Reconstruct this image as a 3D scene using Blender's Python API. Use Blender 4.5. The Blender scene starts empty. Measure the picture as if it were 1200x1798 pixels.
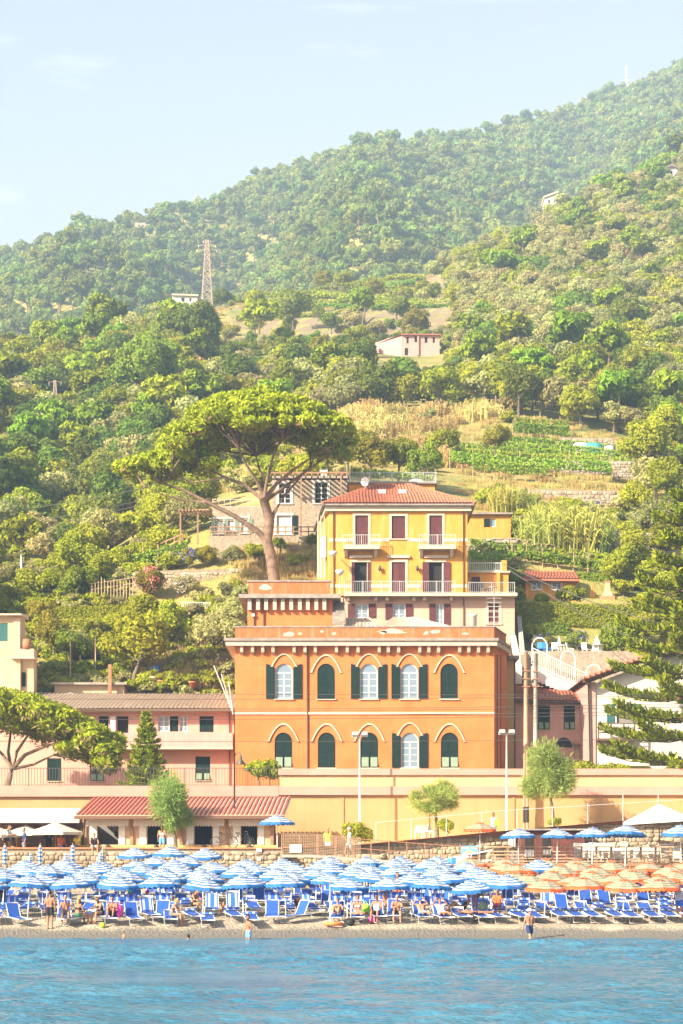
import bpy, bmesh, math, random
import numpy as np
from mathutils import Vector, Matrix
from mathutils.geometry import delaunay_2d_cdt

# ------------------------------------------------------------------ camera
FPX, CAMH, HOR = 3400.0, 3.75, 1500.0
scene = bpy.context.scene
COL = scene.collection
cam_d = bpy.data.cameras.new("camera"); cam = bpy.data.objects.new("camera", cam_d); COL.objects.link(cam)
cam.location = (0, 0, CAMH); cam.rotation_euler = (math.radians(90), 0, 0)
cam_d.sensor_fit = 'VERTICAL'; cam_d.sensor_height = 36.0; cam_d.sensor_width = 24.0
cam_d.lens = 36.0*FPX/1798.0; cam_d.shift_y = (HOR-899.0)/1798.0
cam_d.clip_start = 0.5; cam_d.clip_end = 20000
scene.camera = cam

# ------------------------------------------------------------------ sky, sun, exposure
SUN = Vector((-0.66, -0.56, 0.49)).normalized()
w = bpy.data.worlds.new("World"); scene.world = w; w.use_nodes = True
nt = w.node_tree; bg = nt.nodes["Background"]
sky = nt.nodes.new("ShaderNodeTexSky"); sky.sky_type = 'NISHITA'; sky.sun_disc = False
sky.sun_elevation = math.asin(SUN.z); sky.sun_rotation = math.atan2(SUN.x, SUN.y) % (2*math.pi)
sky.air_density = 1.0; sky.dust_density = 3.0; sky.ozone_density = 1.0; sky.altitude = 0
tc = nt.nodes.new("ShaderNodeTexCoord"); mp = nt.nodes.new("ShaderNodeMapping")
mp.inputs['Scale'].default_value = (3.2, 3.2, 17.0)
nz = nt.nodes.new("ShaderNodeTexNoise"); nz.inputs['Scale'].default_value = 1.6; nz.inputs['Detail'].default_value = 7; nz.inputs['Roughness'].default_value = 0.6
rp = nt.nodes.new("ShaderNodeValToRGB"); rp.color_ramp.elements[0].position = 0.60; rp.color_ramp.elements[1].position = 0.9
rp.color_ramp.elements[1].color = (0.55, 0.55, 0.55, 1)
mx = nt.nodes.new("ShaderNodeMixRGB"); mx.inputs[2].default_value = (9.5, 9.3, 9.0, 1)
nt.links.new(tc.outputs['Generated'], mp.inputs['Vector']); nt.links.new(mp.outputs['Vector'], nz.inputs['Vector'])
nt.links.new(nz.outputs['Fac'], rp.inputs['Fac']); nt.links.new(rp.outputs['Color'], mx.inputs[0])
hs0 = nt.nodes.new('ShaderNodeHueSaturation'); hs0.inputs['Saturation'].default_value = 0.62; tn = nt.nodes.new('ShaderNodeMixRGB'); tn.blend_type = 'MULTIPLY'; tn.inputs[0].default_value = 1; tn.inputs[2].default_value = (1.0, .895, .83, 1); nt.links.new(hs0.outputs['Color'], tn.inputs[1]); nt.links.new(sky.outputs['Color'], hs0.inputs['Color']); nt.links.new(tn.outputs['Color'], mx.inputs[1]); nt.links.new(mx.outputs['Color'], bg.inputs['Color'])
bg.inputs['Strength'].default_value = 0.09
sl = bpy.data.lights.new("sun", 'SUN'); sl.energy = 5.0; sl.angle = math.radians(0.55); sl.color = (1.0, 0.87, 0.66)
so = bpy.data.objects.new("sun", sl); COL.objects.link(so); so.location = (-60, -40, 120)
so.rotation_euler = (-SUN).to_track_quat('-Z', 'Y').to_euler()
vs = scene.view_settings; vs.view_transform = 'Standard'; vs.look = 'None'; vs.gamma = 1.0; vs.use_curve_mapping = False
vs.exposure = 1.66
scene.cycles.use_denoising = True
scene.cycles.max_bounces = 6; scene.cycles.diffuse_bounces = 3; scene.cycles.glossy_bounces = 3
scene.cycles.transmission_bounces = 3; scene.cycles.transparent_max_bounces = 6; scene.cycles.volume_bounces = 1
scene.cycles.caustics_reflective = False; scene.cycles.caustics_refractive = False

R = random.Random(7)
NR = np.random.default_rng(11)
def PX(px, Y): return (px-600.0)*Y/FPX
def PZ(py, Y): return CAMH+(HOR-py)*Y/FPX
def at(px, py, Y): return Vector((PX(px, Y), Y, PZ(py, Y)))
def S(r, g, b, k=1.0):
    f = lambda c: ((c/255.0+0.055)/1.055)**2.4 if c > 10 else c/255.0/12.92
    return (f(r)*k, f(g)*k, f(b)*k)

# ------------------------------------------------------------------ materials
M = {}
def newmat(name):
    m = bpy.data.materials.new(name); m.use_nodes = True; M[name] = m
    return m, m.node_tree, m.node_tree.nodes["Principled BSDF"]
def pm(name, col, col2=None, scale=1.5, rough=0.8, bump=0.0, bscale=20.0, spec=0.3, metal=0.0, vary=0.0, coord='pos', ramp=(0.35, 0.7), detail=6, stain=None, sheen=0):
    m, t, b = newmat(name)
    b.inputs['Roughness'].default_value = rough; b.inputs['Metallic'].default_value = metal
    b.inputs['Specular IOR Level'].default_value = spec
    N, L = t.nodes.new, t.links.new
    if coord == 'pos': src = N("ShaderNodeNewGeometry").outputs['Position']
    else: src = N("ShaderNodeTexCoord").outputs['Object']
    out = None
    if col2 is not None:
        n = N("ShaderNodeTexNoise"); n.inputs['Scale'].default_value = scale; n.inputs['Detail'].default_value = detail; n.inputs['Roughness'].default_value = 0.65
        L(src, n.inputs['Vector'])
        r = N("ShaderNodeValToRGB"); r.color_ramp.elements[0].position = ramp[0]; r.color_ramp.elements[1].position = ramp[1]
        r.color_ramp.elements[0].color = (*col, 1); r.color_ramp.elements[1].color = (*col2, 1)
        L(n.outputs['Fac'], r.inputs['Fac']); out = r.outputs['Color']
    if stain is not None:   # vertical weather streaks, shape of their own
        mp_ = N("ShaderNodeMapping"); mp_.inputs['Scale'].default_value = (3.0, 3.0, 0.35); L(src, mp_.inputs['Vector'])
        n2 = N("ShaderNodeTexNoise"); n2.inputs['Scale'].default_value = 0.9; n2.inputs['Detail'].default_value = 8; n2.inputs['Roughness'].default_value = 0.7; L(mp_.outputs['Vector'], n2.inputs['Vector'])
        r2 = N("ShaderNodeValToRGB"); r2.color_ramp.elements[0].position = 0.5; r2.color_ramp.elements[1].position = 0.78
        r2.color_ramp.elements[0].color = (0, 0, 0, 1); r2.color_ramp.elements[1].color = (0.75, 0.75, 0.75, 1); L(n2.outputs['Fac'], r2.inputs['Fac'])
        mm = N("ShaderNodeMixRGB"); mm.inputs[2].default_value = (*stain, 1); L(r2.outputs['Color'], mm.inputs[0])
        if out is None: mm.inputs[1].default_value = (*col, 1)
        else: L(out, mm.inputs[1])
        out = mm.outputs['Color']
    if vary > 0:
        oi = N("ShaderNodeObjectInfo"); mr = N("ShaderNodeMapRange"); mr.inputs['To Min'].default_value = 1-vary; mr.inputs['To Max'].default_value = 1+vary
        L(oi.outputs['Random'], mr.inputs['Value'])
        h = N("ShaderNodeHueSaturation"); L(mr.outputs['Result'], h.inputs['Value'])
        if out is None: h.inputs['Color'].default_value = (*col, 1)
        else: L(out, h.inputs['Color'])
        out = h.outputs['Color']
    if out is None: b.inputs['Base Color'].default_value = (*col, 1)
    else: L(out, b.inputs['Base Color'])
    if bump > 0:
        n3 = N("ShaderNodeTexNoise"); n3.inputs['Scale'].default_value = bscale; n3.inputs['Detail'].default_value = 4; L(src, n3.inputs['Vector'])
        bp = N("ShaderNodeBump"); bp.inputs['Strength'].default_value = bump; bp.inputs['Distance'].default_value = 0.05
        L(n3.outputs['Fac'], bp.inputs['Height']); L(bp.outputs['Normal'], b.inputs['Normal'])
    return m
def leafmat(name, col, col2, vary=0.25, trans=0.4, hue=0.03):
    m, t, b = newmat(name); N, L = t.nodes.new, t.links.new
    t.nodes.remove(b); o = t.nodes["Material Output"]
    g = N("ShaderNodeNewGeometry"); oi = N("ShaderNodeObjectInfo")
    r = N("ShaderNodeValToRGB"); r.color_ramp.elements[0].color = (*col, 1); r.color_ramp.elements[1].color = (*col2, 1)
    L(g.outputs['Random Per Island'], r.inputs['Fac'])
    mr = N("ShaderNodeMapRange"); mr.inputs['To Min'].default_value = 1-vary; mr.inputs['To Max'].default_value = 1+vary; L(oi.outputs['Random'], mr.inputs['Value'])
    mu = N("ShaderNodeMath"); mu.operation = 'MULTIPLY'; mu.inputs[1].default_value = 7.31; L(oi.outputs['Random'], mu.inputs[0])
    fr = N("ShaderNodeMath"); fr.operation = 'FRACT'; L(mu.outputs[0], fr.inputs[0])
    mh = N("ShaderNodeMapRange"); mh.inputs['To Min'].default_value = 0.5-hue; mh.inputs['To Max'].default_value = 0.5+hue; L(fr.outputs[0], mh.inputs['Value'])
    h = N("ShaderNodeHueSaturation"); L(mr.outputs['Result'], h.inputs['Value']); L(mh.outputs['Result'], h.inputs['Hue']); L(r.outputs['Color'], h.inputs['Color'])
    d = N("ShaderNodeBsdfDiffuse"); tr = N("ShaderNodeBsdfTranslucent"); ms = N("ShaderNodeMixShader"); ms.inputs[0].default_value = trans
    L(h.outputs['Color'], d.inputs['Color']); L(h.outputs['Color'], tr.inputs['Color'])
    L(d.outputs[0], ms.inputs[1]); L(tr.outputs[0], ms.inputs[2]); L(ms.outputs[0], o.inputs['Surface'])
    return m
def glassmat(name, col, rough=0.08):
    m, t, b = newmat(name); b.inputs['Base Color'].default_value = (*col, 1); b.inputs['Roughness'].default_value = rough; b.inputs['Specular IOR Level'].default_value = 0.8
    return m

leafmat('leaf_broad', (0.168, 0.207, 0.022), (0.342, 0.345, 0.040), hue=.04)
leafmat('leaf_bright', (0.230, 0.280, 0.022), (0.415, 0.425, 0.040), vary=0.18, hue=.012)
leafmat('leaf_rust', (0.230, 0.150, 0.060), (0.400, 0.290, 0.120), hue=.03)
leafmat('leaf_olive', (0.281, 0.292, 0.105), (0.463, 0.437, 0.171))
leafmat('leaf_dark', (0.097, 0.155, 0.026), (0.216, 0.261, 0.039))
leafmat('leaf_pine', (0.135, 0.225, 0.015), (0.315, 0.400, 0.028), trans=0.3)
leafmat('leaf_norfolk', (0.140, 0.180, 0.013), (0.330, 0.335, 0.024), trans=0.15)
leafmat('leaf_far', (0.126, 0.190, 0.033), (0.270, 0.316, 0.061), vary=.35, hue=.04)
leafmat('leaf_tamarisk', (0.235, 0.320, 0.075), (0.420, 0.500, 0.150), trans=0.35)
leafmat('leaf_dry', (0.400, 0.310, 0.110), (0.580, 0.460, 0.190), trans=0.35)
leafmat('leaf_cane', (0.270, 0.321, 0.061), (0.485, 0.473, 0.115), trans=0.3)
leafmat('leaf_vine', (0.190, 0.290, 0.027), (0.340, 0.430, 0.046), trans=0.4)
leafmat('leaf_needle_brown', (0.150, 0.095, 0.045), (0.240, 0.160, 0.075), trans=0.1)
leafmat('flower_pink', (0.55, 0.12, 0.16), (0.75, 0.28, 0.30), trans=0.2)
leafmat('flower_white', (0.55, 0.50, 0.46), (0.75, 0.72, 0.68), trans=0.2)
leafmat('flower_blue', (0.18, 0.24, 0.55), (0.34, 0.40, 0.68), trans=0.2)
pm('bark', S(98, 80, 66), S(140, 116, 98), scale=3, rough=0.95, bump=0.6, bscale=8, coord='obj')
pm('bark_grey', S(92, 82, 70), S(128, 115, 98), scale=3, rough=0.95, bump=0.5, bscale=8, coord='obj')

# ------------------------------------------------------------------ mesh helpers
def np_mesh(name, V, F, mats, mi=None, smooth=False):
    """V (n,3), F (m,k) constant-size polygons (or list of such arrays)"""
    if not isinstance(F, list): F = [F]
    F = [np.asarray(f, dtype=np.int32) for f in F if len(f)]
    me = bpy.data.meshes.new(name); V = np.asarray(V, dtype=np.float32)
    nl = sum(f.size for f in F); npoly = sum(len(f) for f in F)
    me.vertices.add(len(V)); me.vertices.foreach_set('co', V.ravel())
    me.loops.add(nl); me.loops.foreach_set('vertex_index', np.concatenate([f.ravel() for f in F]))
    me.polygons.add(npoly)
    st, o = [], 0
    for f in F: st.append(o+np.arange(len(f), dtype=np.int32)*f.shape[1]); o += f.size
    me.polygons.foreach_set('loop_start', np.concatenate(st))
    if mi is not None: me.polygons.foreach_set('material_index', np.asarray(mi, dtype=np.int32))
    me.update(calc_edges=True); me.validate()
    for m in (mats if isinstance(mats, (list, tuple)) else [mats]): me.materials.append(M[m])
    if smooth: me.polygons.foreach_set('use_smooth', np.ones(npoly, dtype=bool))
    return me
def link(name, me, parent=None, loc=None):
    o = bpy.data.objects.new(name, me); COL.objects.link(o)
    if parent is not None: o.parent = parent
    if loc is not None: o.location = loc
    return o
def tag(o, label=None, cat=None, group=None, kind=None):
    if label: o['label'] = label
    if cat: o['category'] = cat
    if group: o['group'] = group
    if kind: o['kind'] = kind
    return o
def thing(name, label, cat, loc=(0, 0, 0), group=None, rz=0.0, scale=1.0):
    o = bpy.data.objects.new(name, None); COL.objects.link(o); o.location = loc; o.rotation_euler = (0, 0, rz); o.scale = (scale,)*3
    o.empty_display_size = 0.3
    return tag(o, label, cat, group)
def copy_thing(root, loc, rz=0.0, label=None, scale=None, group=None):
    r = root.copy(); COL.objects.link(r); r.location = loc; r.rotation_euler = (0, 0, rz)
    if scale: r.scale = (scale,)*3
    if label: r['label'] = label
    if group: r['group'] = group
    for ch in list(root.children):
        c = ch.copy(); COL.objects.link(c); c.parent = r
        for g in list(ch.children):
            d = g.copy(); COL.objects.link(d); d.parent = c
    return r

class MB:
    def __init__(s): s.v, s.f, s.m, s.sm = [], [], [], []
    def add(s, vs, fs, mi=0, smooth=False):
        o = len(s.v); s.v += [tuple(p) for p in vs]; s.f += [tuple(i+o for i in f) for f in fs]; s.m += [mi]*len(fs); s.sm += [smooth]*len(fs); return s
    def box(s, x0, x1, y0, y1, z0, z1, mi=0):
        return s.add([(x0,y0,z0),(x1,y0,z0),(x1,y1,z0),(x0,y1,z0),(x0,y0,z1),(x1,y0,z1),(x1,y1,z1),(x0,y1,z1)],
            [(0,3,2,1),(4,5,6,7),(0,1,5,4),(1,2,6,5),(2,3,7,6),(3,0,4,7)], mi)
    def beam(s, a, b, w, h=None, mi=0, up=(0,0,1)):
        a, b = Vector(a), Vector(b); h = w if h is None else h; d = (b-a)
        if d.length < 1e-6: return s
        d.normalize(); u = Vector(up)
        if abs(d.dot(u)) > 0.98: u = Vector((0,1,0))
        sd = d.cross(u).normalized(); u = sd.cross(d).normalized()
        vs = []
        for p in (a, b):
            for i, j in ((-1,-1),(1,-1),(1,1),(-1,1)): vs.append(p+sd*(i*w/2)+u*(j*h/2))
        return s.add(vs, [(0,1,2,3),(7,6,5,4),(0,4,5,1),(1,5,6,2),(2,6,7,3),(3,7,4,0)], mi)
    def tube(s, pts, rad, n=6, mi=0, cap=True):
        pts = [Vector(p) for p in pts]; k = len(pts)
        rad = [rad]*k if not isinstance(rad, (list, tuple)) else rad
        vs, fs = [], []
        for i, p in enumerate(pts):
            d = (pts[min(i+1,k-1)]-pts[max(i-1,0)])
            d = d.normalized() if d.length > 1e-9 else Vector((0,0,1))
            u = Vector((0,0,1)) if abs(d.z) < 0.9 else Vector((1,0,0))
            a = d.cross(u).normalized(); b = d.cross(a).normalized()
            for j in range(n):
                t = 2*math.pi*j/n; vs.append(p+(a*math.cos(t)+b*math.sin(t))*rad[i])
        for i in range(k-1):
            for j in range(n): fs.append((i*n+j, i*n+(j+1)%n, (i+1)*n+(j+1)%n, (i+1)*n+j))
        s.add(vs, fs, mi, True)
        if cap:
            o = len(s.v)-k*n
            s.f += [tuple(o+j for j in range(n)), tuple(o+(k-1)*n+n-1-j for j in range(n))]; s.m += [mi]*2; s.sm += [False]*2
        return s
    def lathe(s, prof, c=(0,0,0), n=12, mi=0, smooth=True):
        vs, fs = [], []
        for r, z in prof:
            for j in range(n):
                t = 2*math.pi*j/n; vs.append((c[0]+r*math.cos(t), c[1]+r*math.sin(t), c[2]+z))
        for i in range(len(prof)-1):
            for j in range(n): fs.append((i*n+j, i*n+(j+1)%n, (i+1)*n+(j+1)%n, (i+1)*n+j))
        return s.add(vs, fs, mi, smooth)
    def prism(s, poly, z0, z1, mi=0):
        n = len(poly); a = sum(poly[i][0]*poly[(i+1)%n][1]-poly[(i+1)%n][0]*poly[i][1] for i in range(n))
        if a < 0: poly = poly[::-1]
        return s.add([(x,y,z0) for x,y in poly]+[(x,y,z1) for x,y in poly],
            [tuple(range(n))[::-1], tuple(range(n,2*n))]+[(i,(i+1)%n,n+(i+1)%n,n+i) for i in range(n)], mi)
    def extr(s, poly, y0, y1, mi=0):
        """outline in x,z pushed from y0 to y1"""
        n = len(poly); a = sum(poly[i][0]*poly[(i+1)%n][1]-poly[(i+1)%n][0]*poly[i][1] for i in range(n))
        if a < 0: poly = poly[::-1]
        return s.add([(x,y0,z) for x,z in poly]+[(x,y1,z) for x,z in poly],
            [tuple(range(n)), tuple(range(n,2*n))[::-1]]+[((i+1)%n,i,n+i,n+(i+1)%n) for i in range(n)], mi)
    def build(s, name, mats, parent=None, org=(0,0,0), smooth=None):
        me = bpy.data.meshes.new(name)
        ox, oy, oz = org
        me.from_pydata([(x-ox,y-oy,z-oz) for x,y,z in s.v], [], s.f)
        for m in (mats if isinstance(mats,(list,tuple)) else [mats]): me.materials.append(M[m])
        me.polygons.foreach_set('material_index', s.m)
        me.polygons.foreach_set('use_smooth', s.sm if smooth is None else [smooth]*len(s.f))
        me.update()
        return link(name, me, parent)

def rotz(V, a):
    c, s_ = math.cos(a), math.sin(a); W = V.copy(); W[:,0] = c*V[:,0]-s_*V[:,1]; W[:,1] = s_*V[:,0]+c*V[:,1]; return W
def vnoise(X, Y, seed=0):
    """cheap smooth noise in -1..1 from summed sines"""
    r = np.random.default_rng(seed); o = np.zeros_like(np.asarray(X, dtype=float))
    for k in range(9):
        a = r.uniform(0, 6.28); f = r.uniform(0.5, 1.9); o = o+np.sin((X*math.cos(a)+Y*math.sin(a))*f+r.uniform(0, 6.28))
    return o/4.5

# ------------------------------------------------------------------ foliage
def leaf_quads(P, Nrm, size, rng, asp=1.5, drop=0.0):
    n = len(P); A = rng.normal(size=(n,3)); A[:,2] -= drop
    T = np.cross(Nrm, A); T /= (np.linalg.norm(T, axis=1, keepdims=True)+1e-9)
    B = np.cross(Nrm, T); sz = (size*rng.uniform(0.6, 1.3, n))[:,None]
    a, b = T*sz*0.5*asp, B*sz*0.5
    V = np.stack([P-a, P-b*0.9, P+a, P+b*0.9], 1).reshape(-1,3)
    return V, np.arange(4*n).reshape(n,4)
def blob_leaves(blobs, n, size, rng, spread=0.55, shell=(0.72, 1.06), asp=1.5, flatten=1.0):
    B = np.array([b[:3] for b in blobs]); Rr = np.array([b[3:] if len(b) == 6 else (b[3],)*3 for b in blobs])
    wgt = (Rr.prod(1))**(2/3.); wgt /= wgt.sum(); idx = rng.choice(len(B), n, p=wgt)
    D = rng.normal(size=(n,3)); D /= np.linalg.norm(D, axis=1, keepdims=True)
    D[:,2] = np.where((D[:,2] < -0.3) & (rng.random(n) < 0.6), -D[:,2], D[:,2])
    u = rng.uniform(*shell, n)[:,None]
    P = B[idx]+D*Rr[idx]*u
    Nn = D+rng.normal(size=(n,3))*spread; Nn[:,2] *= flatten; Nn /= np.linalg.norm(Nn, axis=1, keepdims=True)
    return leaf_quads(P, Nn, size, rng, asp)
ICO = None
def ico():
    global ICO
    if ICO is None:
        bm = bmesh.new(); bmesh.ops.create_icosphere(bm, subdivisions=1, radius=1.0)
        ICO = (np.array([v.co for v in bm.verts]), np.array([[v.index for v in f.verts] for f in bm.faces])); bm.free()
    return ICO
def cores(blobs, k, rng):
    V0, F0 = ico(); Vs, Fs, o = [], [], 0
    for b in blobs:
        r = np.array(b[3:] if len(b) == 6 else (b[3],)*3)*k
        Vs.append(V0*r*rng.uniform(0.85, 1.12, (len(V0),1))+np.array(b[:3])); Fs.append(F0+o); o += len(V0)
    return np.concatenate(Vs), np.concatenate(Fs)
def crown_blobs(rx, rz, cz, k, rng, br=0.45, ry=None):
    ry = ry or rx; out = [(0, 0, cz, rx*0.62, ry*0.62, rz*0.62)]
    for i in range(k):
        d = rng.normal(size=3); d /= np.linalg.norm(d)
        if d[2] < -0.5: d[2] *= -0.5
        q = rng.uniform(0.55, 0.8); r = br*rng.uniform(0.7, 1.2)
        out.append((d[0]*rx*q, d[1]*ry*q, cz+d[2]*rz*q, rx*r, ry*r, min(rz,rx)*r))
    return out
def crown_mesh(name, blobs, n, size, mat, rng, core=0.66, **kw):
    V, F = blob_leaves(blobs, n, size, rng, **kw)
    if core:
        V2, F2 = cores(blobs, core, rng); return np_mesh(name, np.concatenate([V, V2]), [F, F2+len(V)], mat)
    return np_mesh(name, V, F, mat)
def limbs(blobs, base_r, top, rng, lean=(0,0), k=5, z0=-0.6):
    b = MB(); top = Vector(top)
    b.tube([(0,0,z0), Vector((lean[0]*.4, lean[1]*.4, top.z*.5)), top], [base_r*1.25, base_r, base_r*0.7], 7)
    for q in blobs[1:1+k]:
        c = Vector(q[:3]); mid = top.lerp(c, 0.5)+Vector((rng.normal()*.15, rng.normal()*.15, -0.1*abs(c.z-top.z)))
        b.tube([top*0.97, mid, c], [base_r*0.55, base_r*0.38, base_r*0.15], 5)
    return b
TPL = {}
def make_tpl(kind, seed, rx, rz, h, n, leaf, mat, k=9, tr=0.16, core=0.66, bark='bark_grey', br=0.45, **kw):
    rng = np.random.default_rng(seed); bl = crown_blobs(rx, rz, h-rz*0.75, k, rng, br)
    cm = crown_mesh(kind+'_crown', bl, n, leaf, mat, rng, core, **kw)
    tb = limbs(bl, tr, (rng.normal()*.2, rng.normal()*.2, max(h-rz*1.3, 0.3)), rng)
    tm = bpy.data.meshes.new(kind+'_trunk'); tm.from_pydata(tb.v, [], tb.f); tm.materials.append(M[bark]); tm.update()
    TPL.setdefault(kind, []).append((tm, cm))
def joined(tm, cm, name):
    """one template object for the woods that nobody could count (never linked: only its geometry is used)"""
    bm = bmesh.new(); bm.from_mesh(cm)
    if tm is not None:
        n0 = len(bm.faces); bm.from_mesh(tm); bm.faces.ensure_lookup_table()
        for f in bm.faces[n0:]: f.material_index = 1
    me = bpy.data.meshes.new(name); bm.to_mesh(me); bm.free()
    me.materials.append(cm.materials[0]); me.materials.append(tm.materials[0] if tm else cm.materials[0])
    return bpy.data.objects.new(name, me)
def plant(name, kind, v, loc, label, cat, group=None, scale=1.0, rz=0.0):
    tm, cm = TPL[kind][v % len(TPL[kind])]
    t = thing(name, label, cat, loc, group, rz, scale)
    if tm is not None: link('trunk', tm, t)
    link('crown' if tm is not None else 'foliage', cm, t)
    return t
def scatter(name, label, cat, pts, scl, rot, tobj):
    me = bpy.data.meshes.new(name); me.from_pydata([tuple(p) for p in pts], [], [])
    for nm, arr in (('sc', scl), ('rz', rot)):
        a = me.attributes.new(nm, 'FLOAT', 'POINT'); a.data.foreach_set('value', np.asarray(arr, dtype=np.float32))
    o = link(name, me); tag(o, label, cat, kind='stuff')
    g = bpy.data.node_groups.new(name, 'GeometryNodeTree')
    g.interface.new_socket('Geometry', in_out='INPUT', socket_type='NodeSocketGeometry'); g.interface.new_socket('Geometry', in_out='OUTPUT', socket_type='NodeSocketGeometry')
    N, L = g.nodes.new, g.links.new
    i, u = N('NodeGroupInput'), N('NodeGroupOutput'); ip = N('GeometryNodeInstanceOnPoints'); oi = N('GeometryNodeObjectInfo'); oi.inputs['Object'].default_value = tobj
    oi.inputs['As Instance'].default_value = True
    s1 = N('GeometryNodeInputNamedAttribute'); s1.data_type = 'FLOAT'; s1.inputs['Name'].default_value = 'sc'
    r1 = N('GeometryNodeInputNamedAttribute'); r1.data_type = 'FLOAT'; r1.inputs['Name'].default_value = 'rz'
    cx = N('ShaderNodeCombineXYZ'); L(r1.outputs['Attribute'], cx.inputs['Z'])
    L(i.outputs[0], ip.inputs['Points']); L(oi.outputs['Geometry'], ip.inputs['Instance'])
    L(cx.outputs[0], ip.inputs['Rotation']); L(s1.outputs['Attribute'], ip.inputs['Scale']); L(ip.outputs[0], u.inputs[0])
    md = o.modifiers.new('scatter', 'NODES'); md.node_group = g
    return o
# ------------------------------------------------------------------ terrain profile
def p_(Y, py): return (Y, PZ(py, Y))
COLS = [
 (-500, [(126,7.2),(147,7.4),(150,15),p_(165,1090),p_(185,1030),p_(230,920),p_(330,720),p_(400,650),(520,92),(1050,300),(1700,250)]),
 (0,    [(126,7.2),(147,7.4),(149.5,15.5),p_(158,1150),p_(164,1095),p_(169,1060),p_(185,1015),p_(230,915),p_(280,805),p_(330,712),p_(400,645),(520,95),p_(1050,462),(1500,270)]),
 (150,  [(126,7.2),(147,7.4),(149.5,15.8),p_(158,1140),p_(164,1090),p_(169,1050),p_(185,1005),p_(215,985),p_(280,860),p_(350,715),p_(430,622),(540,112),p_(1060,410),(1500,300)]),
 (300,  [(126,7.2),(147,7.6),(150,16),p_(158,1130),p_(164,1080),p_(169.5,1045),p_(171,1003),p_(180,978),p_(192,925),p_(215,885),p_(270,805),p_(340,690),p_(440,592),p_(520,541),(620,142),p_(1100,372),(1500,340)]),
 (450,  [(126,7.2),(148,8.0),(151,14),p_(158,1105),p_(165,1040),p_(169.5,1012),p_(174,962),p_(184,905),p_(215,850),p_(280,765),p_(360,668),p_(450,586),p_(540,526),(640,152),p_(1180,318),(1550,390)]),
 (600,  [(126,7.2),(148,8.2),(152,14),p_(160,1090),p_(171,970),p_(186,880),p_(220,805),p_(280,725),p_(340,665),p_(395,622),p_(480,548),p_(560,507),(650,158),p_(1240,285),(1600,420)]),
 (750,  [(126,7.2),(148,8.2),(152,14),p_(162,1080),p_(173,960),p_(190,885),p_(225,815),p_(260,757),p_(330,675),p_(395,614),p_(480,535),p_(570,494),(680,172),p_(1300,250),(1650,450)]),
 (900,  [(126,7.2),(146,8.2),(150,14),p_(157,1150),p_(162,1080),p_(172,985),p_(180,945),p_(190,905),p_(205,872),p_(220,838),p_(240,800),p_(255,768),p_(270,735),p_(330,665),p_(420,568),p_(520,480),p_(600,408),(720,190),p_(1380,225),(1700,500)]),
 (1050, [(126,7.2),(146,8.2),(150,13),p_(157,1155),p_(163,1072),p_(173,1000),p_(182,950),p_(200,900),p_(208,872),p_(222,840),p_(242,806),p_(258,772),p_(300,700),p_(370,610),p_(470,510),p_(560,420),p_(640,338),(780,232),p_(1440,180),(1750,550)]),
 (1200, [(126,7.2),(146,8.2),(150,13),p_(157,1155),p_(163,1075),p_(185,965),p_(225,865),p_(270,775),p_(320,690),p_(380,610),p_(480,490),p_(580,380),p_(680,290),(830,272),p_(1500,118),(1800,610)]),
 (1700, [(126,7.2),(146,8.2),(150,13),p_(157,1150),p_(163,1070),p_(185,955),p_(225,850),p_(270,750),p_(320,650),p_(380,560),p_(480,430),p_(580,310),p_(700,190),(830,310),p_(1550,40),(1850,650)]),
]
_cp = np.array([c[0] for c in COLS], dtype=float)
_prof = [(np.array([q[0] for q in c[1]]), np.array([q[1] for q in c[1]])) for c in COLS]
def Hpy(px, Y):
    px = np.clip(np.asarray(px, dtype=float), _cp[0], _cp[-1]); Y = np.asarray(Y, dtype=float)
    px, Y = np.broadcast_arrays(px, Y)
    Z = np.stack([np.interp(Y, a, b) for a, b in _prof], 0)
    i = np.clip(np.searchsorted(_cp, px)-1, 0, len(_cp)-2); t = (px-_cp[i])/(_cp[i+1]-_cp[i])
    ii = i[None]; lo = np.take_along_axis(Z, ii, 0)[0]; hi = np.take_along_axis(Z, ii+1, 0)[0]
    z = lo+(hi-lo)*t
    X = (px-600)*Y/FPX
    a = np.clip((Y-185)/200, 0, 1)
    yr = np.interp(px, [-500, 0, 300, 600, 900, 1200, 1700], [1050, 1050, 1100, 1240, 1380, 1500, 1550])
    wt_ = np.clip((px-370)/50, 0, 1)*np.clip((830-px)/50, 0, 1)*np.clip((Y-415)/20, 0, 1)*np.clip((580-Y)/15, 0, 1)   # field terraces
    q_ = (z+1.2*vnoise(X/30., Y/60., 8))/4.2; fr_ = q_-np.floor(q_); z = z+wt_*4.2*(np.clip((fr_-.72)/.28, 0, 1)*.92+fr_*.08-fr_)
    k = np.clip((Y-640)/160, 0, 1)*np.clip((yr-Y)/220, 0, 1)
    z = z+a*1.6*vnoise(X/14., Y/14., 3)+k*(14.0*vnoise(X/95., Y/95., 5)+6*np.exp(-((px-105)/105)**2)-34*np.exp(-((px-390)/100)**2)+22*np.exp(-((px-640)/90)**2)-22*np.exp(-((px-1010)/90)**2))
    return z
def H(X, Y): return Hpy(600+FPX*np.asarray(X)/np.asarray(Y), Y)
def h1(X, Y): return float(H(X, Y))
def hp(px, Y): return float(Hpy(px, Y))
def gat(px, Y): return Vector((PX(px, Y), Y, hp(px, Y)))

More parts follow.
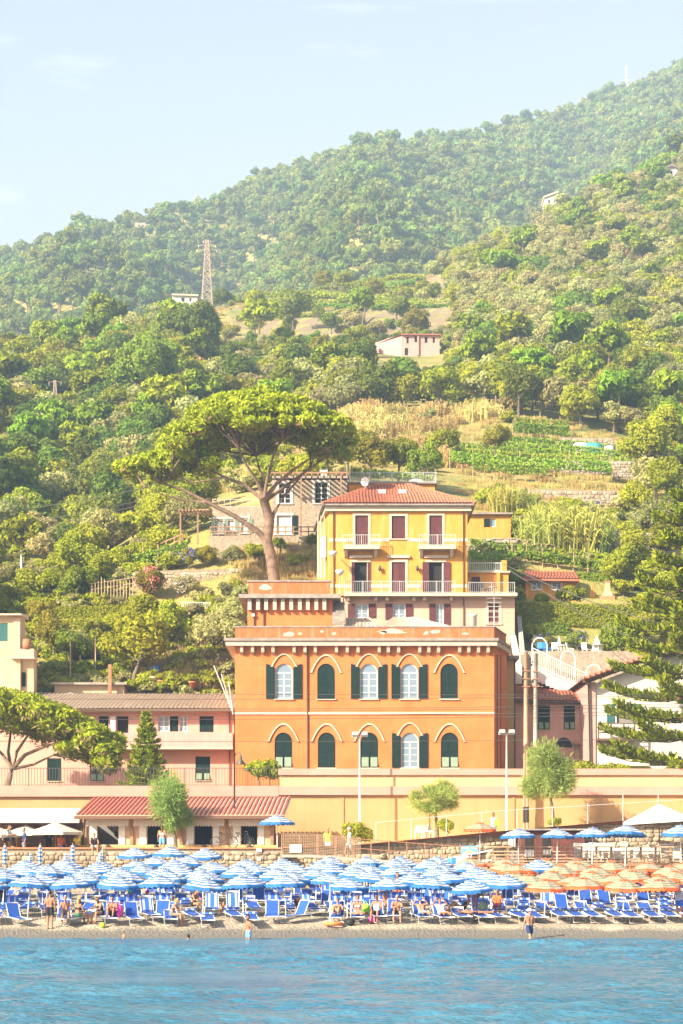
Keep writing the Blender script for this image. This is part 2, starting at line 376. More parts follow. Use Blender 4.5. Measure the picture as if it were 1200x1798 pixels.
m, t, b = newmat('hillside')
N, L = t.nodes.new, t.links.new
g = N("ShaderNodeNewGeometry"); n1 = N("ShaderNodeTexNoise"); n1.inputs['Scale'].default_value = 0.09; n1.inputs['Detail'].default_value = 9; n1.inputs['Roughness'].default_value = 0.7; L(g.outputs['Position'], n1.inputs['Vector'])
r1 = N("ShaderNodeValToRGB"); e = r1.color_ramp.elements
e[0].position = 0.36; e[0].color = (*S(98, 108, 50), 1); e[1].position = 0.66; e[1].color = (*S(178, 148, 90), 1)
q = e.new(0.5); q.color = (*S(138, 132, 68), 1)
L(n1.outputs['Fac'], r1.inputs['Fac']); b.inputs['Roughness'].default_value = 0.95
sx = N('ShaderNodeSeparateXYZ'); L(g.outputs['True Normal'], sx.inputs[0]); ms_ = N('ShaderNodeMapRange'); ms_.inputs['From Min'].default_value = .62; ms_.inputs['From Max'].default_value = .74; L(sx.outputs['Z'], ms_.inputs['Value'])   # steep terrace risers are dry stone
mst = N('ShaderNodeMixRGB'); mst.inputs[1].default_value = (.20, .155, .095, 1); L(ms_.outputs['Result'], mst.inputs[0]); L(r1.outputs['Color'], mst.inputs[2]); L(mst.outputs['Color'], b.inputs['Base Color'])
n2 = N("ShaderNodeTexNoise"); n2.inputs['Scale'].default_value = 2.5; n2.inputs['Detail'].default_value = 5; L(g.outputs['Position'], n2.inputs['Vector'])
bp = N("ShaderNodeBump"); bp.inputs['Strength'].default_value = 0.7; bp.inputs['Distance'].default_value = 0.4; L(n2.outputs['Fac'], bp.inputs['Height']); L(bp.outputs['Normal'], b.inputs['Normal'])

cols = np.arange(-500, 1701, 10.0)
rows = np.concatenate([np.arange(126, 200, 1.0), np.arange(200, 320, 2.0), np.arange(320, 412, 4.0), np.arange(412, 580, 1.4), np.arange(580, 640, 4.0), np.arange(640, 1860, 14.0)])
PXg, Yg = np.meshgrid(cols, rows); Zg = Hpy(PXg, Yg); Xg = (PXg-600)*Yg/FPX
nc, nr = len(cols), len(rows)
ii = (np.arange(nr-1)[:,None]*nc+np.arange(nc-1)[None]).ravel()
tag(link('hillside', np_mesh('hillside', np.stack([Xg, Yg, Zg], -1).reshape(-1,3), np.stack([ii, ii+1, ii+1+nc, ii+nc], 1), 'hillside', smooth=True)), kind='structure')

# ------------------------------------------------------------------ sea
m, t, b = newmat('sea_water'); N, L = t.nodes.new, t.links.new
g = N("ShaderNodeNewGeometry"); mp_ = N("ShaderNodeMapping"); mp_.inputs['Scale'].default_value = (0.55, 1.0, 1.0); L(g.outputs['Position'], mp_.inputs['Vector'])
n1 = N("ShaderNodeTexNoise"); n1.inputs['Scale'].default_value = 0.35; n1.inputs['Detail'].default_value = 5; L(mp_.outputs[0], n1.inputs['Vector'])
r1 = N("ShaderNodeValToRGB"); e = r1.color_ramp.elements; e[0].position = 0.35; e[0].color = (0.026, 0.118, 0.205, 1); e[1].position = 0.7; e[1].color = (0.055, 0.172, 0.255, 1)
L(n1.outputs['Fac'], r1.inputs['Fac']); L(r1.outputs['Color'], b.inputs['Base Color'])
b.inputs['Roughness'].default_value = 0.12; b.inputs['IOR'].default_value = 1.33; b.inputs['Specular IOR Level'].default_value = 0.5
n2 = N("ShaderNodeTexNoise"); n2.inputs['Scale'].default_value = 7.0; n2.inputs['Detail'].default_value = 5; L(mp_.outputs[0], n2.inputs['Vector'])
bp = N("ShaderNodeBump"); bp.inputs['Strength'].default_value = 1.0; bp.inputs['Distance'].default_value = 0.12; L(n2.outputs['Fac'], bp.inputs['Height']); L(bp.outputs['Normal'], b.inputs['Normal'])
xs = np.concatenate([np.linspace(-400, -24, 30)[:-1], np.linspace(-24, 24, 380), np.linspace(24, 400, 30)[1:]])
ys = np.concatenate([np.linspace(-200, 36, 30)[:-1], np.linspace(36, 92, 520), [100, 120]])
X, Y = np.meshgrid(xs, ys); Z = np.zeros_like(X); rg = np.random.default_rng(5)
for k in range(60):
    lam = 0.35*math.exp(rg.uniform(0, 2.0)); a = rg.normal(math.pi/2, 0.55); kx, ky = math.cos(a)*6.283/lam, math.sin(a)*6.283/lam
    ph = rg.uniform(0, 6.28)+0.8*np.sin(X*rg.uniform(.1,.5)+Y*rg.uniform(.1,.5)+rg.uniform(0,6))
    sn = np.sin(X*kx+Y*ky+ph); Z += lam*0.0095*(sn+0.25*np.cos(2*(X*kx+Y*ky+ph)))
Z *= 0.6+0.5*np.clip(vnoise(X/3.5, Y/3.0, 2), -1, 1)
Z *= np.where((np.abs(X) < 24) & (Y > 36), np.clip((89.5-Y)/6, 0.12, 1), 0)
nc, nr = len(xs), len(ys); ii = (np.arange(nr-1)[:,None]*nc+np.arange(nc-1)[None]).ravel()
tag(link('sea', np_mesh('sea', np.stack([X, Y, Z], -1).reshape(-1,3), np.stack([ii, ii+1, ii+1+nc, ii+nc], 1), 'sea_water', smooth=True)), kind='structure')

# ------------------------------------------------------------------ beach
_bY = np.array([40, 78, 84, 86.2, 87.3, 88.6, 91, 112, 116]); _bZ = np.array([-6, -0.9, -0.28, 0.0, 0.10, 0.46, 0.73, 1.85, 1.95])
def bz(X, Y):
    X = np.asarray(X, dtype=float); Y = np.asarray(Y, dtype=float)
    ye = Y+np.where(Y < 92, 0.30*vnoise(X/3.0, X*0+0.3, 9)*np.clip((92-Y)/4, 0, 1), 0)
    return np.interp(ye, _bY, _bZ)+np.clip((Y-86.5)/2, 0, 1)*(0.025*vnoise(X/0.35, Y/0.35, 1)+0.04*vnoise(X/1.4, Y/1.4, 4))
def bz1(X, Y): return float(bz(X, Y))
m, t, b = newmat('pebbles'); N, L = t.nodes.new, t.links.new
g = N("ShaderNodeNewGeometry"); vo = N("ShaderNodeTexVoronoi"); vo.inputs['Scale'].default_value = 7.0; L(g.outputs['Position'], vo.inputs['Vector'])
nn = N("ShaderNodeTexNoise"); nn.inputs['Scale'].default_value = 0.8; nn.inputs['Detail'].default_value = 8; nn.inputs['Roughness'].default_value = 0.75; L(g.outputs['Position'], nn.inputs['Vector'])
r1 = N("ShaderNodeValToRGB"); e = r1.color_ramp.elements; e[0].position = 0.3; e[0].color = (*S(124, 116, 103), 1); e[1].position = 0.68; e[1].color = (*S(180, 165, 142), 1); L(nn.outputs['Fac'], r1.inputs['Fac'])
mxx = N("ShaderNodeMixRGB"); mxx.blend_type = 'MULTIPLY'; mxx.inputs[0].default_value = 0.45; L(r1.outputs['Color'], mxx.inputs[1])
hs = N("ShaderNodeHueSaturation"); hs.inputs['Saturation'].default_value = 0.12; hs.inputs['Value'].default_value = 1.3; L(vo.outputs['Color'], hs.inputs['Color']); L(hs.outputs['Color'], mxx.inputs[2])
# wet gravel next to the water, its upper edge left by the waves
sp = N("ShaderNodeSeparateXYZ"); L(g.outputs['Position'], sp.inputs[0])
n5 = N("ShaderNodeTexNoise"); n5.inputs['Scale'].default_value = 0.55; n5.inputs['Detail'].default_value = 6; L(g.outputs['Position'], n5.inputs['Vector'])
ad = N("ShaderNodeMath"); ad.operation = 'MULTIPLY_ADD'; ad.inputs[1].default_value = 0.5; L(n5.outputs['Fac'], ad.inputs[0])
L(sp.outputs['Z'], ad.inputs[2])
mr = N("ShaderNodeMapRange"); mr.inputs['From Min'].default_value = 0.52; mr.inputs['From Max'].default_value = 0.72; L(ad.outputs[0], mr.inputs['Value'])
mw = N("ShaderNodeMixRGB"); mw.inputs[1].default_value = (*S(98, 95, 88), 1); L(mr.outputs['Result'], mw.inputs[0]); L(mxx.outputs['Color'], mw.inputs[2])
L(mw.outputs['Color'], b.inputs['Base Color']); b.inputs['Roughness'].default_value = 0.85
bp = N("ShaderNodeBump"); bp.inputs['Strength'].default_value = 0.9; bp.inputs['Distance'].default_value = 0.06; L(vo.outputs['Distance'], bp.inputs['Height']); L(bp.outputs['Normal'], b.inputs['Normal'])
xs = np.concatenate([np.linspace(-140, -24, 20)[:-1], np.linspace(-24, 24, 260), np.linspace(24, 140, 20)[1:]]); ys = np.concatenate([np.linspace(44, 84, 10)[:-1], np.linspace(84, 92, 70), np.linspace(92, 116, 90)[1:]])
X, Y = np.meshgrid(xs, ys); Z = bz(X, Y); nc, nr = len(xs), len(ys); ii = (np.arange(nr-1)[:,None]*nc+np.arange(nc-1)[None]).ravel()
tag(link('beach', np_mesh('beach', np.stack([X, Y, Z], -1).reshape(-1,3), np.stack([ii, ii+1, ii+1+nc, ii+nc], 1), 'pebbles', smooth=True)), kind='structure')

# ------------------------------------------------------------------ plant templates
for s in range(3):
    make_tpl('broad', 20+s, 3.0, 2.7, 6.0, 2300, 0.36, 'leaf_broad', k=11)
    make_tpl('bright', 30+s, 2.6, 2.3, 5.0, 2100, 0.33, 'leaf_bright', k=10)
    make_tpl('olive', 40+s, 2.5, 1.9, 4.4, 2000, 0.28, 'leaf_olive', k=10, core=0.6)
    make_tpl('dark', 50+s, 3.0, 3.0, 6.4, 2300, 0.36, 'leaf_dark', k=11)
    make_tpl('pine', 60+s, 3.2, 2.4, 8.0, 1500, 0.42, 'leaf_pine', k=13, tr=0.2, br=0.33, bark='bark', core=0.6, asp=2.2)
    make_tpl('scrub', 70+s, 1.7, 1.1, 1.9, 700, 0.30, 'leaf_bright' if s else 'leaf_olive', k=8, tr=0.07)
    make_tpl('rusty', 75+s, 1.7, 1.2, 2.1, 800, 0.26, 'leaf_rust', k=8, tr=0.07, core=.5)
    make_tpl('far', 80+s, 4.4, 3.8, 8.0, 520, 1.0, 'leaf_far', k=9, tr=0.25, core=0.72)
    make_tpl('farpine', 85+s, 3.4, 3.2, 11.0, 320, 1.0, 'leaf_far', k=9, tr=0.25, core=0.6, br=0.36, bark='bark')
    make_tpl('gbush', 90+s, 1.3, 1.0, 1.9, 1900, 0.15, 'leaf_bright', k=10, tr=0.06)
    make_tpl('gtree', 95+s, 2.0, 2.1, 4.6, 3600, 0.19, 'leaf_bright', k=13, tr=0.12)
    make_tpl('gdark', 99+s, 1.8, 1.7, 3.6, 3000, 0.18, 'leaf_broad', k=12, tr=0.1)
    make_tpl('golive', 104+s, 2.0, 1.5, 3.6, 2600, 0.16, 'leaf_olive', k=12, tr=0.11, core=0.5)
make_tpl('bigbroad', 130, 6.2, 5.2, 11.0, 8000, .42, 'leaf_broad', k=30, tr=.4, br=.3)
make_tpl('bigdark', 131, 6.0, 5.4, 11.5, 8000, .42, 'leaf_dark', k=30, tr=.4, br=.3)
def cane_tpl(kind, seed, n, hgt, rad, mat, wid):
    rng = np.random.default_rng(seed); Vs, o = [], 0
    r = rad*np.sqrt(rng.random(n)); a = rng.uniform(0, 6.283, n); bx, by = r*np.cos(a), r*np.sin(a); hh = hgt*rng.uniform(0.6, 1.1, n)*(1-0.35*r/rad)
    P, Nn, Sz = [], [], []
    Q = []
    for k in range(n):
        lx, ly = rng.normal(0, .13, 2)+np.array([math.cos(a[k]), math.sin(a[k])])*0.16*r[k]/rad; w_ = wid*rng.uniform(.7, 1.3)
        th = rng.uniform(0, 6.283); sx, sy = math.cos(th)*w_, math.sin(th)*w_
        x, y, h = bx[k], by[k], hh[k]
        Q.append([(x-sx, y-sy, -.3), (x+sx, y+sy, -.3), (x+sx*.7+lx*h, y+sy*.7+ly*h, h), (x-sx*.7+lx*h, y-sy*.7+ly*h, h)])
        for j in range(3):   # drooping blades
            z = h*rng.uniform(.35, 1.0); th2 = rng.uniform(0, 6.283); l_ = hgt*rng.uniform(.12, .22); px_, py_ = x+lx*z, y+ly*z
            ex, ey = math.cos(th2)*l_, math.sin(th2)*l_
            Q.append([(px_, py_, z-.04), (px_+ex*.5, py_+ey*.5, z+l_*.25-wid), (px_+ex, py_+ey, z-l_*.25), (px_+ex*.5, py_+ey*.5, z+l_*.25+wid)])
    V = np.array(Q).reshape(-1, 3)
    TPL.setdefault(kind, []).append((None, np_mesh(kind, V, np.arange(len(V)).reshape(-1, 4), mat)))
for s in range(2):
    cane_tpl('cane', 5+s, 260, 4.2, 1.9, 'leaf_cane', 0.055)
    cane_tpl('dryreed', 15+s, 200, 1.9, 1.7, 'leaf_dry', 0.045)
    cane_tpl('drygrass', 25+s, 120, 0.7, 1.5, 'leaf_dry', 0.03)

# ------------------------------------------------------------------ woods on the slopes
HOUSES = [(650, 785, 340, 402), (285, 400, 425, 540), (945, 990, 640, 660), (1155, 1200, 632, 648), (330, 625, 150, 186), (80, 112, 300, 340)]   # px range, depth range kept open
def open_zone(px, Y):
    for a, b_, c, d in HOUSES:
        if a < px < b_ and c < Y < d: return True
    if 770 < px < 1130 and 198 < Y < 262: return True          # vineyard terraces
    if 380 < px < 800 and (408 if px < 640 else 440) < Y < 578: return True
    return False
_elev = {}
def horizon(px, Y):
    k = int(px//20)
    if k not in _elev:
        ys = np.arange(130, 1600, 3.0); e_ = (Hpy(k*20+10, ys)-CAMH)/ys; _elev[k] = (ys, np.maximum.accumulate(e_))
    ys, e_ = _elev[k]; i = np.searchsorted(ys, Y-9)-1
    return -1 if i < 0 else e_[i]
cand = []
rg = np.random.default_rng(21)
for Y in np.arange(188, 690, 4.1):
    x0, x1 = PX(-220, Y), PX(1420, Y)
    for X in np.arange(x0, x1, 4.3):
        xx, yy = X+rg.uniform(-2.2, 2.2), Y+rg.uniform(-2.0, 2.0); px = 600+FPX*xx/yy
        if yy < 192 or open_zone(px, yy): continue
        if 360 < px < 830 and yy < 205: continue
        f1 = float(vnoise(xx/22., yy/22., 31)); f2 = float(vnoise(xx/40., yy/40., 32)); u = rg.random(); z = h1(xx, yy)
        if z/yy < horizon(px, yy)-0.045: continue
        reed = 600 < px < 850 and 222 < yy < 275
        if reed:
            kind, sc = ('dryreed', rg.uniform(.9, 1.7)) if u < .8 else ('scrub', rg.uniform(.6, 1.0))
        elif px > 980 and 285 < yy < 300 and u < .7: kind, sc = 'cane', rg.uniform(.8, 1.3)
        elif f1 > 0.62:
            if u > .7: continue
            kind, sc = ('drygrass', rg.uniform(1.0, 1.8)) if u < .3 else ('scrub', rg.uniform(.7, 1.3))
        else:
            ol = 0.62 if (px > 760 and yy > 330) else (0.36 if yy < 330 and px < 330 else 0.26)
            if f2 > 0.5: ol += 0.15
            br = 0.25 if yy < 340 else 0.14
            ol *= .85; br += .06
            if u < ol: kind, sc = 'olive', rg.uniform(.75, 1.3)
            elif u < ol+br: kind, sc = 'bright', rg.uniform(.6, 1.15)
            elif u < ol+br+.11: kind, sc = 'scrub', rg.uniform(1.0, 1.9)
            elif u < ol+br+.16: kind, sc = 'rusty', rg.uniform(1.0, 2.0)
            elif u < ol+br+.16+(.05 if yy > 240 else 0.0): kind, sc = 'pine', rg.uniform(.7, 1.1)
            elif u < .84: kind, sc = 'broad', rg.uniform(.6, 1.15)
            else: kind, sc = 'dark', rg.uniform(.55, 1.05)
            if px < 330 and 205 < yy < 260 and f2 < 0.6: kind = 'dark' if u > .75 else kind
            if 635 < px < 795 and 285 < yy < 345: sc *= .5
            sc *= 1.14
            if 370 < px < 810 and 335 < yy < 442: sc *= .72 if yy < 365 else .46
            if yy < 235: sc *= .78
            if 850 < px and yy < 200: sc *= .5
            if 560 < px < 830 and yy < 240: sc *= .6
        cand.append((kind, xx, yy, z-0.15, sc, rg.uniform(0, 6.28), px))
NAMES = {'broad': ('broadleaf_tree', 'round mid-green broadleaf tree in the woods on the hillside', 'tree', 'broadleaf trees on the hillside'),
 'bright': ('leafy_tree', 'yellow-green leafy tree growing in the woods on the hillside', 'tree', 'yellow-green trees on the hillside'),
 'olive': ('olive_tree', 'silvery grey-green olive tree growing on the hillside slope', 'tree', 'olive trees on the hillside'),
 'dark': ('evergreen_tree', 'dark green evergreen oak growing on the hillside slope', 'tree', 'evergreen oaks on the hillside'),
 'pine': ('pine_tree', 'hillside pine with clumped needles and bare brown trunk', 'tree', 'pines on the hillside'),
 'scrub': ('scrub_bush', 'low wild scrub bush on the open hillside', 'bush', 'scrub on the hillside'),
 'rusty': ('dry_bush', 'brownish half-dry bush among the green hillside trees', 'bush', 'half-dry bushes on the hillside'),
 'dryreed': ('dry_reed_clump', 'straw-coloured dry reed clump on the slope above the roof terrace', 'reeds', 'dry reeds on the slope'),
 'cane': ('cane_clump', 'tall pale green cane clump above the vineyard terraces', 'cane', 'cane clumps above the vineyard'),
 'drygrass': ('dry_grass_tuft', 'tuft of dry yellow grass on the open hillside', 'grass', 'dry grass tufts on the hillside')}
LIM = {'broad': 70, 'bright': 80, 'olive': 90, 'dark': 60, 'pine': 40, 'scrub': 60, 'rusty': 50, 'dryreed': 60, 'cane': 25, 'drygrass': 0}
for kind in NAMES:
    c = [q for q in cand if q[0] == kind]
    c.sort(key=lambda q: -(q[4]/q[2] if 15 < q[6] < 1185 else 0))
    nm, lb, ct, gp = NAMES[kind]; k = LIM[kind]
    for i, q in enumerate(c[:k]): plant(nm, kind, i, q[1:4], lb, ct, gp, q[4], q[5])
    rest = c[k:]
    for v in range(len(TPL[kind])):
        sub = [q for i, q in enumerate(rest) if i % len(TPL[kind]) == v]
        if sub: scatter(nm+'_growth', 'mass of '+{'broad': 'green broadleaf trees', 'bright': 'yellow-green leafy trees', 'olive': 'silvery olive trees', 'dark': 'dark evergreen oaks', 'pine': 'pines', 'scrub': 'low scrub', 'rusty': 'half-dry bushes', 'dryreed': 'dry reeds', 'cane': 'pale cane', 'drygrass': 'dry yellow grass'}[kind]+' covering the middle hillside', 'grass' if kind == 'drygrass' else 'woods', [q[1:4] for q in sub], [q[4] for q in sub], [q[5] for q in sub], joined(*TPL[kind][v], nm))
far = {'far': [], 'farpine': []}
for Y in np.arange(690, 1530, 6.3):
    for X in np.arange(PX(-160, Y), PX(1360, Y), 6.6):
        xx, yy = X+rg.uniform(-3.2, 3.2), Y+rg.uniform(-3.1, 3.1); px = 600+FPX*xx/yy; z = h1(xx, yy)
        if (z+6)/yy < horizon(px, yy)-0.004: continue
        if 198 < px < 275 and 1046 < yy < 1072: continue
        u = rg.random(); f = float(vnoise(xx/60., yy/60., 44))
        k = 'farpine' if u < (0.34 if f > 0.2 else 0.12) else 'far'
        far[k].append((xx, yy, z-.4, rg.uniform(.55, 1.2)*(1.0 if f < .6 else .8)*(1.3 if k == 'farpine' and rg.random() < .3 else 1), rg.uniform(0, 6.28)))
for k, lb in (('far', 'dense green broadleaf forest on the distant mountain'), ('farpine', 'scattered pines standing in the forest on the distant mountain')):
    for v in range(3):
        sub = far[k][v::3]
        scatter('mountain_forest', lb, 'forest', [q[:3] for q in sub], [q[3] for q in sub], [q[4] for q in sub], joined(*TPL[k][v], 'forest_tree'))
print('WOODS', len(cand), len(far['far']), len(far['farpine']))
# ------------------------------------------------------------------ building materials
pm('plaster_orange', (0.52, 0.142, 0.038), (0.60, 0.190, 0.060), scale=0.9, rough=0.9, bump=0.12, bscale=14, stain=(0.39, 0.145, 0.055))
pm('plaster_orange_worn', (0.36, 0.105, 0.036), (0.49, 0.155, 0.05), scale=1.2, rough=0.95, bump=0.2, bscale=10, stain=(0.44, 0.33, 0.26))
pm('patch_grey', (0.400, 0.344, 0.296), (0.480, 0.384, 0.304), scale=3, rough=0.95, bump=0.3, bscale=12)
pm('plaster_yellow', (0.52, 0.230, 0.034), (0.59, 0.280, 0.056), scale=0.8, rough=0.9, bump=0.1, bscale=14, stain=(0.62, 0.44, 0.20))
pm('plaster_yellow_pale', (0.484, 0.328, 0.125), (0.530, 0.374, 0.164), scale=0.8, rough=0.9, bump=0.1, bscale=14, stain=(0.55, 0.36, 0.17))
pm('plaster_rose', (0.459, 0.296, 0.215), (0.503, 0.340, 0.252), scale=0.8, rough=0.9, bump=0.1, bscale=14, stain=(0.56, 0.40, 0.30))
pm('plaster_pink', (0.560, 0.275, 0.215), (0.600, 0.320, 0.255), scale=0.8, rough=0.9, bump=0.1, bscale=14, stain=(0.62, 0.36, 0.28))
pm('plaster_pink_pale', (0.471, 0.258, 0.228), (0.517, 0.304, 0.274), scale=0.8, rough=0.9, bump=0.1, bscale=14, stain=(0.55, 0.38, 0.32))
pm('band_pink', (0.452, 0.226, 0.179), (0.499, 0.273, 0.218), scale=0.7, rough=0.9, bump=0.15, bscale=10, stain=(0.46, 0.26, 0.20))
pm('wall_cream', (0.496, 0.328, 0.176), (0.528, 0.368, 0.208), scale=0.5, rough=0.9, bump=0.1, bscale=10, stain=(0.44, 0.27, 0.14))
pm('wall_amber', (0.420, 0.245, 0.105), (0.465, 0.285, 0.135), scale=0.5, rough=0.9, bump=0.1, bscale=10, stain=(0.33, 0.20, 0.10))
pm('plaster_cream', (0.440, 0.330, 0.200), (0.480, 0.375, 0.245), scale=0.9, rough=0.9, bump=0.1, bscale=14, stain=(0.5, 0.38, 0.26))
pm('plaster_white', (0.500, 0.475, 0.430), (0.560, 0.530, 0.485), scale=0.9, rough=0.9, bump=0.15, bscale=12, stain=(0.54, 0.46, 0.38))
pm('trim_white', (0.476, 0.385, 0.287), (0.541, 0.459, 0.361), scale=2.2, rough=0.85, bump=0.15, bscale=16, stain=(0.44, 0.35, 0.27))
pm('white_paint', (0.612, 0.595, 0.561), rough=0.5)
pm('shutter_green', (0.006, 0.020, 0.018), (0.009, 0.027, 0.025), scale=2, rough=0.7, spec=0.12, vary=0.12)
pm('shutter_teal', (0.02, 0.10, 0.10), (0.03, 0.13, 0.12), scale=2, rough=0.6)
pm('shutter_sage', (0.16, 0.22, 0.16), (0.22, 0.28, 0.21), scale=2, rough=0.7)
pm('shutter_maroon', (0.080, 0.022, 0.026), (0.125, 0.034, 0.036), scale=2, rough=0.65, vary=0.15)
pm('dark_metal', (0.045, 0.042, 0.042), rough=0.5, spec=0.5)
pm('brown_pipe', (0.14, 0.075, 0.045), rough=0.6)
pm('grey_slab', (0.20, 0.17, 0.15), (0.33, 0.29, 0.25), scale=2, rough=0.95, bump=0.3, bscale=10)
pm('concrete', (0.306, 0.272, 0.230), (0.391, 0.348, 0.297), scale=2, rough=0.95, bump=0.2, bscale=12)
pm('roof_tile', (0.36, 0.115, 0.070), (0.48, 0.19, 0.115), scale=2.5, rough=0.9, bump=0.3, bscale=10, ramp=(0.3, 0.75))
pm('roof_tile_pale', (0.55, 0.42, 0.31), (0.66, 0.53, 0.41), scale=2.5, rough=0.9, bump=0.3, bscale=10)
pm('roof_red', (0.34, 0.085, 0.055), (0.44, 0.14, 0.09), scale=1.5, rough=0.8)
pm('wood_dark', (0.095, 0.050, 0.032), (0.15, 0.085, 0.055), scale=3, rough=0.85)
pm('wood_mid', (0.24, 0.135, 0.075), (0.34, 0.20, 0.12), scale=3, rough=0.85)
pm('wood_pale', (0.40, 0.27, 0.17), (0.50, 0.35, 0.23), scale=3, rough=0.85)
pm('wood_maroon', (0.10, 0.035, 0.028), (0.16, 0.055, 0.042), scale=3, rough=0.85)
pm('mortar', (0.225, 0.180, 0.130), (0.330, 0.270, 0.200), scale=4, rough=0.95, bump=0.4, bscale=14)
pm('stone', (0.246, 0.197, 0.139), (0.410, 0.328, 0.230), scale=1.6, rough=0.95, bump=0.5, bscale=18, vary=0.35, ramp=(0.3, 0.72))
pm('stone_grey', (0.24, 0.22, 0.19), (0.44, 0.40, 0.34), scale=2.2, rough=0.95, bump=0.5, bscale=14, ramp=(0.3, 0.72))
pm('terracotta', (0.46, 0.16, 0.075), (0.56, 0.24, 0.12), scale=3, rough=0.9, bump=0.2, bscale=14, vary=0.12)
pm('awning_cream', (0.544, 0.480, 0.384), (0.592, 0.536, 0.448), scale=0.8, rough=0.9)
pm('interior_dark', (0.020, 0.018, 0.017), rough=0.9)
pm('interior_grey', (0.20, 0.19, 0.18), rough=0.9)
pm('solar_panel', (0.02, 0.025, 0.05), rough=0.15, spec=0.8)
pm('galvanised', (0.42, 0.43, 0.43), (0.52, 0.52, 0.52), scale=5, rough=0.45, metal=0.4)
pm('white_metal', (0.70, 0.70, 0.69), rough=0.35, spec=0.5)
pm('pole_wood', (0.42, 0.26, 0.15), (0.52, 0.35, 0.23), scale=3, rough=0.9)
pm('rust', (0.24, 0.11, 0.06), (0.36, 0.18, 0.10), scale=6, rough=0.9)
pm('cable', (0.09, 0.08, 0.075), rough=0.6)
glassmat('pane_sky', (0.16, 0.22, 0.28)); glassmat('pane_dark', (0.02, 0.022, 0.025)); glassmat('pane_curtain', (0.50, 0.50, 0.48), 0.25)
for o_ in ('plaster_rose',):
    pass

def facade_mesh(outer, holes, y, th):
    """wall sheet facing -y with real openings and reveals"""
    vs, ed = [], []
    for lp in [outer]+holes:
        o = len(vs); n = len(lp); vs += [Vector(p) for p in lp]; ed += [(o+i, o+(i+1) % n) for i in range(n)]
    r = delaunay_2d_cdt(vs, ed, [], 1, 1e-5)
    V2, F2 = r[0], r[2]; b = MB(); fs = []
    def inside(x, z, lp):
        c_ = False; n_ = len(lp)
        for i in range(n_):
            (xa, za), (xb, zb_) = lp[i], lp[(i+1) % n_]
            if (za > z) != (zb_ > z) and x < (xb-xa)*(z-za)/(zb_-za)+xa: c_ = not c_
        return c_
    for f in F2:
        cx_ = sum(V2[i].x for i in f)/len(f); cz_ = sum(V2[i].y for i in f)/len(f)
        if any(inside(cx_, cz_, lp) for lp in holes): continue
        a = sum(V2[f[i]].x*V2[f[(i+1) % len(f)]].y-V2[f[(i+1) % len(f)]].x*V2[f[i]].y for i in range(len(f)))
        fs.append(tuple(f) if a > 0 else tuple(f[::-1]))
    b.add([(p.x, y, p.y) for p in V2], fs)
    for k, lp in enumerate([outer]+holes):
        n = len(lp); a = sum(lp[i][0]*lp[(i+1) % n][1]-lp[(i+1) % n][0]*lp[i][1] for i in range(n))
        if a < 0: lp = lp[::-1]
        q = [(x, y, z) for x, z in lp]+[(x, y+th, z) for x, z in lp]
        b.add(q, [((i+1) % n, i, n+i, n+(i+1) % n) if k == 0 else (i, (i+1) % n, n+(i+1) % n, n+i) for i in range(n)])
    return b
def arch_pts(x0, x1, zb, zt, n=12, rise=None):
    w_ = (x1-x0)/2; rise = rise or w_*1.05; cx = (x0+x1)/2; zs = zt-rise
    return [(x0, zb), (x1, zb)]+[(cx+w_*math.cos(math.pi*i/n), zs+rise*math.sin(math.pi*i/n)) for i in range(n+1)]
def tile_roof(rows_pts, mat, parent, org, tw=0.26, tl=0.36, name='roof_tiles'):
    """rows_pts: (eave_left, eave_right, top_left, top_right); real half-round tiles in courses"""
    a, b_, c, d = [Vector(p) for p in rows_pts]; sl = ((c+d)/2-(a+b_)/2).length; nr_ = max(2, int(sl/tl)); nrm = (b_-a).cross(c-a).normalized()
    if nrm.z < 0: nrm = -nrm
    V, F = [], []; o = 0; rg_ = random.Random(3)
    for j in range(nr_):
        v0, v1 = j/nr_, min(1.0, (j+1.25)/nr_)
        l0, r0, l1, r1 = a.lerp(c, v0), b_.lerp(d, v0), a.lerp(c, v1), b_.lerp(d, v1)
        n = max(1, int((r0-l0).length/tw))
        for i in range(n):
            jit = rg_.uniform(-.006, .012); s_ = 0.03+jit
            for (L0, R0, lift) in ((l0, r0, 0.045), (l1, r1, 0.01)):
                p0, p1 = L0.lerp(R0, i/n), L0.lerp(R0, (i+1)/n)
                for k in range(5):
                    u = k/4; h_ = math.sin(math.pi*u)*0.07+lift+jit
                    V.append(p0.lerp(p1, u)+nrm*h_)
            for k in range(4): F.append((o+k, o+k+1, o+5+k+1, o+5+k))
            o += 10
    me = np_mesh(name, np.array([tuple(v-Vector(org)) for v in V]), np.array(F), mat)
    ob = link(name, me, parent); ob['kind'] = 'stuff'; return ob

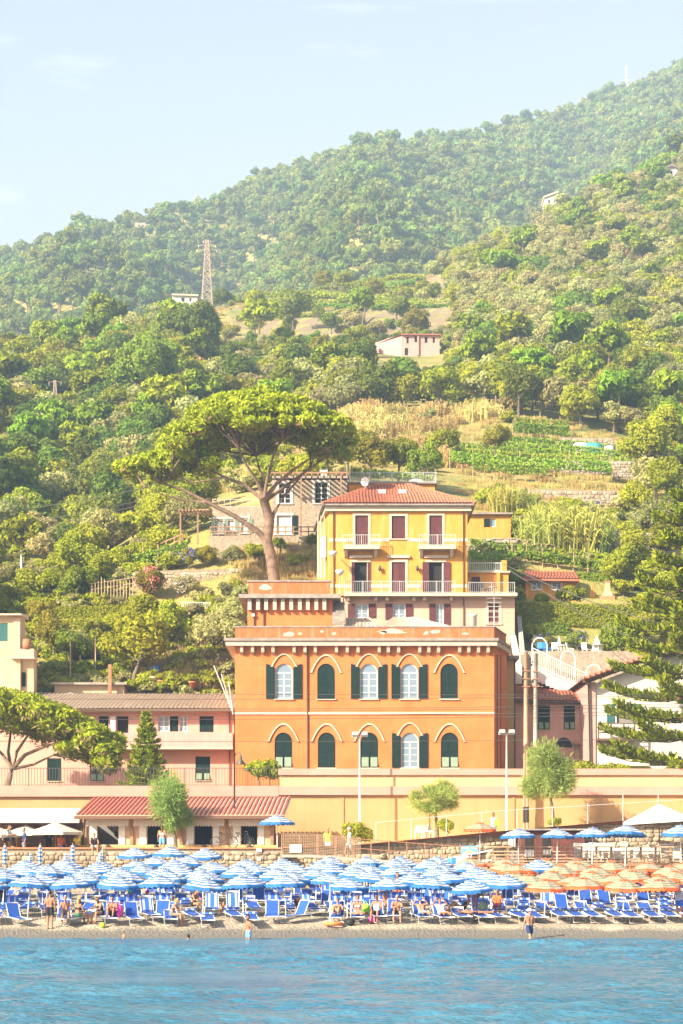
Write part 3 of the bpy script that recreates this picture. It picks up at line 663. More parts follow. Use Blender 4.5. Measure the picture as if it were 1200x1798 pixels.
class Bld:
    """a building described in facade coordinates at depth Y"""
    def __init__(s, name, label, cat, px, py, Y, group=None):
        s.Y = Y; s.org = at(px, py, Y); s.root = thing(name, label, cat, s.org, group)
    def X(s, px, d=0): return PX(px, s.Y)
    def Z(s, py): return PZ(py, s.Y)
    def put(s, mb, name, mat, parent=None, kind=None):
        o = mb.build(name, mat, parent or s.root, s.org)
        if kind: o['kind'] = kind
        return o
    def box(s, name, a, b, t, bt, d0, d1, mat, parent=None):
        return s.put(MB().box(s.X(a), s.X(b), s.Y+d0, s.Y+d1, s.Z(bt), s.Z(t)), name, mat, parent)
    def wall(s, name, a, b, t, bt, holes, mat, d=0.0, th=0.3):
        hs = []
        for h in holes:
            x0, x1, zt, zb = s.X(h[0]), s.X(h[1]), s.Z(h[2]), s.Z(h[3])
            hs.append(arch_pts(x0, x1, zb, zt) if len(h) > 4 and h[4] else [(x0, zb), (x1, zb), (x1, zt), (x0, zt)])
        return s.put(facade_mesh([(s.X(a), s.Z(bt)), (s.X(b), s.Z(bt)), (s.X(b), s.Z(t)), (s.X(a), s.Z(t))], hs, s.Y+d, th), name, mat)
    def window(s, a, b, t, bt, arch=False, d=0.16, fm='white_paint', nx=2, nz=3, pane='pane_sky', fw=0.07):
        x0, x1, zt, zb = s.X(a), s.X(b), s.Z(t), s.Z(bt); y = s.Y+d; f = MB()
        if arch:
            outer = arch_pts(x0, x1, zb, zt); inner = arch_pts(x0+fw, x1-fw, zb+fw, zt-fw); n = len(outer)
            f.add([(x, y, z) for x, z in outer]+[(x, y, z) for x, z in inner]+[(x, y+.05, z) for x, z in inner],
                  [(i, (i+1) % n, n+(i+1) % n, n+i) for i in range(n)]+[(n+i, n+(i+1) % n, 2*n+(i+1) % n, 2*n+i) for i in range(n)])
            zs = zt-(x1-x0)*.52; f.box(x0+fw, x1-fw, y+.004, y+.05, zs-.05, zs+.04)
        else:
            zs = zt
            for q in ((x0, x0+fw, zb, zt), (x1-fw, x1, zb, zt)): f.box(q[0], q[1], y, y+.06, q[2], q[3])
            f.box(x0+fw, x1-fw, y+.003, y+.06, zb, zb+fw); f.box(x0+fw, x1-fw, y+.003, y+.06, zt-fw, zt)
        for i in range(1, nx):
            xx = x0+(x1-x0)*i/nx; f.box(xx-.04, xx+.04, y+.008, y+.05, zb+fw, zs-fw*.5)
        for j in range(1, nz):
            zz = zb+(zs-zb)*j/nz; f.box(x0+fw, x1-fw, y+.012, y+.045, zz-.018, zz+.018)
        w_ = s.put(f, 'window', fm)
        lim = arch_pts(x0+fw*.6, x1-fw*.6, zb+fw*.6, zt-fw*.6) if arch else [(x0+fw*.6, zb+fw*.6), (x1-fw*.6, zb+fw*.6), (x1-fw*.6, zt-fw*.6), (x0+fw*.6, zt-fw*.6)]
        s.put(MB().extr(lim, y+.03, y+.036), 'pane', pane, w_)
        return w_
    def shutter(s, a, b, t, bt, mat, d=-0.07, arch=None, th=0.045, flap=False, name='shutter'):
        """louvred leaf; arch='l'/'r': half of an arched pair, the crown at its right/left edge"""
        x0, x1, zt, zb = s.X(a), s.X(b), s.Z(t), s.Z(bt); y = s.Y+d; w_ = x1-x0; f = MB()
        top = lambda x: zt
        if arch in ('l', 'r'):
            rise = w_*1.05
            def top(x):
                u = (x1-x)/w_ if arch == 'l' else (x-x0)/w_
                return zt-rise+rise*math.sqrt(max(0, 1-u*u))
        elif arch in ('sl', 'sr'):
            def top(x):
                u = (x1-x)/w_ if arch == 'sl' else (x-x0)/w_
                return zt-(x1-x0)*0.45*u*u
        n = 7; xs = [x0+w_*i/n for i in range(n+1)]
        poly = [(x0, zb), (x1, zb)]+[(x, top(x)) for x in xs[::-1]]
        f.extr(poly, y+.012, y+th)
        st = 0.055
        for xx in (x0, x1-st): f.extr([(xx, zb), (xx+st, zb), (xx+st, top(xx+st)), (xx, top(xx))], y, y+.014)
        z = zb+.05; k = 0
        while z < zt-.06:
            xa, xb = x0+st+.004, x1-st-.004
            while xa < xb and top(xa) < z+.05: xa += .02
            while xb > xa and top(xb) < z+.05: xb -= .02
            if xb-xa > .06:
                if abs(z-(zb+(zt-zb)*.42)) < .05: f.box(xa, xb, y-.001, y+.014, z-.02, z+.05)
                else: f.add([(xa, y-.006, z), (xb, y-.006, z), (xb, y+.013, z+.05), (xa, y+.013, z+.05), (xa, y+.013, z), (xb, y+.013, z)], [(0, 1, 2, 3), (4, 5, 1, 0)])
            z += .085; k += 1
        o = s.put(f, name, mat)
        if flap:
            zz0, zz1 = zb+.06, zb+(zt-zb)*.30; g_ = MB(); xa, xb = x0+.07, x1-.05
            g_.add([(xa, y-.22, zz0), (xb, y-.22, zz0), (xb, y-.02, zz1), (xa, y-.02, zz1), (xa, y-.19, zz0), (xb, y-.19, zz0), (xb, y+.005, zz1), (xa, y+.005, zz1)],
                   [(0, 1, 2, 3), (4, 7, 6, 5), (0, 4, 5, 1), (2, 6, 7, 3), (0, 3, 7, 4), (1, 5, 6, 2)])
            s.put(g_, 'flap', 'shutter_sage', o)
        return o
    def pair(s, a, b, t, bt, mat, d=-0.03, arch=False, flap=False):
        c = (a+b)/2
        s.shutter(a, c-.12, t, bt, mat, d, 'l' if arch else None, flap=flap); s.shutter(c+.12, b, t, bt, mat, d, 'r' if arch else None, flap=flap)
    def surround(s, a, b, t, bt, wpx, mat='trim_white', d=-0.05, th=0.08, sill=True, name='window_surround'):
        f = MB(); X0, X1, zt, zb = s.X(a), s.X(b), s.Z(t), s.Z(bt); w_ = wpx*s.Y/FPX; y = s.Y+d
        f.box(X0-w_, X0, y, y+th, zb, zt); f.box(X1, X1+w_, y, y+th, zb, zt); f.box(X0-w_-.02, X1+w_+.02, y-.01, y+th, zt, zt+w_)
        if sill: f.box(X0-w_-.03, X1+w_+.03, y-.05, y+th, zb-.09, zb)
        return s.put(f, name, mat)
    def railing(s, a, b, t, bt, d, mat='dark_metal', sp=0.13, r=0.012, posts=1.6, name='railing', sides=0.0):
        f = MB(); x0, x1, zt, zb = s.X(a), s.X(b), s.Z(t), s.Z(bt); y = s.Y+d
        f.box(x0, x1, y-.02, y+.02, zt-.04, zt); f.box(x0, x1, y-.015, y+.015, zb+.05, zb+.08)
        n = max(2, int((x1-x0)/sp))
        for i in range(n+1):
            x = x0+(x1-x0)*i/n; f.box(x-r, x+r, y-r, y+r, zb+.08, zt-.04)
        k = max(1, int((x1-x0)/posts))
        for i in range(k+1):
            x = x0+(x1-x0)*i/k; f.box(x-.025, x+.025, y-.026, y+.026, zb, zt+.02)
        for xx in ((x0, x1) if sides else ()):
            f.box(xx-.02, xx+.02, y+.03, y+sides, zt-.04, zt)
            for i in range(1, max(2, int(sides/sp))): f.box(xx-r, xx+r, y+i*sp-r, y+i*sp+r, zb, zt-.04)
        return s.put(f, name, mat)

# ================================================================== orange villa
O = Bld('orange_villa', 'orange villa with pointed hood mouldings over arched windows and dark green shutters', 'building', 640, 1385, 136)
UP = [(499, 1), (573, 0), (648, 1), (719, 1), (789, 0)]; LO = [(498, 2), (574, 0), (649, 2), (720, 1), (790, 2)]
holes = [(c-15.5, c+15.5, 1165, 1227, True) for c, k in UP]+[(c-15.5, c+15.5, 1286, 1348, True) for c, k in LO]
O.wall('wall', 413, 868, 1135, 1390, holes, 'plaster_orange', 0, 0.3)
x0, x1, Yo = O.X(413), O.X(868), O.Y
xr = PX(893, 145)
O.put(MB().prism([(x0, Yo+.3), (x1, Yo+.3), (x1, Yo+.02), (PX(890, 141), 141), (PX(890, 141), 150), (x0, 150)], O.Z(1390), O.Z(1136)), 'body', 'plaster_orange')
# second wing behind the slanting corner
yw = 142.5; zc2 = PZ(1158, yw)
O.put(MB().box(PX(886, yw), PX(905, yw), yw, 150.5, O.Z(1390), zc2), 'wing', 'plaster_yellow_pale')
O.put(MB().box(PX(878, yw), PX(911, yw), yw-.6, 150.8, zc2, zc2+.25), 'wing_cornice', 'grey_slab')
O.put(MB().tube([(PX(904, yw), yw-.12, zc2), (PX(904, yw), yw-.12, O.Z(1380))], .055, 6), 'downpipe', 'dark_metal')
for px_, d_ in ((873, 137.2), (879, 138.6)):
    O.put(MB().tube([(PX(px_, d_), d_-.12, PZ(1150, d_)), (PX(px_, d_), d_-.12, O.Z(1380))], .045, 6), 'downpipe', 'dark_metal')
# cornice slab, white soffit strip, parapet
def ring(pl, d): return pl
O.put(MB().prism([(x0-.75, Yo-.75), (x1+.25, Yo-.75), (PX(897, 141), 140.6), (PX(897, 141), 150.3), (x0-.75, 150.3)], O.Z(1127), O.Z(1122)), 'cornice', 'grey_slab')
O.put(MB().prism([(x0-.62, Yo-.62), (x1+.16, Yo-.62), (PX(896, 141), 140.7), (PX(896, 141), 150.2), (x0-.62, 150.2)], O.Z(1135), O.Z(1127)-.003), 'cornice_moulding', 'trim_white')
O.put(MB().prism([(x0+.02, Yo-.05), (x1, Yo-.05), (PX(889, 141), 141.1), (PX(889, 141), 141.5), (x1-.3, Yo+.25), (x0+.3, Yo+.25), (x0+.3, 149.5), (x0+.02, 149.5)], O.Z(1122)+.002, O.Z(1102)), 'parapet', 'plaster_orange_worn')
O.put(MB().prism([(x0-.03, Yo-.1), (x1+.03, Yo-.1), (PX(890, 141), 141.0), (PX(889, 141), 141.6), (x1-.3, Yo+.3), (x0+.35, Yo+.3), (x0+.35, 149.5), (x0-.03, 149.5)], O.Z(1102)+.002, O.Z(1099.5)), 'coping', 'grey_slab')
O.put(MB().box(x0+.4, x1, Yo+.5, 149.8, O.Z(1122), O.Z(1121)), 'flat_roof', 'concrete')
for pxc, pyc, w_, h_ in ((507, 1114, 13, 6), (566, 1109, 4, 3), (587, 1113, 5, 3), (690, 1109, 26, 5), (672, 1111, 9, 3.5), (764, 1109, 11, 4), (748, 1112, 5, 4), (817, 1113, 6, 2.5), (527, 1113, 6, 2)):
    pts = [(O.X(pxc)+w_*.04*math.cos(a)*R.uniform(.55, 1.15), O.Z(pyc)+h_*.04*math.sin(a)*R.uniform(.5, 1.15)) for a in np.arange(0, 6.283, .45)]
    O.put(MB().extr(pts, Yo-.056, Yo-.04), 'bare_patch', 'patch_grey')
for px_ in (425, 444, 462, 480, 517, 536, 554, 591, 610, 629, 666, 682, 700, 737, 753, 770, 807, 823, 840, 857):
    O.put(MB().extr([(0, 0)], 0, 0) if False else MB().add([(O.X(px_)-.11, Yo-.5, O.Z(1135)+.002), (O.X(px_)+.11, Yo-.5, O.Z(1135)+.002), (O.X(px_)+.11, Yo+.001, O.Z(1135)+.002), (O.X(px_)-.11, Yo+.001, O.Z(1135)+.002), (O.X(px_)-.11, Yo-.34, O.Z(1146)), (O.X(px_)+.11, Yo-.34, O.Z(1146)), (O.X(px_)+.11, Yo+.001, O.Z(1150)), (O.X(px_)-.11, Yo+.001, O.Z(1150))],
        [(0, 1, 2, 3), (4, 7, 6, 5), (0, 4, 5, 1), (1, 5, 6, 2), (2, 6, 7, 3), (3, 7, 4, 0)]), 'bracket', 'trim_white')
O.box('string_course', 412.6, 868.3, 1250.5, 1254.5, -.09, .02, 'trim_white')
O.put(MB().tube([(O.X(540), Yo-.08, O.Z(1134)), (O.X(540), Yo-.08, O.Z(1385))], .06, 6), 'downpipe', 'brown_pipe')
for lev, wins in ((0, UP), (121, LO)):
    for c, k in wins:
        t_, b_ = 1165+lev, 1227+lev
        # pointed hood moulding
        outer, inner = [], []; hw, sp_ = (27, 1180+lev) if k != 1 else (22, 1169+lev)
        for i in range(13):
            u = -1+2*i/12; hh = (1-abs(u)**2.1)*(31 if k != 1 else 21)
            outer.append((O.X(c+u*hw), O.Z(sp_-hh))); 
            inner.append((O.X(c+u*(hw-2.4)), O.Z(sp_-hh*.915)))
        outer = [(O.X(c-hw-2.3), O.Z(sp_+1.5))]+outer+[(O.X(c+hw+2.3), O.Z(sp_+1.5))]
        inner = [(O.X(c-hw+3.4), O.Z(sp_+1.5))]+inner+[(O.X(c+hw-3.4), O.Z(sp_+1.5))]
        hb = MB(); n = len(outer)
        V = [(x, Yo-.10, z) for x, z in outer]+[(x, Yo-.10, z) for x, z in inner]+[(x, Yo+.004, z) for x, z in outer]+[(x, Yo+.004, z) for x, z in inner]
        hb.add(V, [(i, n+i, n+i+1, i+1) for i in range(n-1)]+[(i, i+1, 2*n+i+1, 2*n+i) for i in range(n-1)]+[(n+i+1, n+i, 3*n+i, 3*n+i+1) for i in range(n-1)]+[(0, 2*n, 3*n, n), (n-1, 2*n-1, 4*n-1, 3*n-1)])
        O.put(hb, 'hood_moulding', 'trim_white')
        O.box('sill', c-17.5, c+17.5, b_, b_+2.2, -.12, .28, 'trim_white')
        if k == 1:
            O.window(c-15.5, c+15.5, t_, b_, True, 0.1, pane='pane_sky', nz=4)
            O.shutter(c-31.5, c-16.2, t_+1, b_, 'shutter_green', -.09, 'sl' if False else 'sr'); O.shutter(c+16.2, c+31.5, t_+1, b_, 'shutter_green', -.09, 'sl')
        else:
            O.pair(c-15.3, c+15.3, t_+.3, b_-.2, 'shutter_green', .06, True, flap=(k == 2))
# tower block on the roof
yt = 140.0; f = lambda px: PX(px, yt); g_ = lambda py: PZ(py, yt)
O.put(MB().box(f(435), f(584), yt, 148, O.Z(1122)+.004, g_(1052)), 'tower_wall', 'plaster_orange')
O.put(MB().box(f(420), f(599), yt-.7, 148.6, g_(1052), g_(1045)), 'tower_cornice', 'grey_slab')
O.put(MB().box(f(437), f(580), yt-.05, yt+.3, g_(1045)+.002, g_(1022)), 'tower_parapet', 'plaster_orange_worn')
O.put(MB().box(f(434), f(583), yt-.12, yt+.36, g_(1022)+.002, g_(1019)), 'tower_coping', 'grey_slab')
for px_ in (439, 454, 468, 483, 497, 512, 527, 541, 556, 570):
    O.put(MB().box(f(px_)-.13, f(px_)+.13, yt-.4, yt+.001, g_(1072), g_(1052)-.003), 'tower_bracket', 'trim_white')
for px_ in (446, 463): O.put(MB().tube([(f(px_), yt-.1, g_(1053)), (f(px_), yt-.1, g_(1110))], .06, 6), 'downpipe', 'brown_pipe')
O.put(MB().extr([(f(466+10*math.cos(a)*(1+.3*math.sin(3*a))), g_(1031+5.5*math.sin(a))) for a in np.arange(0, 6.2, .5)], yt-.056, yt-.04), 'bare_patch', 'patch_grey')
# roof stair
for i in range(13):
    px_a = 583+i*.5; O.put(MB().box(f(584), f(606), yt-1.2+i*.2, yt-1.0+i*.2, g_(1100-i*3.6), g_(1100-i*3.6-3.4)), 'stair_step', 'grey_slab')
O.put(MB().beam((f(607), yt-1.3, g_(1085)), (f(603), yt+1.3, g_(1038)), .04).beam((f(607), yt-1.3, g_(1100)), (f(607), yt-1.3, g_(1083)), .05).beam((f(603), yt+1.3, g_(1060)), (f(603), yt+1.3, g_(1036)), .05), 'stair_handrail', 'rust')
# little tiled hip roofs above the parapet
for (a, b_, c, d, top) in ((604, 668, 606, 652, 1086), (664, 800, 690, 730, 1085)):
    yr = 139.5 if a < 640 else 141.0
    P4 = ((PX(a, yr), yr, PZ(1103, yr)), (PX(b_, yr), yr, PZ(1103, yr)), (PX(c, yr+3), yr+3, PZ(top, yr+3)), (PX(d, yr+3), yr+3, PZ(top, yr+3)))
    rb = O.put(MB().add(P4+((PX(c, yr+6), yr+6, PZ(1103, yr)), (PX(d, yr+6), yr+6, PZ(1103, yr))), [(0, 1, 3, 2), (2, 3, 5, 4), (0, 2, 4), (1, 5, 3)]), 'skylight_roof', 'roof_tile_pale')
    tile_roof(P4, 'roof_tile_pale', rb, O.org)
ch = O.put(MB().lathe([(.02, 0), (.28, 0), (.28, 1.0), (.34, 1.02), (.34, 1.15), (.02, 1.2)], (PX(831, 143), 143, PZ(1106, 143)), 12), 'chimney', 'white_paint')
an = MB(); ax, ay, az = PX(868, 141.5), 141.5, PZ(1108, 141.5)
an.tube([(ax, ay, az), (ax, ay, az+3.0)], .035, 6)
for i in range(5): an.beam((ax-.55, ay, az+1.5+i*.3), (ax+.55, ay, az+1.5+i*.3), .03)
an.beam((ax, ay-.5, az+2.6), (ax, ay+.5, az+2.6), .03); O.put(an, 'aerial', 'galvanised')
O.put(MB().box(O.X(438), O.X(443), yt-.25, yt+.001, g_(1083), g_(1078)), 'junction_box', 'white_paint')

# ================================================================== yellow house
Yh = Bld('yellow_house', 'tall yellow house with maroon shutters, balconies and red tiled hip roof', 'building', 700, 1165, 155)
hs = [(624, 647, 905, 961), (688, 712, 906, 946), (754, 777, 905, 961), (620, 647, 987, 1043), (688, 712, 987, 1043), (752, 779, 987, 1043)]
Yh.wall('upper_wall', 578, 821, 898, 1046, hs, 'plaster_yellow')
lw = [(624, 647, 1061, 1085), (690, 712, 1061, 1087), (766, 779, 1060, 1097), (858, 876, 1060, 1095)]
Yh.wall('lower_wall', 590, 904, 1049, 1170, lw, 'plaster_rose', 0.0)
X0, X1 = Yh.X(578), Yh.X(821)
Yh.put(MB().prism([(X0, 155.3), (X1, 155.3), (X1, 166), (PX(557, 163)+.2, 166), (PX(557, 163), 163)], Yh.Z(1046), Yh.Z(898)), 'body', 'plaster_yellow')
Yh.put(MB().box(Yh.X(590)+.02, Yh.X(904)-.01, 155.3, 166, Yh.Z(1170), Yh.Z(1049)), 'lower_body', 'plaster_rose')
eL, eR, eB = Yh.X(566), Yh.X(834), 166.8
Yh.put(MB().prism([(eL, 154.4), (eR, 154.4), (eR, eB), (PX(550, 163), eB)], Yh.Z(889.5), Yh.Z(886)), 'eaves', 'grey_slab')
Yh.put(MB().prism([(X0-.3, 154.7), (X1+.3, 154.7), (X1+.3, 166.3), (PX(553, 163), 166.3)], Yh.Z(898), Yh.Z(889.5)-.002), 'cornice', 'trim_white')
rl, rr, yrid = PX(660, 160), PX(722, 160), 160.0; zr = PZ(851, 160); ze = Yh.Z(886)+.005
rf = Yh.put(MB().add([(eL, 154.35, ze), (eR, 154.35, ze), (eR, eB, ze), (PX(550, 163), eB, ze), (rl, yrid, zr), (rr, yrid, zr)], [(0, 1, 5, 4), (1, 2, 5), (2, 3, 4, 5), (3, 0, 4)]), 'roof', 'roof_tile')
tile_roof(((eL, 154.35, ze), (eR, 154.35, ze), (rl, yrid, zr), (rr, yrid, zr)), 'roof_tile', rf, Yh.org)
for a, b_ in (((eL, 154.35, ze), (rl, yrid, zr)), ((eR, 154.35, ze), (rr, yrid, zr)), ((rl, yrid, zr), (rr, yrid, zr))):
    Yh.put(MB().beam(a, b_, .26, .18), 'ridge_tiles', 'roof_tile', rf)
for px_ in (671, 707):
    c0 = Vector((PX(px_, 157.5), 157.5, 0)); v = (157.5-154.35)/(yrid-154.35); z_ = ze+(zr-ze)*v+.14; sl_ = (zr-ze)/(yrid-154.35)
    sk = Yh.put(MB().add([(c0.x-.33, 157.0, z_-.5*sl_), (c0.x+.33, 157.0, z_-.5*sl_), (c0.x+.33, 158.0, z_+.5*sl_), (c0.x-.33, 158.0, z_+.5*sl_), (c0.x-.33, 157.0, z_-.5*sl_-.2), (c0.x+.33, 157.0, z_-.5*sl_-.2), (c0.x+.33, 158.0, z_+.5*sl_-.2), (c0.x-.33, 158.0, z_+.5*sl_-.2)], [(0, 1, 2, 3), (0, 4, 5, 1), (1, 5, 6, 2), (2, 6, 7, 3), (3, 7, 4, 0)]), 'skylight', 'galvanised', rf)
# roof terrace behind the ridge
yq = 163.0
Yh.put(MB().box(PX(613, yq), PX(764, yq), yq, yq+4.5, Yh.Z(886), PZ(850, yq)), 'roof_room', 'plaster_yellow')
Yh.put(MB().box(PX(610, yq), PX(767, yq), yq-.3, yq+4.8, PZ(850, yq), PZ(847, yq)), 'roof_terrace', 'grey_slab')
T = Bld.__new__(Bld); T.Y = yq-.2; T.org = Yh.org; T.root = Yh.root
T.railing(611, 766, 829, 846.6, 0, 'galvanised', .13, .012, 1.5, 'terrace_railing', 4.0)
Yh.put(MB().extr([(PX(731, yq)+math.cos(a)*.75, PZ(846, yq)+math.sin(a)*.45) for a in np.arange(0, 3.2, .2)], yq+1, yq+2.4), 'terrace_dome', 'white_paint')
Yh.put(MB().lathe([(.02, 0), (.3, .05), (.5, .18)], (0, 0, 0), 14), 'dish_tmp', 'white_paint') if False else None
Yh.put(MB().extr([(PX(641, 158)+.33*math.cos(a), PZ(846, 158)+.38*math.sin(a)) for a in np.arange(0, 6.28, .4)], 157.9, 158.0).tube([(PX(641, 158), 158.0, PZ(846, 158)), (PX(643, 158), 158.6, PZ(858, 158.6)-.3)], .04, 6), 'satellite_dish', 'white_paint')
# bands, quoin trims
for (t_, b_) in ((945, 951), (1026, 1032)):
    edges = [578, 620, 651, 684, 716, 751, 780, 821] if t_ < 1000 else [578, 616, 651, 684, 716, 740, 792, 821]
    for i in range(0, len(edges), 2): Yh.box('band', edges[i], edges[i+1], t_, b_, -.035, .01, 'trim_white')
for (a, b_, t_, bt) in ((624, 647, 905, 961), (754, 777, 905, 961)):
    Yh.surround(a, b_, t_, bt, 4, sill=False); Yh.pair(a, b_, t_, bt, 'shutter_maroon', .06)
Yh.surround(688, 712, 906, 946, 4); Yh.pair(688, 712, 906, 946, 'shutter_maroon', .06)
Yh.surround(620, 647, 987, 1043, 4, sill=False); Yh.surround(688, 712, 987, 1043, 4, sill=False); Yh.surround(752, 779, 987, 1043, 4, sill=False)
for a, b_ in ((614, 654), (680, 720), (745, 788)): Yh.box('lintel_hood', a, b_, 975.5, 980, -.22, .02, 'trim_white')
Yh.pair(688, 712, 987, 1043, 'shutter_maroon', .06)
for a, b_ in ((620, 647), (752, 779)):
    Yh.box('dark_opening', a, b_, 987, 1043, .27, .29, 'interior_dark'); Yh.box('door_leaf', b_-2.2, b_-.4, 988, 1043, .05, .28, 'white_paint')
Yh.shutter(617.5, 623, 987, 1043, 'shutter_maroon', -.11); Yh.shutter(645.5, 650, 987, 1043, 'shutter_maroon', -.11)
Yh.shutter(742, 753.5, 987, 1043, 'shutter_maroon', -.11); Yh.shutter(779, 791, 987, 1043, 'shutter_maroon', -.11)
for a, b_ in ((603, 667), (735, 800)):
    Yh.box('balcony_slab', a, b_, 961, 967, -1.0, .01, 'trim_white')
    for q in (608, 660) if a < 700 else (740, 793):
        Yh.put(MB().add([(Yh.X(q)-.13, 154.15, Yh.Z(967)-.002), (Yh.X(q)+.13, 154.15, Yh.Z(967)-.002), (Yh.X(q)+.13, 155.01, Yh.Z(967)-.002), (Yh.X(q)-.13, 155.01, Yh.Z(967)-.002), (Yh.X(q)-.13, 154.75, Yh.Z(978)), (Yh.X(q)+.13, 154.75, Yh.Z(978)), (Yh.X(q)+.13, 155.01, Yh.Z(980)), (Yh.X(q)-.13, 155.01, Yh.Z(980))], [(0, 1, 2, 3), (4, 7, 6, 5), (0, 4, 5, 1), (1, 5, 6, 2), (2, 6, 7, 3), (3, 7, 4, 0)]), 'balcony_bracket', 'trim_white')
    Yh.railing(a+1, b_-1, 942, 961, -.92, 'galvanised', .15, .009, 1.4, 'balcony_railing', .85)
Yh.box('long_balcony', 603, 907, 1043.5, 1049, -1.0, .012, 'trim_white')
for q in (612, 660, 680, 727, 745, 792): Yh.box('balcony_bracket', q-2.5, q+2.5, 1049.1, 1056, -.6, .012, 'trim_white')
Yh.railing(605, 798, 1023, 1043.5, -.92, 'galvanised', .15, .009, 1.4, 'balcony_railing')
Yh.railing(822, 902, 1025, 1043.5, -.92, 'galvanised', .15, .009, 1.4, 'balcony_railing')
Yh.window(624, 647, 1061, 1085, False, .1, nz=3); Yh.window(690, 712, 1061, 1087, False, .1, nz=3); Yh.window(766, 779, 1060, 1097, False, .1, nz=4)
for a, b_, t_, bt in ((611, 623.3, 1060, 1085), (647.7, 660, 1060, 1085), (677, 689.3, 1060, 1088), (712.7, 725, 1060, 1088), (754, 765.3, 1060, 1097), (779.7, 791, 1060, 1097)): Yh.shutter(a, b_, t_, bt, 'shutter_maroon', -.08)
Yh.surround(858, 876, 1060, 1095, 5); Yh.pair(858, 876, 1060, 1095, 'shutter_maroon', .06)
for z_ in range(1056, 1160, 9): Yh.box('course_line', 822, 904.2, z_, z_+1.0, -.02, .004, 'trim_white')
Yh.put(MB().tube([(Yh.X(586), 154.9, Yh.Z(899)), (Yh.X(586), 154.9, Yh.Z(1060))], .05, 6), 'downpipe', 'brown_pipe'); Yh.put(MB().tube([(Yh.X(814), 154.9, Yh.Z(899)), (Yh.X(814), 154.9, Yh.Z(1120))], .05, 6), 'downpipe', 'brown_pipe')
for q in (667, 733): Yh.put(MB().lathe([(.02, .3), (.1, .2), (.13, -.05), (.02, -.2)], (Yh.X(q), 154.75, Yh.Z(1000)), 8).beam((Yh.X(q), 154.75, Yh.Z(997)), (Yh.X(q), 155.01, Yh.Z(997)), .04), 'wall_lantern', 'dark_metal')
# annex on the right
ya = 157.0
Yh.put(MB().box(PX(822.5, ya), PX(893, ya), ya, ya+5, Yh.Z(1049)+.003, PZ(1006, ya)), 'annex_wall', 'plaster_yellow'); Yh.put(MB().box(PX(821.5, ya), PX(896, ya), ya-.2, ya+5, PZ(1006, ya)+.002, PZ(1003, ya)), 'annex_cornice', 'trim_white')
A_ = Bld.__new__(Bld); A_.Y = ya; A_.org = Yh.org; A_.root = Yh.root
A_.railing(823, 880, 988, 1003, 0, 'white_metal', .15, .011, 1.5, 'terrace_railing'); Yh.put(MB().box(PX(881, ya), PX(890, ya), ya-.15, ya+.3, PZ(1003, ya)+.002, PZ(984, ya)), 'terrace_pier', 'plaster_yellow')
A_.shutter(828, 843, 1013, 1043, 'shutter_maroon', -.05); Yh.put(MB().box(PX(872, ya), PX(878, ya), ya-.25, ya+.001, Yh.Z(1049)+.01, PZ(1006, ya)-.002), 'annex_pier', 'plaster_yellow')
# gas pipes and plaster chimney on the left flank
Yh.put(MB().box(PX(565, 157), PX(574, 157), 156.6, 157.2, PZ(980, 157), PZ(943, 157)), 'flue_box', 'white_paint')
for q in (559, 564, 570): Yh.put(MB().tube([(PX(q, 156), 156.2, PZ(905, 156)), (PX(q, 156), 156.2, PZ(1015, 156))], .06, 6), 'vent_pipe', 'white_paint')
for (px_, py_) in ((597, 1003), (585, 970)):
    Yh.put(MB().lathe([(.01, -.32), (.2, -.27), (.32, -.1), (.35, .08), (.01, .1)], (PX(px_, 153.5), 153.5, PZ(py_, 153.5)), 12).tube([(PX(px_, 153.5), 153.6, PZ(py_, 153.5)), (PX(px_+ (0 if px_ > 590 else 4), 154), 154.6, PZ(py_+ (40 if px_ > 590 else 0), 153.5))], .04, 6), 'satellite_dish', 'white_paint')

# ================================================================== stone house behind the pine
St = Bld('stone_house', 'rubble stone house with white framed windows behind the tall umbrella pine', 'building', 540, 985, 176)
pm('rubble', (0.221, 0.178, 0.136), (0.408, 0.323, 0.238), scale=4.5, rough=0.95, bump=0.8, bscale=5, ramp=(0.35, 0.65))
St.wall('upper_wall', 478, 613, 843, 1005, [(490, 511, 849, 884), (553, 576, 847, 884), (486, 512, 905, 938)], 'rubble')
St.put(MB().box(St.X(478), St.X(613), 176.3, 182, St.Z(1005), St.Z(843)), 'body', 'rubble')
St.wall('lower_wall', 372, 477.8, 886, 1000, [(378, 393, 911, 937), (400, 412, 911, 932), (424, 436, 909, 936)], 'rubble', 1.0)
St.put(MB().box(St.X(372)+.01, St.X(477.5), 177.3, 182, St.Z(1000), St.Z(886)), 'lower_body', 'rubble')
for a, b_, t_, bt in ((490, 511, 849, 884), (553, 576, 847, 884), (486, 512, 905, 938)):
    St.surround(a, b_, t_, bt, 4, 'plaster_white'); St.window(a, b_, t_, bt, False, .12, nz=4, pane='pane_dark' if bt < 900 else 'pane_curtain')
St.shutter(513, 523, 905, 938, 'shutter_green', -.07)
St.Y = 177.0
for a, b_, t_, bt in ((378, 393, 911, 937), (400, 412, 911, 932), (424, 436, 909, 936)):
    St.surround(a, b_, t_, bt, 3, 'plaster_white'); St.window(a, b_, t_, bt, False, .1, nz=2, pane='pane_curtain')
for a, b_ in ((371, 377), (394, 399), (413, 420), (437, 444)): St.shutter(a, b_, 911, 936, 'shutter_sage', -.07)
St.Y = 176.0
St.railing(372, 466, 872, 886, 1.3, 'galvanised', .5, .015, 1.5, 'terrace_railing')
for i in range(13):
    px_ = 484+i*10.7; St.put(MB().beam((St.X(px_), 173.6, St.Z(842)), (St.X(px_), 178, St.Z(838)), .12, .16), 'pergola_rafter', 'wood_mid')
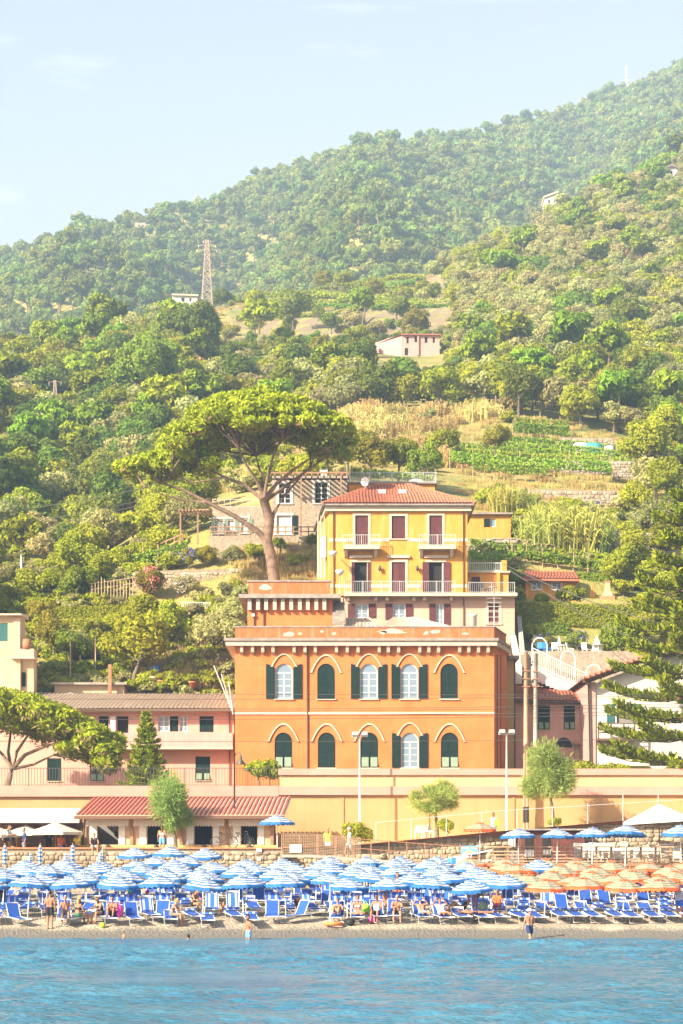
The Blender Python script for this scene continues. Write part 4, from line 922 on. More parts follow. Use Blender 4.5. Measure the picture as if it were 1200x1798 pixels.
St.put(MB().beam((St.X(478), 173.8, St.Z(838.5)), (St.X(615), 173.8, St.Z(838.5)), .14, .14), 'pergola_beam', 'wood_mid'); St.put(MB().box(St.X(478), St.X(615), 176.4, 182.2, St.Z(838), St.Z(834)), 'roof_slab', 'grey_slab')
for px_ in (530, 599): St.put(MB().beam((St.X(px_), 173.8, St.Z(960)), (St.X(px_), 173.8, St.Z(840)), .13), 'pergola_post', 'wood_mid')
St.put(MB().box(St.X(563), St.X(573), 179, 179.6, St.Z(834), St.Z(817)).box(St.X(561), St.X(575), 178.9, 179.7, St.Z(817), St.Z(814)), 'chimney', 'plaster_white')
St.put(MB().box(St.X(372), St.X(560), 172.6, 176, St.Z(1010), St.Z(952)), 'terrace_base', 'rubble')
for i in range(15): St.put(MB().beam((St.X(374+i*13), 172.7, St.Z(952)), (St.X(374+i*13), 172.7, St.Z(935)), .1), 'railing_post', 'wood_mid')
for py_ in (936, 944): St.put(MB().beam((St.X(373), 172.7, St.Z(py_)), (St.X(558), 172.7, St.Z(py_)), .09), 'railing_rail', 'wood_mid')
# porch on the left with a slatted roof
for px_ in (322, 352): St.put(MB().beam((St.X(px_), 173, St.Z(965)), (St.X(px_), 173, St.Z(908)), .14), 'porch_post', 'wood_mid')
St.put(MB().beam((St.X(318), 173, St.Z(909)), (St.X(372), 173, St.Z(905)), .15), 'porch_beam', 'wood_mid')
for i in range(9): St.put(MB().beam((St.X(320+i*6), 172.6, St.Z(907)), (St.X(324+i*6), 177.2, St.Z(901)), .12, .08), 'porch_slat', 'wood_pale')

# ================================================================== long pink building on the left
Pk = Bld('pink_terrace_building', 'long pink building with balcony parapet and pale tiled roof beside the orange villa', 'building', 230, 1385, 139)
hu = [(173, 190, 1257, 1280), (205, 225, 1257, 1287), (277, 297, 1257, 1284), (298, 313, 1257, 1284), (315, 329, 1257, 1284), (350, 375, 1257, 1285), (110, 128, 1257, 1284)]
Pk.wall('upper_wall', -60, 411, 1246, 1300, hu, 'plaster_pink', .3)
hl = [(82, 107, 1331, 1371), (157, 182, 1331, 1371), (343, 369, 1328, 1370)]
Pk.wall('lower_wall', -60, 411, 1300.2, 1392, hl, 'plaster_pink', .3)
Pk.put(MB().box(Pk.X(-60)+.01, Pk.X(411)-.01, 139.6, 147.5, Pk.Z(1392), Pk.Z(1246)), 'body', 'plaster_pink')
Pk.box('balcony_parapet', 195, 410, 1288, 1313, -.75, .301, 'plaster_pink_pale'); Pk.box('balcony_edge', 194, 410.5, 1313, 1316.5, -.85, .302, 'trim_white')
for a, b_, t_, bt in hl: Pk.pair(a, b_, t_, bt, 'shutter_green', .34, flap=(a > 120)); Pk.box('sill', a-1, b_+1, bt, bt+1.5, .2, .5, 'trim_white')
for a, b_, t_, bt in ((173, 190, 1257, 1280), (350, 375, 1257, 1285), (110, 128, 1257, 1284)): Pk.pair(a, b_, t_, bt, 'shutter_green', .34)
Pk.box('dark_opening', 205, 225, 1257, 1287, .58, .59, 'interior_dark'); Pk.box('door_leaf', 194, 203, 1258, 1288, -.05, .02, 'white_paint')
Pk.window(277, 297, 1257, 1284, False, .42); Pk.pair(298, 313, 1257, 1284, 'shutter_green', .4); Pk.window(315, 329, 1257, 1284, False, .42)
ev = PZ(1246, 138.6); zt_ = PZ(1219, 147.6)
rf = Pk.put(MB().add([(PX(-60, 138.6), 138.4, ev), (PX(413, 138.6), 138.4, ev), (PX(413, 138.6), 147.6, zt_), (PX(-60, 138.6), 147.6, zt_), (PX(-60, 138.6), 138.4, ev-.14), (PX(413, 138.6), 138.4, ev-.14), (PX(413, 138.6), 147.6, ev-.14), (PX(-60, 138.6), 147.6, ev-.14)], [(0, 1, 2, 3), (4, 5, 1, 0), (7, 6, 5, 4), (1, 5, 6, 2), (3, 7, 4, 0), (2, 6, 7, 3)]), 'roof', 'roof_tile_pale')
tile_roof(((PX(-60, 138.6), 138.35, ev), (PX(413, 138.6), 138.35, ev), (PX(-60, 138.6), 147.6, zt_), (PX(413, 138.6), 147.6, zt_)), 'roof_tile_pale', rf, Pk.org, .3, .42)
Pk.put(MB().tube([(PX(-60, 138), 138.3, ev-.06), (PX(413, 138), 138.3, ev-.06)], .07, 6), 'gutter', 'brown_pipe', rf)
for i in range(11): Pk.put(MB().box(Pk.X(140+i*26), Pk.X(146+i*26), 139.6, 140.1, ev+.12, ev+.34), 'roof_vent', 'grey_slab', rf)
Pk.put(MB().tube([(Pk.X(403), 139.2, Pk.Z(1247)), (Pk.X(403), 139.2, Pk.Z(1380))], .05, 6), 'downpipe', 'brown_pipe')
for i in range(3): Pk.put(MB().beam((Pk.X(411), 138.0, Pk.Z(1254+i)), (Pk.X(378+i*13), 137.6, Pk.Z(1172+i*14)), .06), 'leaning_mast', 'white_paint')

# flat yellow hut on the slope behind
Hu = Bld('flat_roofed_hut', 'small cream hut with dark flat roof and teal window behind the pink building', 'building', 158, 1232, 148.5)
Hu.wall('wall', 96, 218, 1203, 1245, [(152, 175, 1218, 1229)], 'plaster_cream'); Hu.put(MB().box(Hu.X(96)+.01, Hu.X(218)-.01, 148.8, 152, Hu.Z(1245), Hu.Z(1203)), 'body', 'plaster_cream')
Hu.put(MB().box(Hu.X(91), Hu.X(224), 148, 152.5, Hu.Z(1203)+.002, Hu.Z(1199)), 'roof', 'grey_slab'); Hu.shutter(152, 175, 1218, 1229, 'shutter_teal', .05)
Hu.put(MB().box(Hu.X(192), Hu.X(198), 147.8, 148.0-.002, Hu.Z(1238), Hu.Z(1168)), 'flue', 'rust'); Hu.put(MB().lathe([(.01, -.05), (.2, 0), (.3, .12)], (0, 0, 0), 12).build, '', '') if False else None
Hu.put(MB().extr([(Hu.X(126)+.3*math.cos(a), Hu.Z(1224)+.3*math.sin(a)) for a in np.arange(0, 6.28, .4)], 147.7, 147.8).beam((Hu.X(126), 147.8, Hu.Z(1224)), (Hu.X(126), 148.02, Hu.Z(1226)), .05), 'satellite_dish', 'galvanised')
Sh = Bld('brick_red_shed', 'low shed with rusty red roof beside the cream hut', 'building', 120, 1206, 151.5)
Sh.put(MB().add([(Sh.X(62), 151, Sh.Z(1206)), (Sh.X(180), 151, Sh.Z(1206)), (Sh.X(184), 154, Sh.Z(1184)), (Sh.X(62), 154, Sh.Z(1186)), (Sh.X(62), 151, Sh.Z(1208)), (Sh.X(180), 151, Sh.Z(1208)), (Sh.X(184), 154, Sh.Z(1208)), (Sh.X(62), 154, Sh.Z(1208))], [(0, 1, 2, 3), (0, 4, 5, 1), (1, 5, 6, 2), (2, 6, 7, 3), (3, 7, 4, 0)]), 'roof', 'roof_red'); Sh.box('wall', 64, 179, 1208, 1225, .1, 2.5, 'plaster_cream')

# cream house cut by the left edge
Cl = Bld('cream_house', 'cream house with teal shutters, tiled eaves and rounded balcony above the pink building', 'building', 20, 1235, 146)
Cl.wall('wall', -120, 36, 1078, 1245, [(-8, 14, 1094, 1126)], 'plaster_cream'); Cl.put(MB().box(Cl.X(-120)+.01, Cl.X(36)-.01, 146.3, 148.4, Cl.Z(1245), Cl.Z(1078)), 'body', 'plaster_cream'); Cl.pair(-8, 14, 1094, 1126, 'shutter_teal', .06)
rf = Cl.put(MB().add([(Cl.X(-125), 145.4, Cl.Z(1079)), (Cl.X(40), 145.4, Cl.Z(1079)), (Cl.X(36), 150, Cl.Z(1068)), (Cl.X(-125), 150, Cl.Z(1068)), (Cl.X(-125), 145.4, Cl.Z(1081.5)), (Cl.X(40), 145.4, Cl.Z(1081.5)), (Cl.X(36), 150, Cl.Z(1078)), (Cl.X(-125), 150, Cl.Z(1078))], [(0, 1, 2, 3), (0, 4, 5, 1), (1, 5, 6, 2), (7, 6, 5, 4), (3, 7, 4, 0), (2, 6, 7, 3)]), 'roof', 'roof_tile_pale')
Cl.box('side_wing', 36.2, 58, 1154, 1245, .4, 2.0, 'plaster_cream'); Cl.box('balcony_parapet', 22, 61, 1140, 1153.8, -.3, 1.4, 'plaster_rose'); Cl.box('balcony_slab', 20, 62, 1154, 1157, -.4, 1.4, 'trim_white')
Cl.box('pier', 24, 36, 1085, 1139.8, -.1, -.002, 'plaster_rose'); Cl.put(MB().lathe([(.02, 0), (.3, 0), (.34, .3), (.3, .75), (.02, .78)], (Cl.X(48), 145.9, Cl.Z(1140)), 12), 'water_butt', 'rust')
Cl.shutter(38, 44, 1180, 1205, 'shutter_green', .3)
Cl2 = Bld('white_cottage', 'white cottage with thin red roof edge on the left slope', 'building', 8, 1070, 172)
Cl2.put(MB().extr([(Cl2.X(-60), Cl2.Z(1075)), (Cl2.X(31), Cl2.Z(1075)), (Cl2.X(31), Cl2.Z(1040)), (Cl2.X(0), Cl2.Z(1029)), (Cl2.X(-60), Cl2.Z(1024))], 172, 177), 'wall', 'plaster_white')
Cl2.put(MB().beam((Cl2.X(0), 174.5, Cl2.Z(1027.5)), (Cl2.X(34), 174.5, Cl2.Z(1040)), 5.4, .14).beam((Cl2.X(-60), 174.5, Cl2.Z(1022.5)), (Cl2.X(0), 174.5, Cl2.Z(1027.5)), 5.4, .14), 'roof', 'roof_red'); Cl2.shutter(-2, 4, 1046, 1064, 'shutter_green', -.06)

# ================================================================== right side: pink house, white house
Pr = Bld('pink_house', 'small pink house with tiled roof and half-open green shutters behind the wooden poles', 'building', 967, 1345, 144)
Pr.wall('wall', 904, 1031, 1230, 1350, [(945, 966, 1238, 1281), (990, 1010, 1238, 1281), (1008, 1026, 1308, 1346)], 'plaster_pink_pale')
Pr.put(MB().box(Pr.X(904)+.01, Pr.X(1031)-.01, 144.3, 150, Pr.Z(1350), Pr.Z(1230)), 'body', 'plaster_pink_pale')
for a, b_ in ((945, 966), (990, 1010)): Pr.surround(a, b_, 1238, 1281, 1.6, 'plaster_cream', -.02, .05); Pr.pair(a, b_, 1238, 1281, 'shutter_green', .04, flap=True)
rq = ((Pr.X(902), 143.4, Pr.Z(1232)), (Pr.X(1033), 143.4, Pr.Z(1233)), (PX(904, 149), 149, PZ(1205, 149)), (PX(1022, 149), 149, PZ(1208, 149)))
rf = Pr.put(MB().add(rq+((Pr.X(904), 151, Pr.Z(1232)), (Pr.X(1033), 151, Pr.Z(1233)))+tuple((p[0], p[1], p[2]-.14) for p in rq[:2]), [(0, 1, 3, 2), (2, 3, 5, 4), (6, 7, 1, 0), (7, 6, 4, 5), (1, 5, 3), (0, 2, 4)]), 'roof', 'roof_tile'); tile_roof(rq, 'roof_tile', rf, Pr.org)
Pr.put(MB().tube([(Pr.X(902), 143.3, Pr.Z(1234)), (Pr.X(1033), 143.3, Pr.Z(1235))], .08, 6), 'gutter', 'dark_metal', rf)
Pr.put(MB().extr([(Pr.X(990)+.62*math.cos(a), Pr.Z(1312)+.72*math.sin(a)) for a in np.arange(0, 3.15, .26)], 143.9, 143.998), 'dark_arch', 'interior_dark'); Pr.box('door_canopy', 1006, 1030, 1304, 1308, -.7, .01, 'wood_mid'); Pr.box('door', 1008, 1026, 1308, 1346, .15, .2, 'plaster_cream')  # the arch is a plain dark half-round plate against the wall
Wh = Bld('white_house', 'white gabled house with red tiled verge and wooden balcony behind the branches', 'building', 1120, 1350, 140)
Wh.put(MB().box(Wh.X(1030), Wh.X(1046), 139.9, 147, Wh.Z(1352), Wh.Z(1198)), 'corner_wall', 'plaster_pink_pale')
pl = [(Wh.X(1046.1), Wh.Z(1352)), (Wh.X(1300), Wh.Z(1352)), (Wh.X(1300), Wh.Z(1190)), (Wh.X(1200), Wh.Z(1140)), (Wh.X(1046.1), Wh.Z(1200))]
Wh.put(facade_mesh(pl, [[(Wh.X(1066), Wh.Z(1270)), (Wh.X(1125), Wh.Z(1270)), (Wh.X(1125), Wh.Z(1236)), (Wh.X(1066), Wh.Z(1236))], [(Wh.X(1137), Wh.Z(1345)), (Wh.X(1173), Wh.Z(1345)), (Wh.X(1173), Wh.Z(1333)), (Wh.X(1137), Wh.Z(1333))]], 140, .3), 'gable_wall', 'plaster_white')
Wh.put(MB().extr([(x*.999, z-.01) for x, z in pl], 140.3, 148), 'body', 'plaster_white')
Wh.shutter(1066, 1079, 1236, 1270, 'shutter_teal', -.05); Wh.box('dark_opening', 1083, 1112, 1237, 1270, .2, .24, 'interior_grey'); Wh.box('window_post', 1079.5, 1083, 1236, 1270, .02, .26, 'white_paint'); Wh.shutter(1112, 1125, 1236, 1270, 'shutter_teal', -.05)
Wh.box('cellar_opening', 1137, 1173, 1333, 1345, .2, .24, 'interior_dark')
vg = MB().beam((Wh.X(1022), 139.3, Wh.Z(1198)), (Wh.X(1202), 139.3, Wh.Z(1134)), .5, .22).beam((Wh.X(1200), 139.3, Wh.Z(1134)), (Wh.X(1310), 139.3, Wh.Z(1188)), .5, .22); Wh.put(vg, 'verge_board', 'wood_dark')
Wh.put(MB().add([(Wh.X(1020), 139, Wh.Z(1195)), (Wh.X(1201), 139, Wh.Z(1130)), (Wh.X(1201), 148.5, Wh.Z(1130)), (Wh.X(1020), 148.5, Wh.Z(1195)), (Wh.X(1312), 139, Wh.Z(1186)), (Wh.X(1312), 148.5, Wh.Z(1186))], [(0, 1, 2, 3), (1, 4, 5, 2)]), 'roof', 'roof_tile')
for i in range(19):
    a = Vector((Wh.X(1022), 138.95, Wh.Z(1195))).lerp(Vector((Wh.X(1201), 138.95, Wh.Z(1131))), i/19); b_ = Vector((Wh.X(1022), 138.95, Wh.Z(1195))).lerp(Vector((Wh.X(1201), 138.95, Wh.Z(1131))), (i+1.12)/19)
    Wh.put(MB().tube([a+Vector((0, 0, .07)), b_+Vector((0, 0, .02))], [.14, .11], 8), 'verge_tile', 'roof_tile')
bc = MB()
Wh.box('balcony_floor', 1046.5, 1112, 1298, 1302, -1.1, .01, 'wood_dark')
for px_ in (1048, 1070, 1092, 1111): Wh.box('balcony_post', px_-1.2, px_+1.2, 1271, 1298, -1.08, -1.0, 'wood_dark')
for py_ in (1271, 1279, 1287): Wh.box('balcony_rail', 1046.5, 1112, py_, py_+2, -1.1, -1.085, 'wood_dark')
for px_ in (1050, 1072): Wh.box('balcony_bracket', px_-1.5, px_+1.5, 1302.1, 1309, -.7, .01, 'wood_dark')
Wh.put(MB().tube([(Wh.X(1033), 139.75, Wh.Z(1203)), (Wh.X(1036), 139.75, Wh.Z(1345))], .06, 6), 'downpipe', 'shutter_green')
Wh.box('low_awning', 1085, 1136, 1342, 1346, -1.3, .01, 'awning_cream')

# ================================================================== small houses on the slopes
Ys = Bld('yellow_shed', 'flat roofed yellow shed with one green shuttered window on the vineyard terrace', 'building', 860, 945, 176)
Ys.wall('wall', 822, 897, 904, 950, [(861, 871, 911, 925)], 'plaster_yellow'); Ys.put(MB().box(Ys.X(822)+.01, Ys.X(897)-.01, 176.3, 180, Ys.Z(950), Ys.Z(904)), 'body', 'plaster_yellow')
Ys.box('roof', 818, 900, 901, 904, -.4, 4.2, 'grey_slab'); Ys.window(861, 871, 911, 925, False, .1, nx=1, nz=1); Ys.shutter(850, 860.5, 911, 925, 'shutter_green', -.06)
Yc = Bld('yellow_cottage', 'yellow cottage with red tiled roof and two white framed windows above the hedge', 'building', 965, 1060, 165)
Yc.wall('wall', 923, 1012, 1015, 1068, [(935, 951, 1022, 1035), (970, 986, 1022, 1035)], 'plaster_yellow'); Yc.put(MB().box(Yc.X(923)+.01, Yc.X(1012)-.01, 165.3, 169.5, Yc.Z(1068), Yc.Z(1015)), 'body', 'plaster_yellow')
for a, b_ in ((935, 951), (970, 986)): Yc.surround(a, b_, 1022, 1035, 1.8, 'white_paint', -.03, .06); Yc.window(a, b_, 1022, 1035, False, .1, nx=2, nz=1, pane='pane_dark')
rq = ((Yc.X(918), 164.3, Yc.Z(1018)), (Yc.X(1017), 164.3, Yc.Z(1019)), (PX(922, 168), 168, PZ(1003, 168)), (PX(1010, 168), 168, PZ(1004, 168)))
rf = Yc.put(MB().add(rq+((Yc.X(922), 171, Yc.Z(1016)), (Yc.X(1012), 171, Yc.Z(1016)))+tuple((p[0], p[1], p[2]-.16) for p in rq[:2]), [(0, 1, 3, 2), (2, 3, 5, 4), (6, 7, 1, 0), (7, 6, 4, 5), (1, 5, 3), (0, 2, 4)]), 'roof', 'roof_tile'); tile_roof(rq, 'roof_tile', rf, Yc.org)
Ph = Bld('pink_farmhouse', 'pink farmhouse of two blocks with small dark windows standing among hillside trees', 'building', 715, 625, 395)
Ph.wall('wall', 706, 772, 587, 630, [(714, 718, 591, 603), (728, 733, 590, 601), (746, 751, 591, 602), (760, 764, 592, 602), (711, 717, 611, 624)], 'plaster_pink_pale'); Ph.put(MB().box(Ph.X(706)+.02, Ph.X(772)-.02, 395.3, 403, Ph.Z(630), Ph.Z(587)), 'body', 'plaster_pink_pale')
for a, b_, t_, bt in [(714, 718, 591, 603), (728, 733, 590, 601), (746, 751, 591, 602), (760, 764, 592, 602), (711, 717, 611, 624)]: Ph.shutter(a, b_, t_, bt, 'shutter_green', .1, th=.1)
Ph.put(MB().prism([(PX(660, 400), 402), (PX(706, 395)-.01, 395.02), (PX(706, 395)-.01, 403)], Ph.Z(630), Ph.Z(586)), 'gable_block', 'plaster_pink_pale')
Ph.put(MB().add([(Ph.X(704), 394.3, Ph.Z(587.5)), (Ph.X(774), 394.3, Ph.Z(588)), (Ph.X(774), 404, Ph.Z(583)), (Ph.X(700), 404, Ph.Z(579)), (PX(657, 400), 402.5, Ph.Z(589))], [(0, 1, 2, 3), (0, 3, 4)]).add([(Ph.X(704), 394.3, Ph.Z(589)), (Ph.X(774), 394.3, Ph.Z(589.5)), (Ph.X(774), 394.3, Ph.Z(588)), (Ph.X(704), 394.3, Ph.Z(587.5))], [(0, 1, 2, 3)]), 'roof', 'roof_tile')
Ph.put(MB().box(Ph.X(733), Ph.X(735.5), 394.6, 395, Ph.Z(624), Ph.Z(588)), 'pilaster', 'plaster_pink_pale')
Wf = Bld('white_farmhouse', 'low white farmhouse with one green shutter beside the lattice pylon', 'building', 325, 538, 521)
Wf.put(MB().extr([(Wf.X(303), Wf.Z(545)), (Wf.X(347), Wf.Z(545)), (Wf.X(347), Wf.Z(521)), (Wf.X(308), Wf.Z(518)), (Wf.X(303), Wf.Z(520))], 521, 528), 'wall', 'plaster_white'); Wf.put(MB().beam((Wf.X(302), 524.3, Wf.Z(518)), (Wf.X(349), 524.3, Wf.Z(519.5)), 8, .35), 'roof', 'roof_tile_pale')
Wf.shutter(319, 324, 523, 529, 'shutter_green', -.1, th=.12); Wf.shutter(333, 336, 524, 529, 'shutter_green', -.1, th=.12)
Wr = Bld('white_ridge_house', 'white house with pale roof half hidden on the olive ridge', 'building', 968, 372, 652)
Wr.put(MB().extr([(Wr.X(957), Wr.Z(410)), (Wr.X(979), Wr.Z(410)), (Wr.X(979), Wr.Z(339)), (Wr.X(957), Wr.Z(347))], 652, 660), 'wall', 'plaster_white'); Wr.put(MB().beam((Wr.X(955), 656, Wr.Z(346.5)), (Wr.X(981), 656, Wr.Z(337)), 9, .5), 'roof', 'roof_tile_pale'); Wr.shutter(963, 965.5, 351, 357, 'shutter_green', -.1, th=.15)
Wt = Bld('stone_hut', 'tiny pale stone hut with a dark window high on the ridge', 'building', 1179, 311, 640)
Wt.put(MB().extr([(Wt.X(1168), Wt.Z(335)), (Wt.X(1190), Wt.Z(335)), (Wt.X(1190), Wt.Z(296)), (Wt.X(1179), Wt.Z(292)), (Wt.X(1168), Wt.Z(296))], 640, 645), 'wall', 'plaster_white'); Wt.shutter(1177, 1181, 300, 306, 'shutter_green', -.1, th=.15); Wt.put(MB().beam((Wt.X(1166), 642, Wt.Z(296)), (Wt.X(1179), 642, Wt.Z(291.5)), 6, .3).beam((Wt.X(1179), 642, Wt.Z(291.5)), (Wt.X(1192), 642, Wt.Z(296)), 6, .3), 'roof', 'grey_slab')
Ru = Bld('ruined_building', 'roofless brown stone ruin with window gaps on the far ridge', 'building', 232, 410, 1065)
Ru.wall('wall', 237, 270, 391, 412, [(243, 246, 395, 400), (250, 253, 395, 400), (258, 261, 395, 400)], 'rubble', th=.8); Ru.box('back_wall', 237, 270, 392, 412, 6, 6.8, 'rubble'); Ru.box('tower', 203, 213, 384, 400, -1, 5, 'rubble'); Ru.box('yard_wall', 270, 312, 402, 406, -2, -1, 'plaster_white')
# ------------------------------------------------------------------ ground of the town
def promz(px): return float(np.interp(px, [-800, 480, 640, 880, 1090, 2000], [4.12, 4.12, 4.35, 5.15, 5.75, 6.0]))
pm('paving', S(190, 165, 135), S(210, 186, 155), scale=1.5, rough=0.9, bump=0.1)
xs = [PX(p, 118) for p in (-1800, -800, 480, 640, 880, 1090, 2000, 3000)]; zz = [promz(p) for p in (-1800, -800, 480, 640, 880, 1090, 2000, 3000)]
b = MB(); n = len(xs)
b.add([(x, 114.3, z) for x, z in zip(xs, zz)]+[(x, 124.6, z) for x, z in zip(xs, zz)], [(i, i+1, n+i+1, n+i) for i in range(n-1)])
tag(b.build('promenade', 'paving'), kind='structure')
tag(MB().box(-130, 130, 124.5, 127, 2.0, 7.25).build('railway_embankment', 'concrete'), kind='structure')

# base stones for rubble masonry
def stone_arrays(seed):
    rng = np.random.default_rng(seed); bm = bmesh.new(); bmesh.ops.create_cube(bm, size=1.0)
    bmesh.ops.bevel(bm, geom=bm.edges[:], offset=0.2, segments=1, affect='EDGES')
    V = np.array([v.co for v in bm.verts]); bmesh.ops.triangulate(bm, faces=bm.faces[:]); bm.verts.index_update(); F = np.array([[v.index for v in f.verts] for f in bm.faces]); bm.free()
    return V+rng.normal(0, .035, V.shape), F
STN = [stone_arrays(k) for k in range(6)]
STM = []
for k, (V, F) in enumerate(STN): STM.append(np_mesh('stone', V, F, 'stone'))
def masonry(name, label, A, B, zb, ztop, sw, sh, mat='stone', nparts=0, th=0.5, coping=None, mort='mortar', cat='wall', thick_front=0.07, seed=1):
    """A,B: (x,y) ends of the wall face; zb/ztop: functions of u in 0..1; stones laid in wavering courses"""
    A, B = Vector((*A, 0)), Vector((*B, 0)); d = (B-A); Lg = d.length; d.normalize(); nrm = Vector((d.y, -d.x, 0))
    org = A.lerp(B, .5); org.z = zb(.5); t = thing(name, label, cat, org); rg_ = random.Random(seed)
    core = MB(); k = 14; vs = []
    for i in range(k+1):
        u = i/k; p = A.lerp(B, u)
        for (off, z) in ((0, zb(u)-.3), (0, ztop(u)), (-th, ztop(u)), (-th, zb(u)-.3)): q = p+nrm*off; vs.append((q.x, q.y, z))
    core.add(vs, [(i*4+j, i*4+(j+1) % 4, i*4+4+(j+1) % 4, i*4+4+j)[::-1] for i in range(k) for j in range(4)]+[(0, 1, 2, 3)[::-1], (k*4+3, k*4+2, k*4+1, k*4)[::-1]])
    core.build('core', mort, t, org)
    sts = []; zmin = min(zb(0), zb(1)); zmax = max(ztop(0), ztop(.5), ztop(1)); z = zmin
    while z < zmax:
        hgt = sh*rg_.uniform(.6, 1.4); x = -sw*rg_.random()
        while x < Lg:
            w_ = sw*rg_.uniform(.4, 1.6); u = (x+w_/2)/Lg
            if 0.005 < u < .995 and z+hgt*.85 < ztop(u) and z+hgt > zb(u)-.1: sts.append((x+w_/2, z+hgt/2+rg_.uniform(-.2, .2)*sh, w_*.97, hgt*.97, rg_.uniform(-.06, .06)))
            x += w_
        z += hgt
    ang = math.atan2(d.y, d.x); big = sorted(range(len(sts)), key=lambda i: -sts[i][2]*sts[i][3])
    own = set(big[:nparts])
    Vs, Fs, o = [], [], 0
    for i, (x, zc, w_, hh, ti) in enumerate(sts):
        p = A+d*x; si = rg_.randrange(6); dep = thick_front*rg_.uniform(.6, 1.5)*2
        if i in own:
            s_ = link('stone', STM[si], t); s_.location = (p.x-org.x, p.y-org.y, zc-org.z); s_.rotation_euler = (0, ti*2.2, ang); s_.scale = (w_, dep, hh)
        else:
            V, F = STN[si]; W = V*np.array([w_, dep, hh]); W = rotz(W, ang); Vs.append(W+np.array([p.x-org.x, p.y-org.y, zc-org.z])); Fs.append(F+o); o += len(V)
    if Vs:
        q = link('stonework', np_mesh('stonework', np.concatenate(Vs), np.concatenate(Fs), mat), t); q['kind'] = 'stuff'
    if coping:
        n = int(Lg/.45)
        for i in range(n):
            u0, u1 = i/n, (i+.96)/n; a, b_ = A.lerp(B, u0), A.lerp(B, u1); a.z, b_.z = ztop(u0)+.05, ztop(u1)+.05
            MB().beam(a-nrm*(th/2-.06), b_-nrm*(th/2-.06), th+.12, .09).build('coping_tile', coping, t, org)
    return t

# sea wall below the promenade, then the rising wall to the right
masonry('sea_wall', 'rubble stone sea wall with terracotta coping below the restaurant', (PX(-420, 114), 114), (PX(497, 114), 114), lambda u: 1.8, lambda u: 4.06, .36, .22, nparts=290, coping='terracotta', seed=3)
def rt(u): return float(np.interp(u, [0, .085, .352, .562, .75, 1], [PZ(1490, 115), PZ(1487, 115), PZ(1461, 115), PZ(1440, 115), PZ(1432, 115), PZ(1430, 115)]))
masonry('ramp_wall', 'rubble stone wall rising beside the walkway with terracotta coping', (PX(497.5, 115), 115), (PX(1666, 115), 115), lambda u: 1.8, rt, .36, .22, nparts=295, coping='terracotta', seed=4)

# long railway wall, cream with pink bands
Rw = Bld('railway_wall', 'long cream and amber railway wall with two pink bands below the orange villa', 'wall', 850, 1478, 124)
Rw.box('lower_wall', 494, 1900, 1396, 1490, 0, .5, 'wall_amber'); Rw.box('lower_band', 490, 1905, 1381, 1396, -.25, .6, 'band_pink'); Rw.box('upper_wall', 492, 1903, 1361, 1380.8, -.1, .5, 'wall_cream'); Rw.box('coping', 489, 1906, 1350, 1361, -.28, .62, 'band_pink')
for i in range(9): Rw.box('pilaster', 600+i*150, 604+i*150, 1397, 1478, -.06, .01, 'wall_amber')
Rl = Bld('yard_wall', 'pink topped terrace wall with iron railing behind the restaurant roof', 'wall', 240, 1478, 124)
Rl.box('lower_wall', -900, 493.5, 1399, 1490, .05, .5, 'wall_amber'); Rl.box('band', -900, 489.5, 1380, 1398.8, -.2, .55, 'band_pink')
Rl.railing(-60, 489, 1348, 1380, .2, 'dark_metal', .19, .013, 1.9)
# white house beyond, wires' poles etc. come later

# ------------------------------------------------------------------ restaurant pavilion
Rs = Bld('beach_restaurant', 'low beach restaurant with red striped metal roof and open serving windows', 'building', 315, 1488, 117)
bays = [(150, 232), (232, 319), (319, 399), (399, 478)]
hol = [(172, 208, 1447, 1483), (259, 293, 1447, 1483), (342, 373, 1447, 1483), (424, 452, 1447, 1483)]
Rs.wall('front_wall', 146, 480, 1437, 1495, hol, 'wood_pale', 0, .2)
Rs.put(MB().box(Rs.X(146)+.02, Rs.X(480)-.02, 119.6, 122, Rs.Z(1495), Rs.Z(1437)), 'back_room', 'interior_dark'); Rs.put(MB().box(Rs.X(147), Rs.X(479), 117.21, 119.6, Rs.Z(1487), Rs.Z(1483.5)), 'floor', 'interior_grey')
for xx in (147, 478): Rs.put(MB().box(Rs.X(xx), Rs.X(xx+1.2), 117.21, 119.59, Rs.Z(1483)+.01, Rs.Z(1437)), 'side_wall', 'wood_pale')
Rs.put(MB().box(Rs.X(166), Rs.X(214), 119.3, 119.5, Rs.Z(1483)+.02, Rs.Z(1440)), 'inner_panel', 'interior_grey'); Rs.put(MB().box(Rs.X(194), Rs.X(204), 119.1, 119.25, Rs.Z(1468), Rs.Z(1459)), 'television', 'interior_dark')
Rs.box('base_strip', 140, 486, 1484, 1489.5, -.25, -.003, 'plaster_yellow_pale')
for a, b_ in bays: 
    for px_ in ((a,) if b_ < 478 else (a, b_)): Rs.box('post', px_-2.6, px_+2.6, 1437, 1484, -.15, -.002, 'wood_mid')
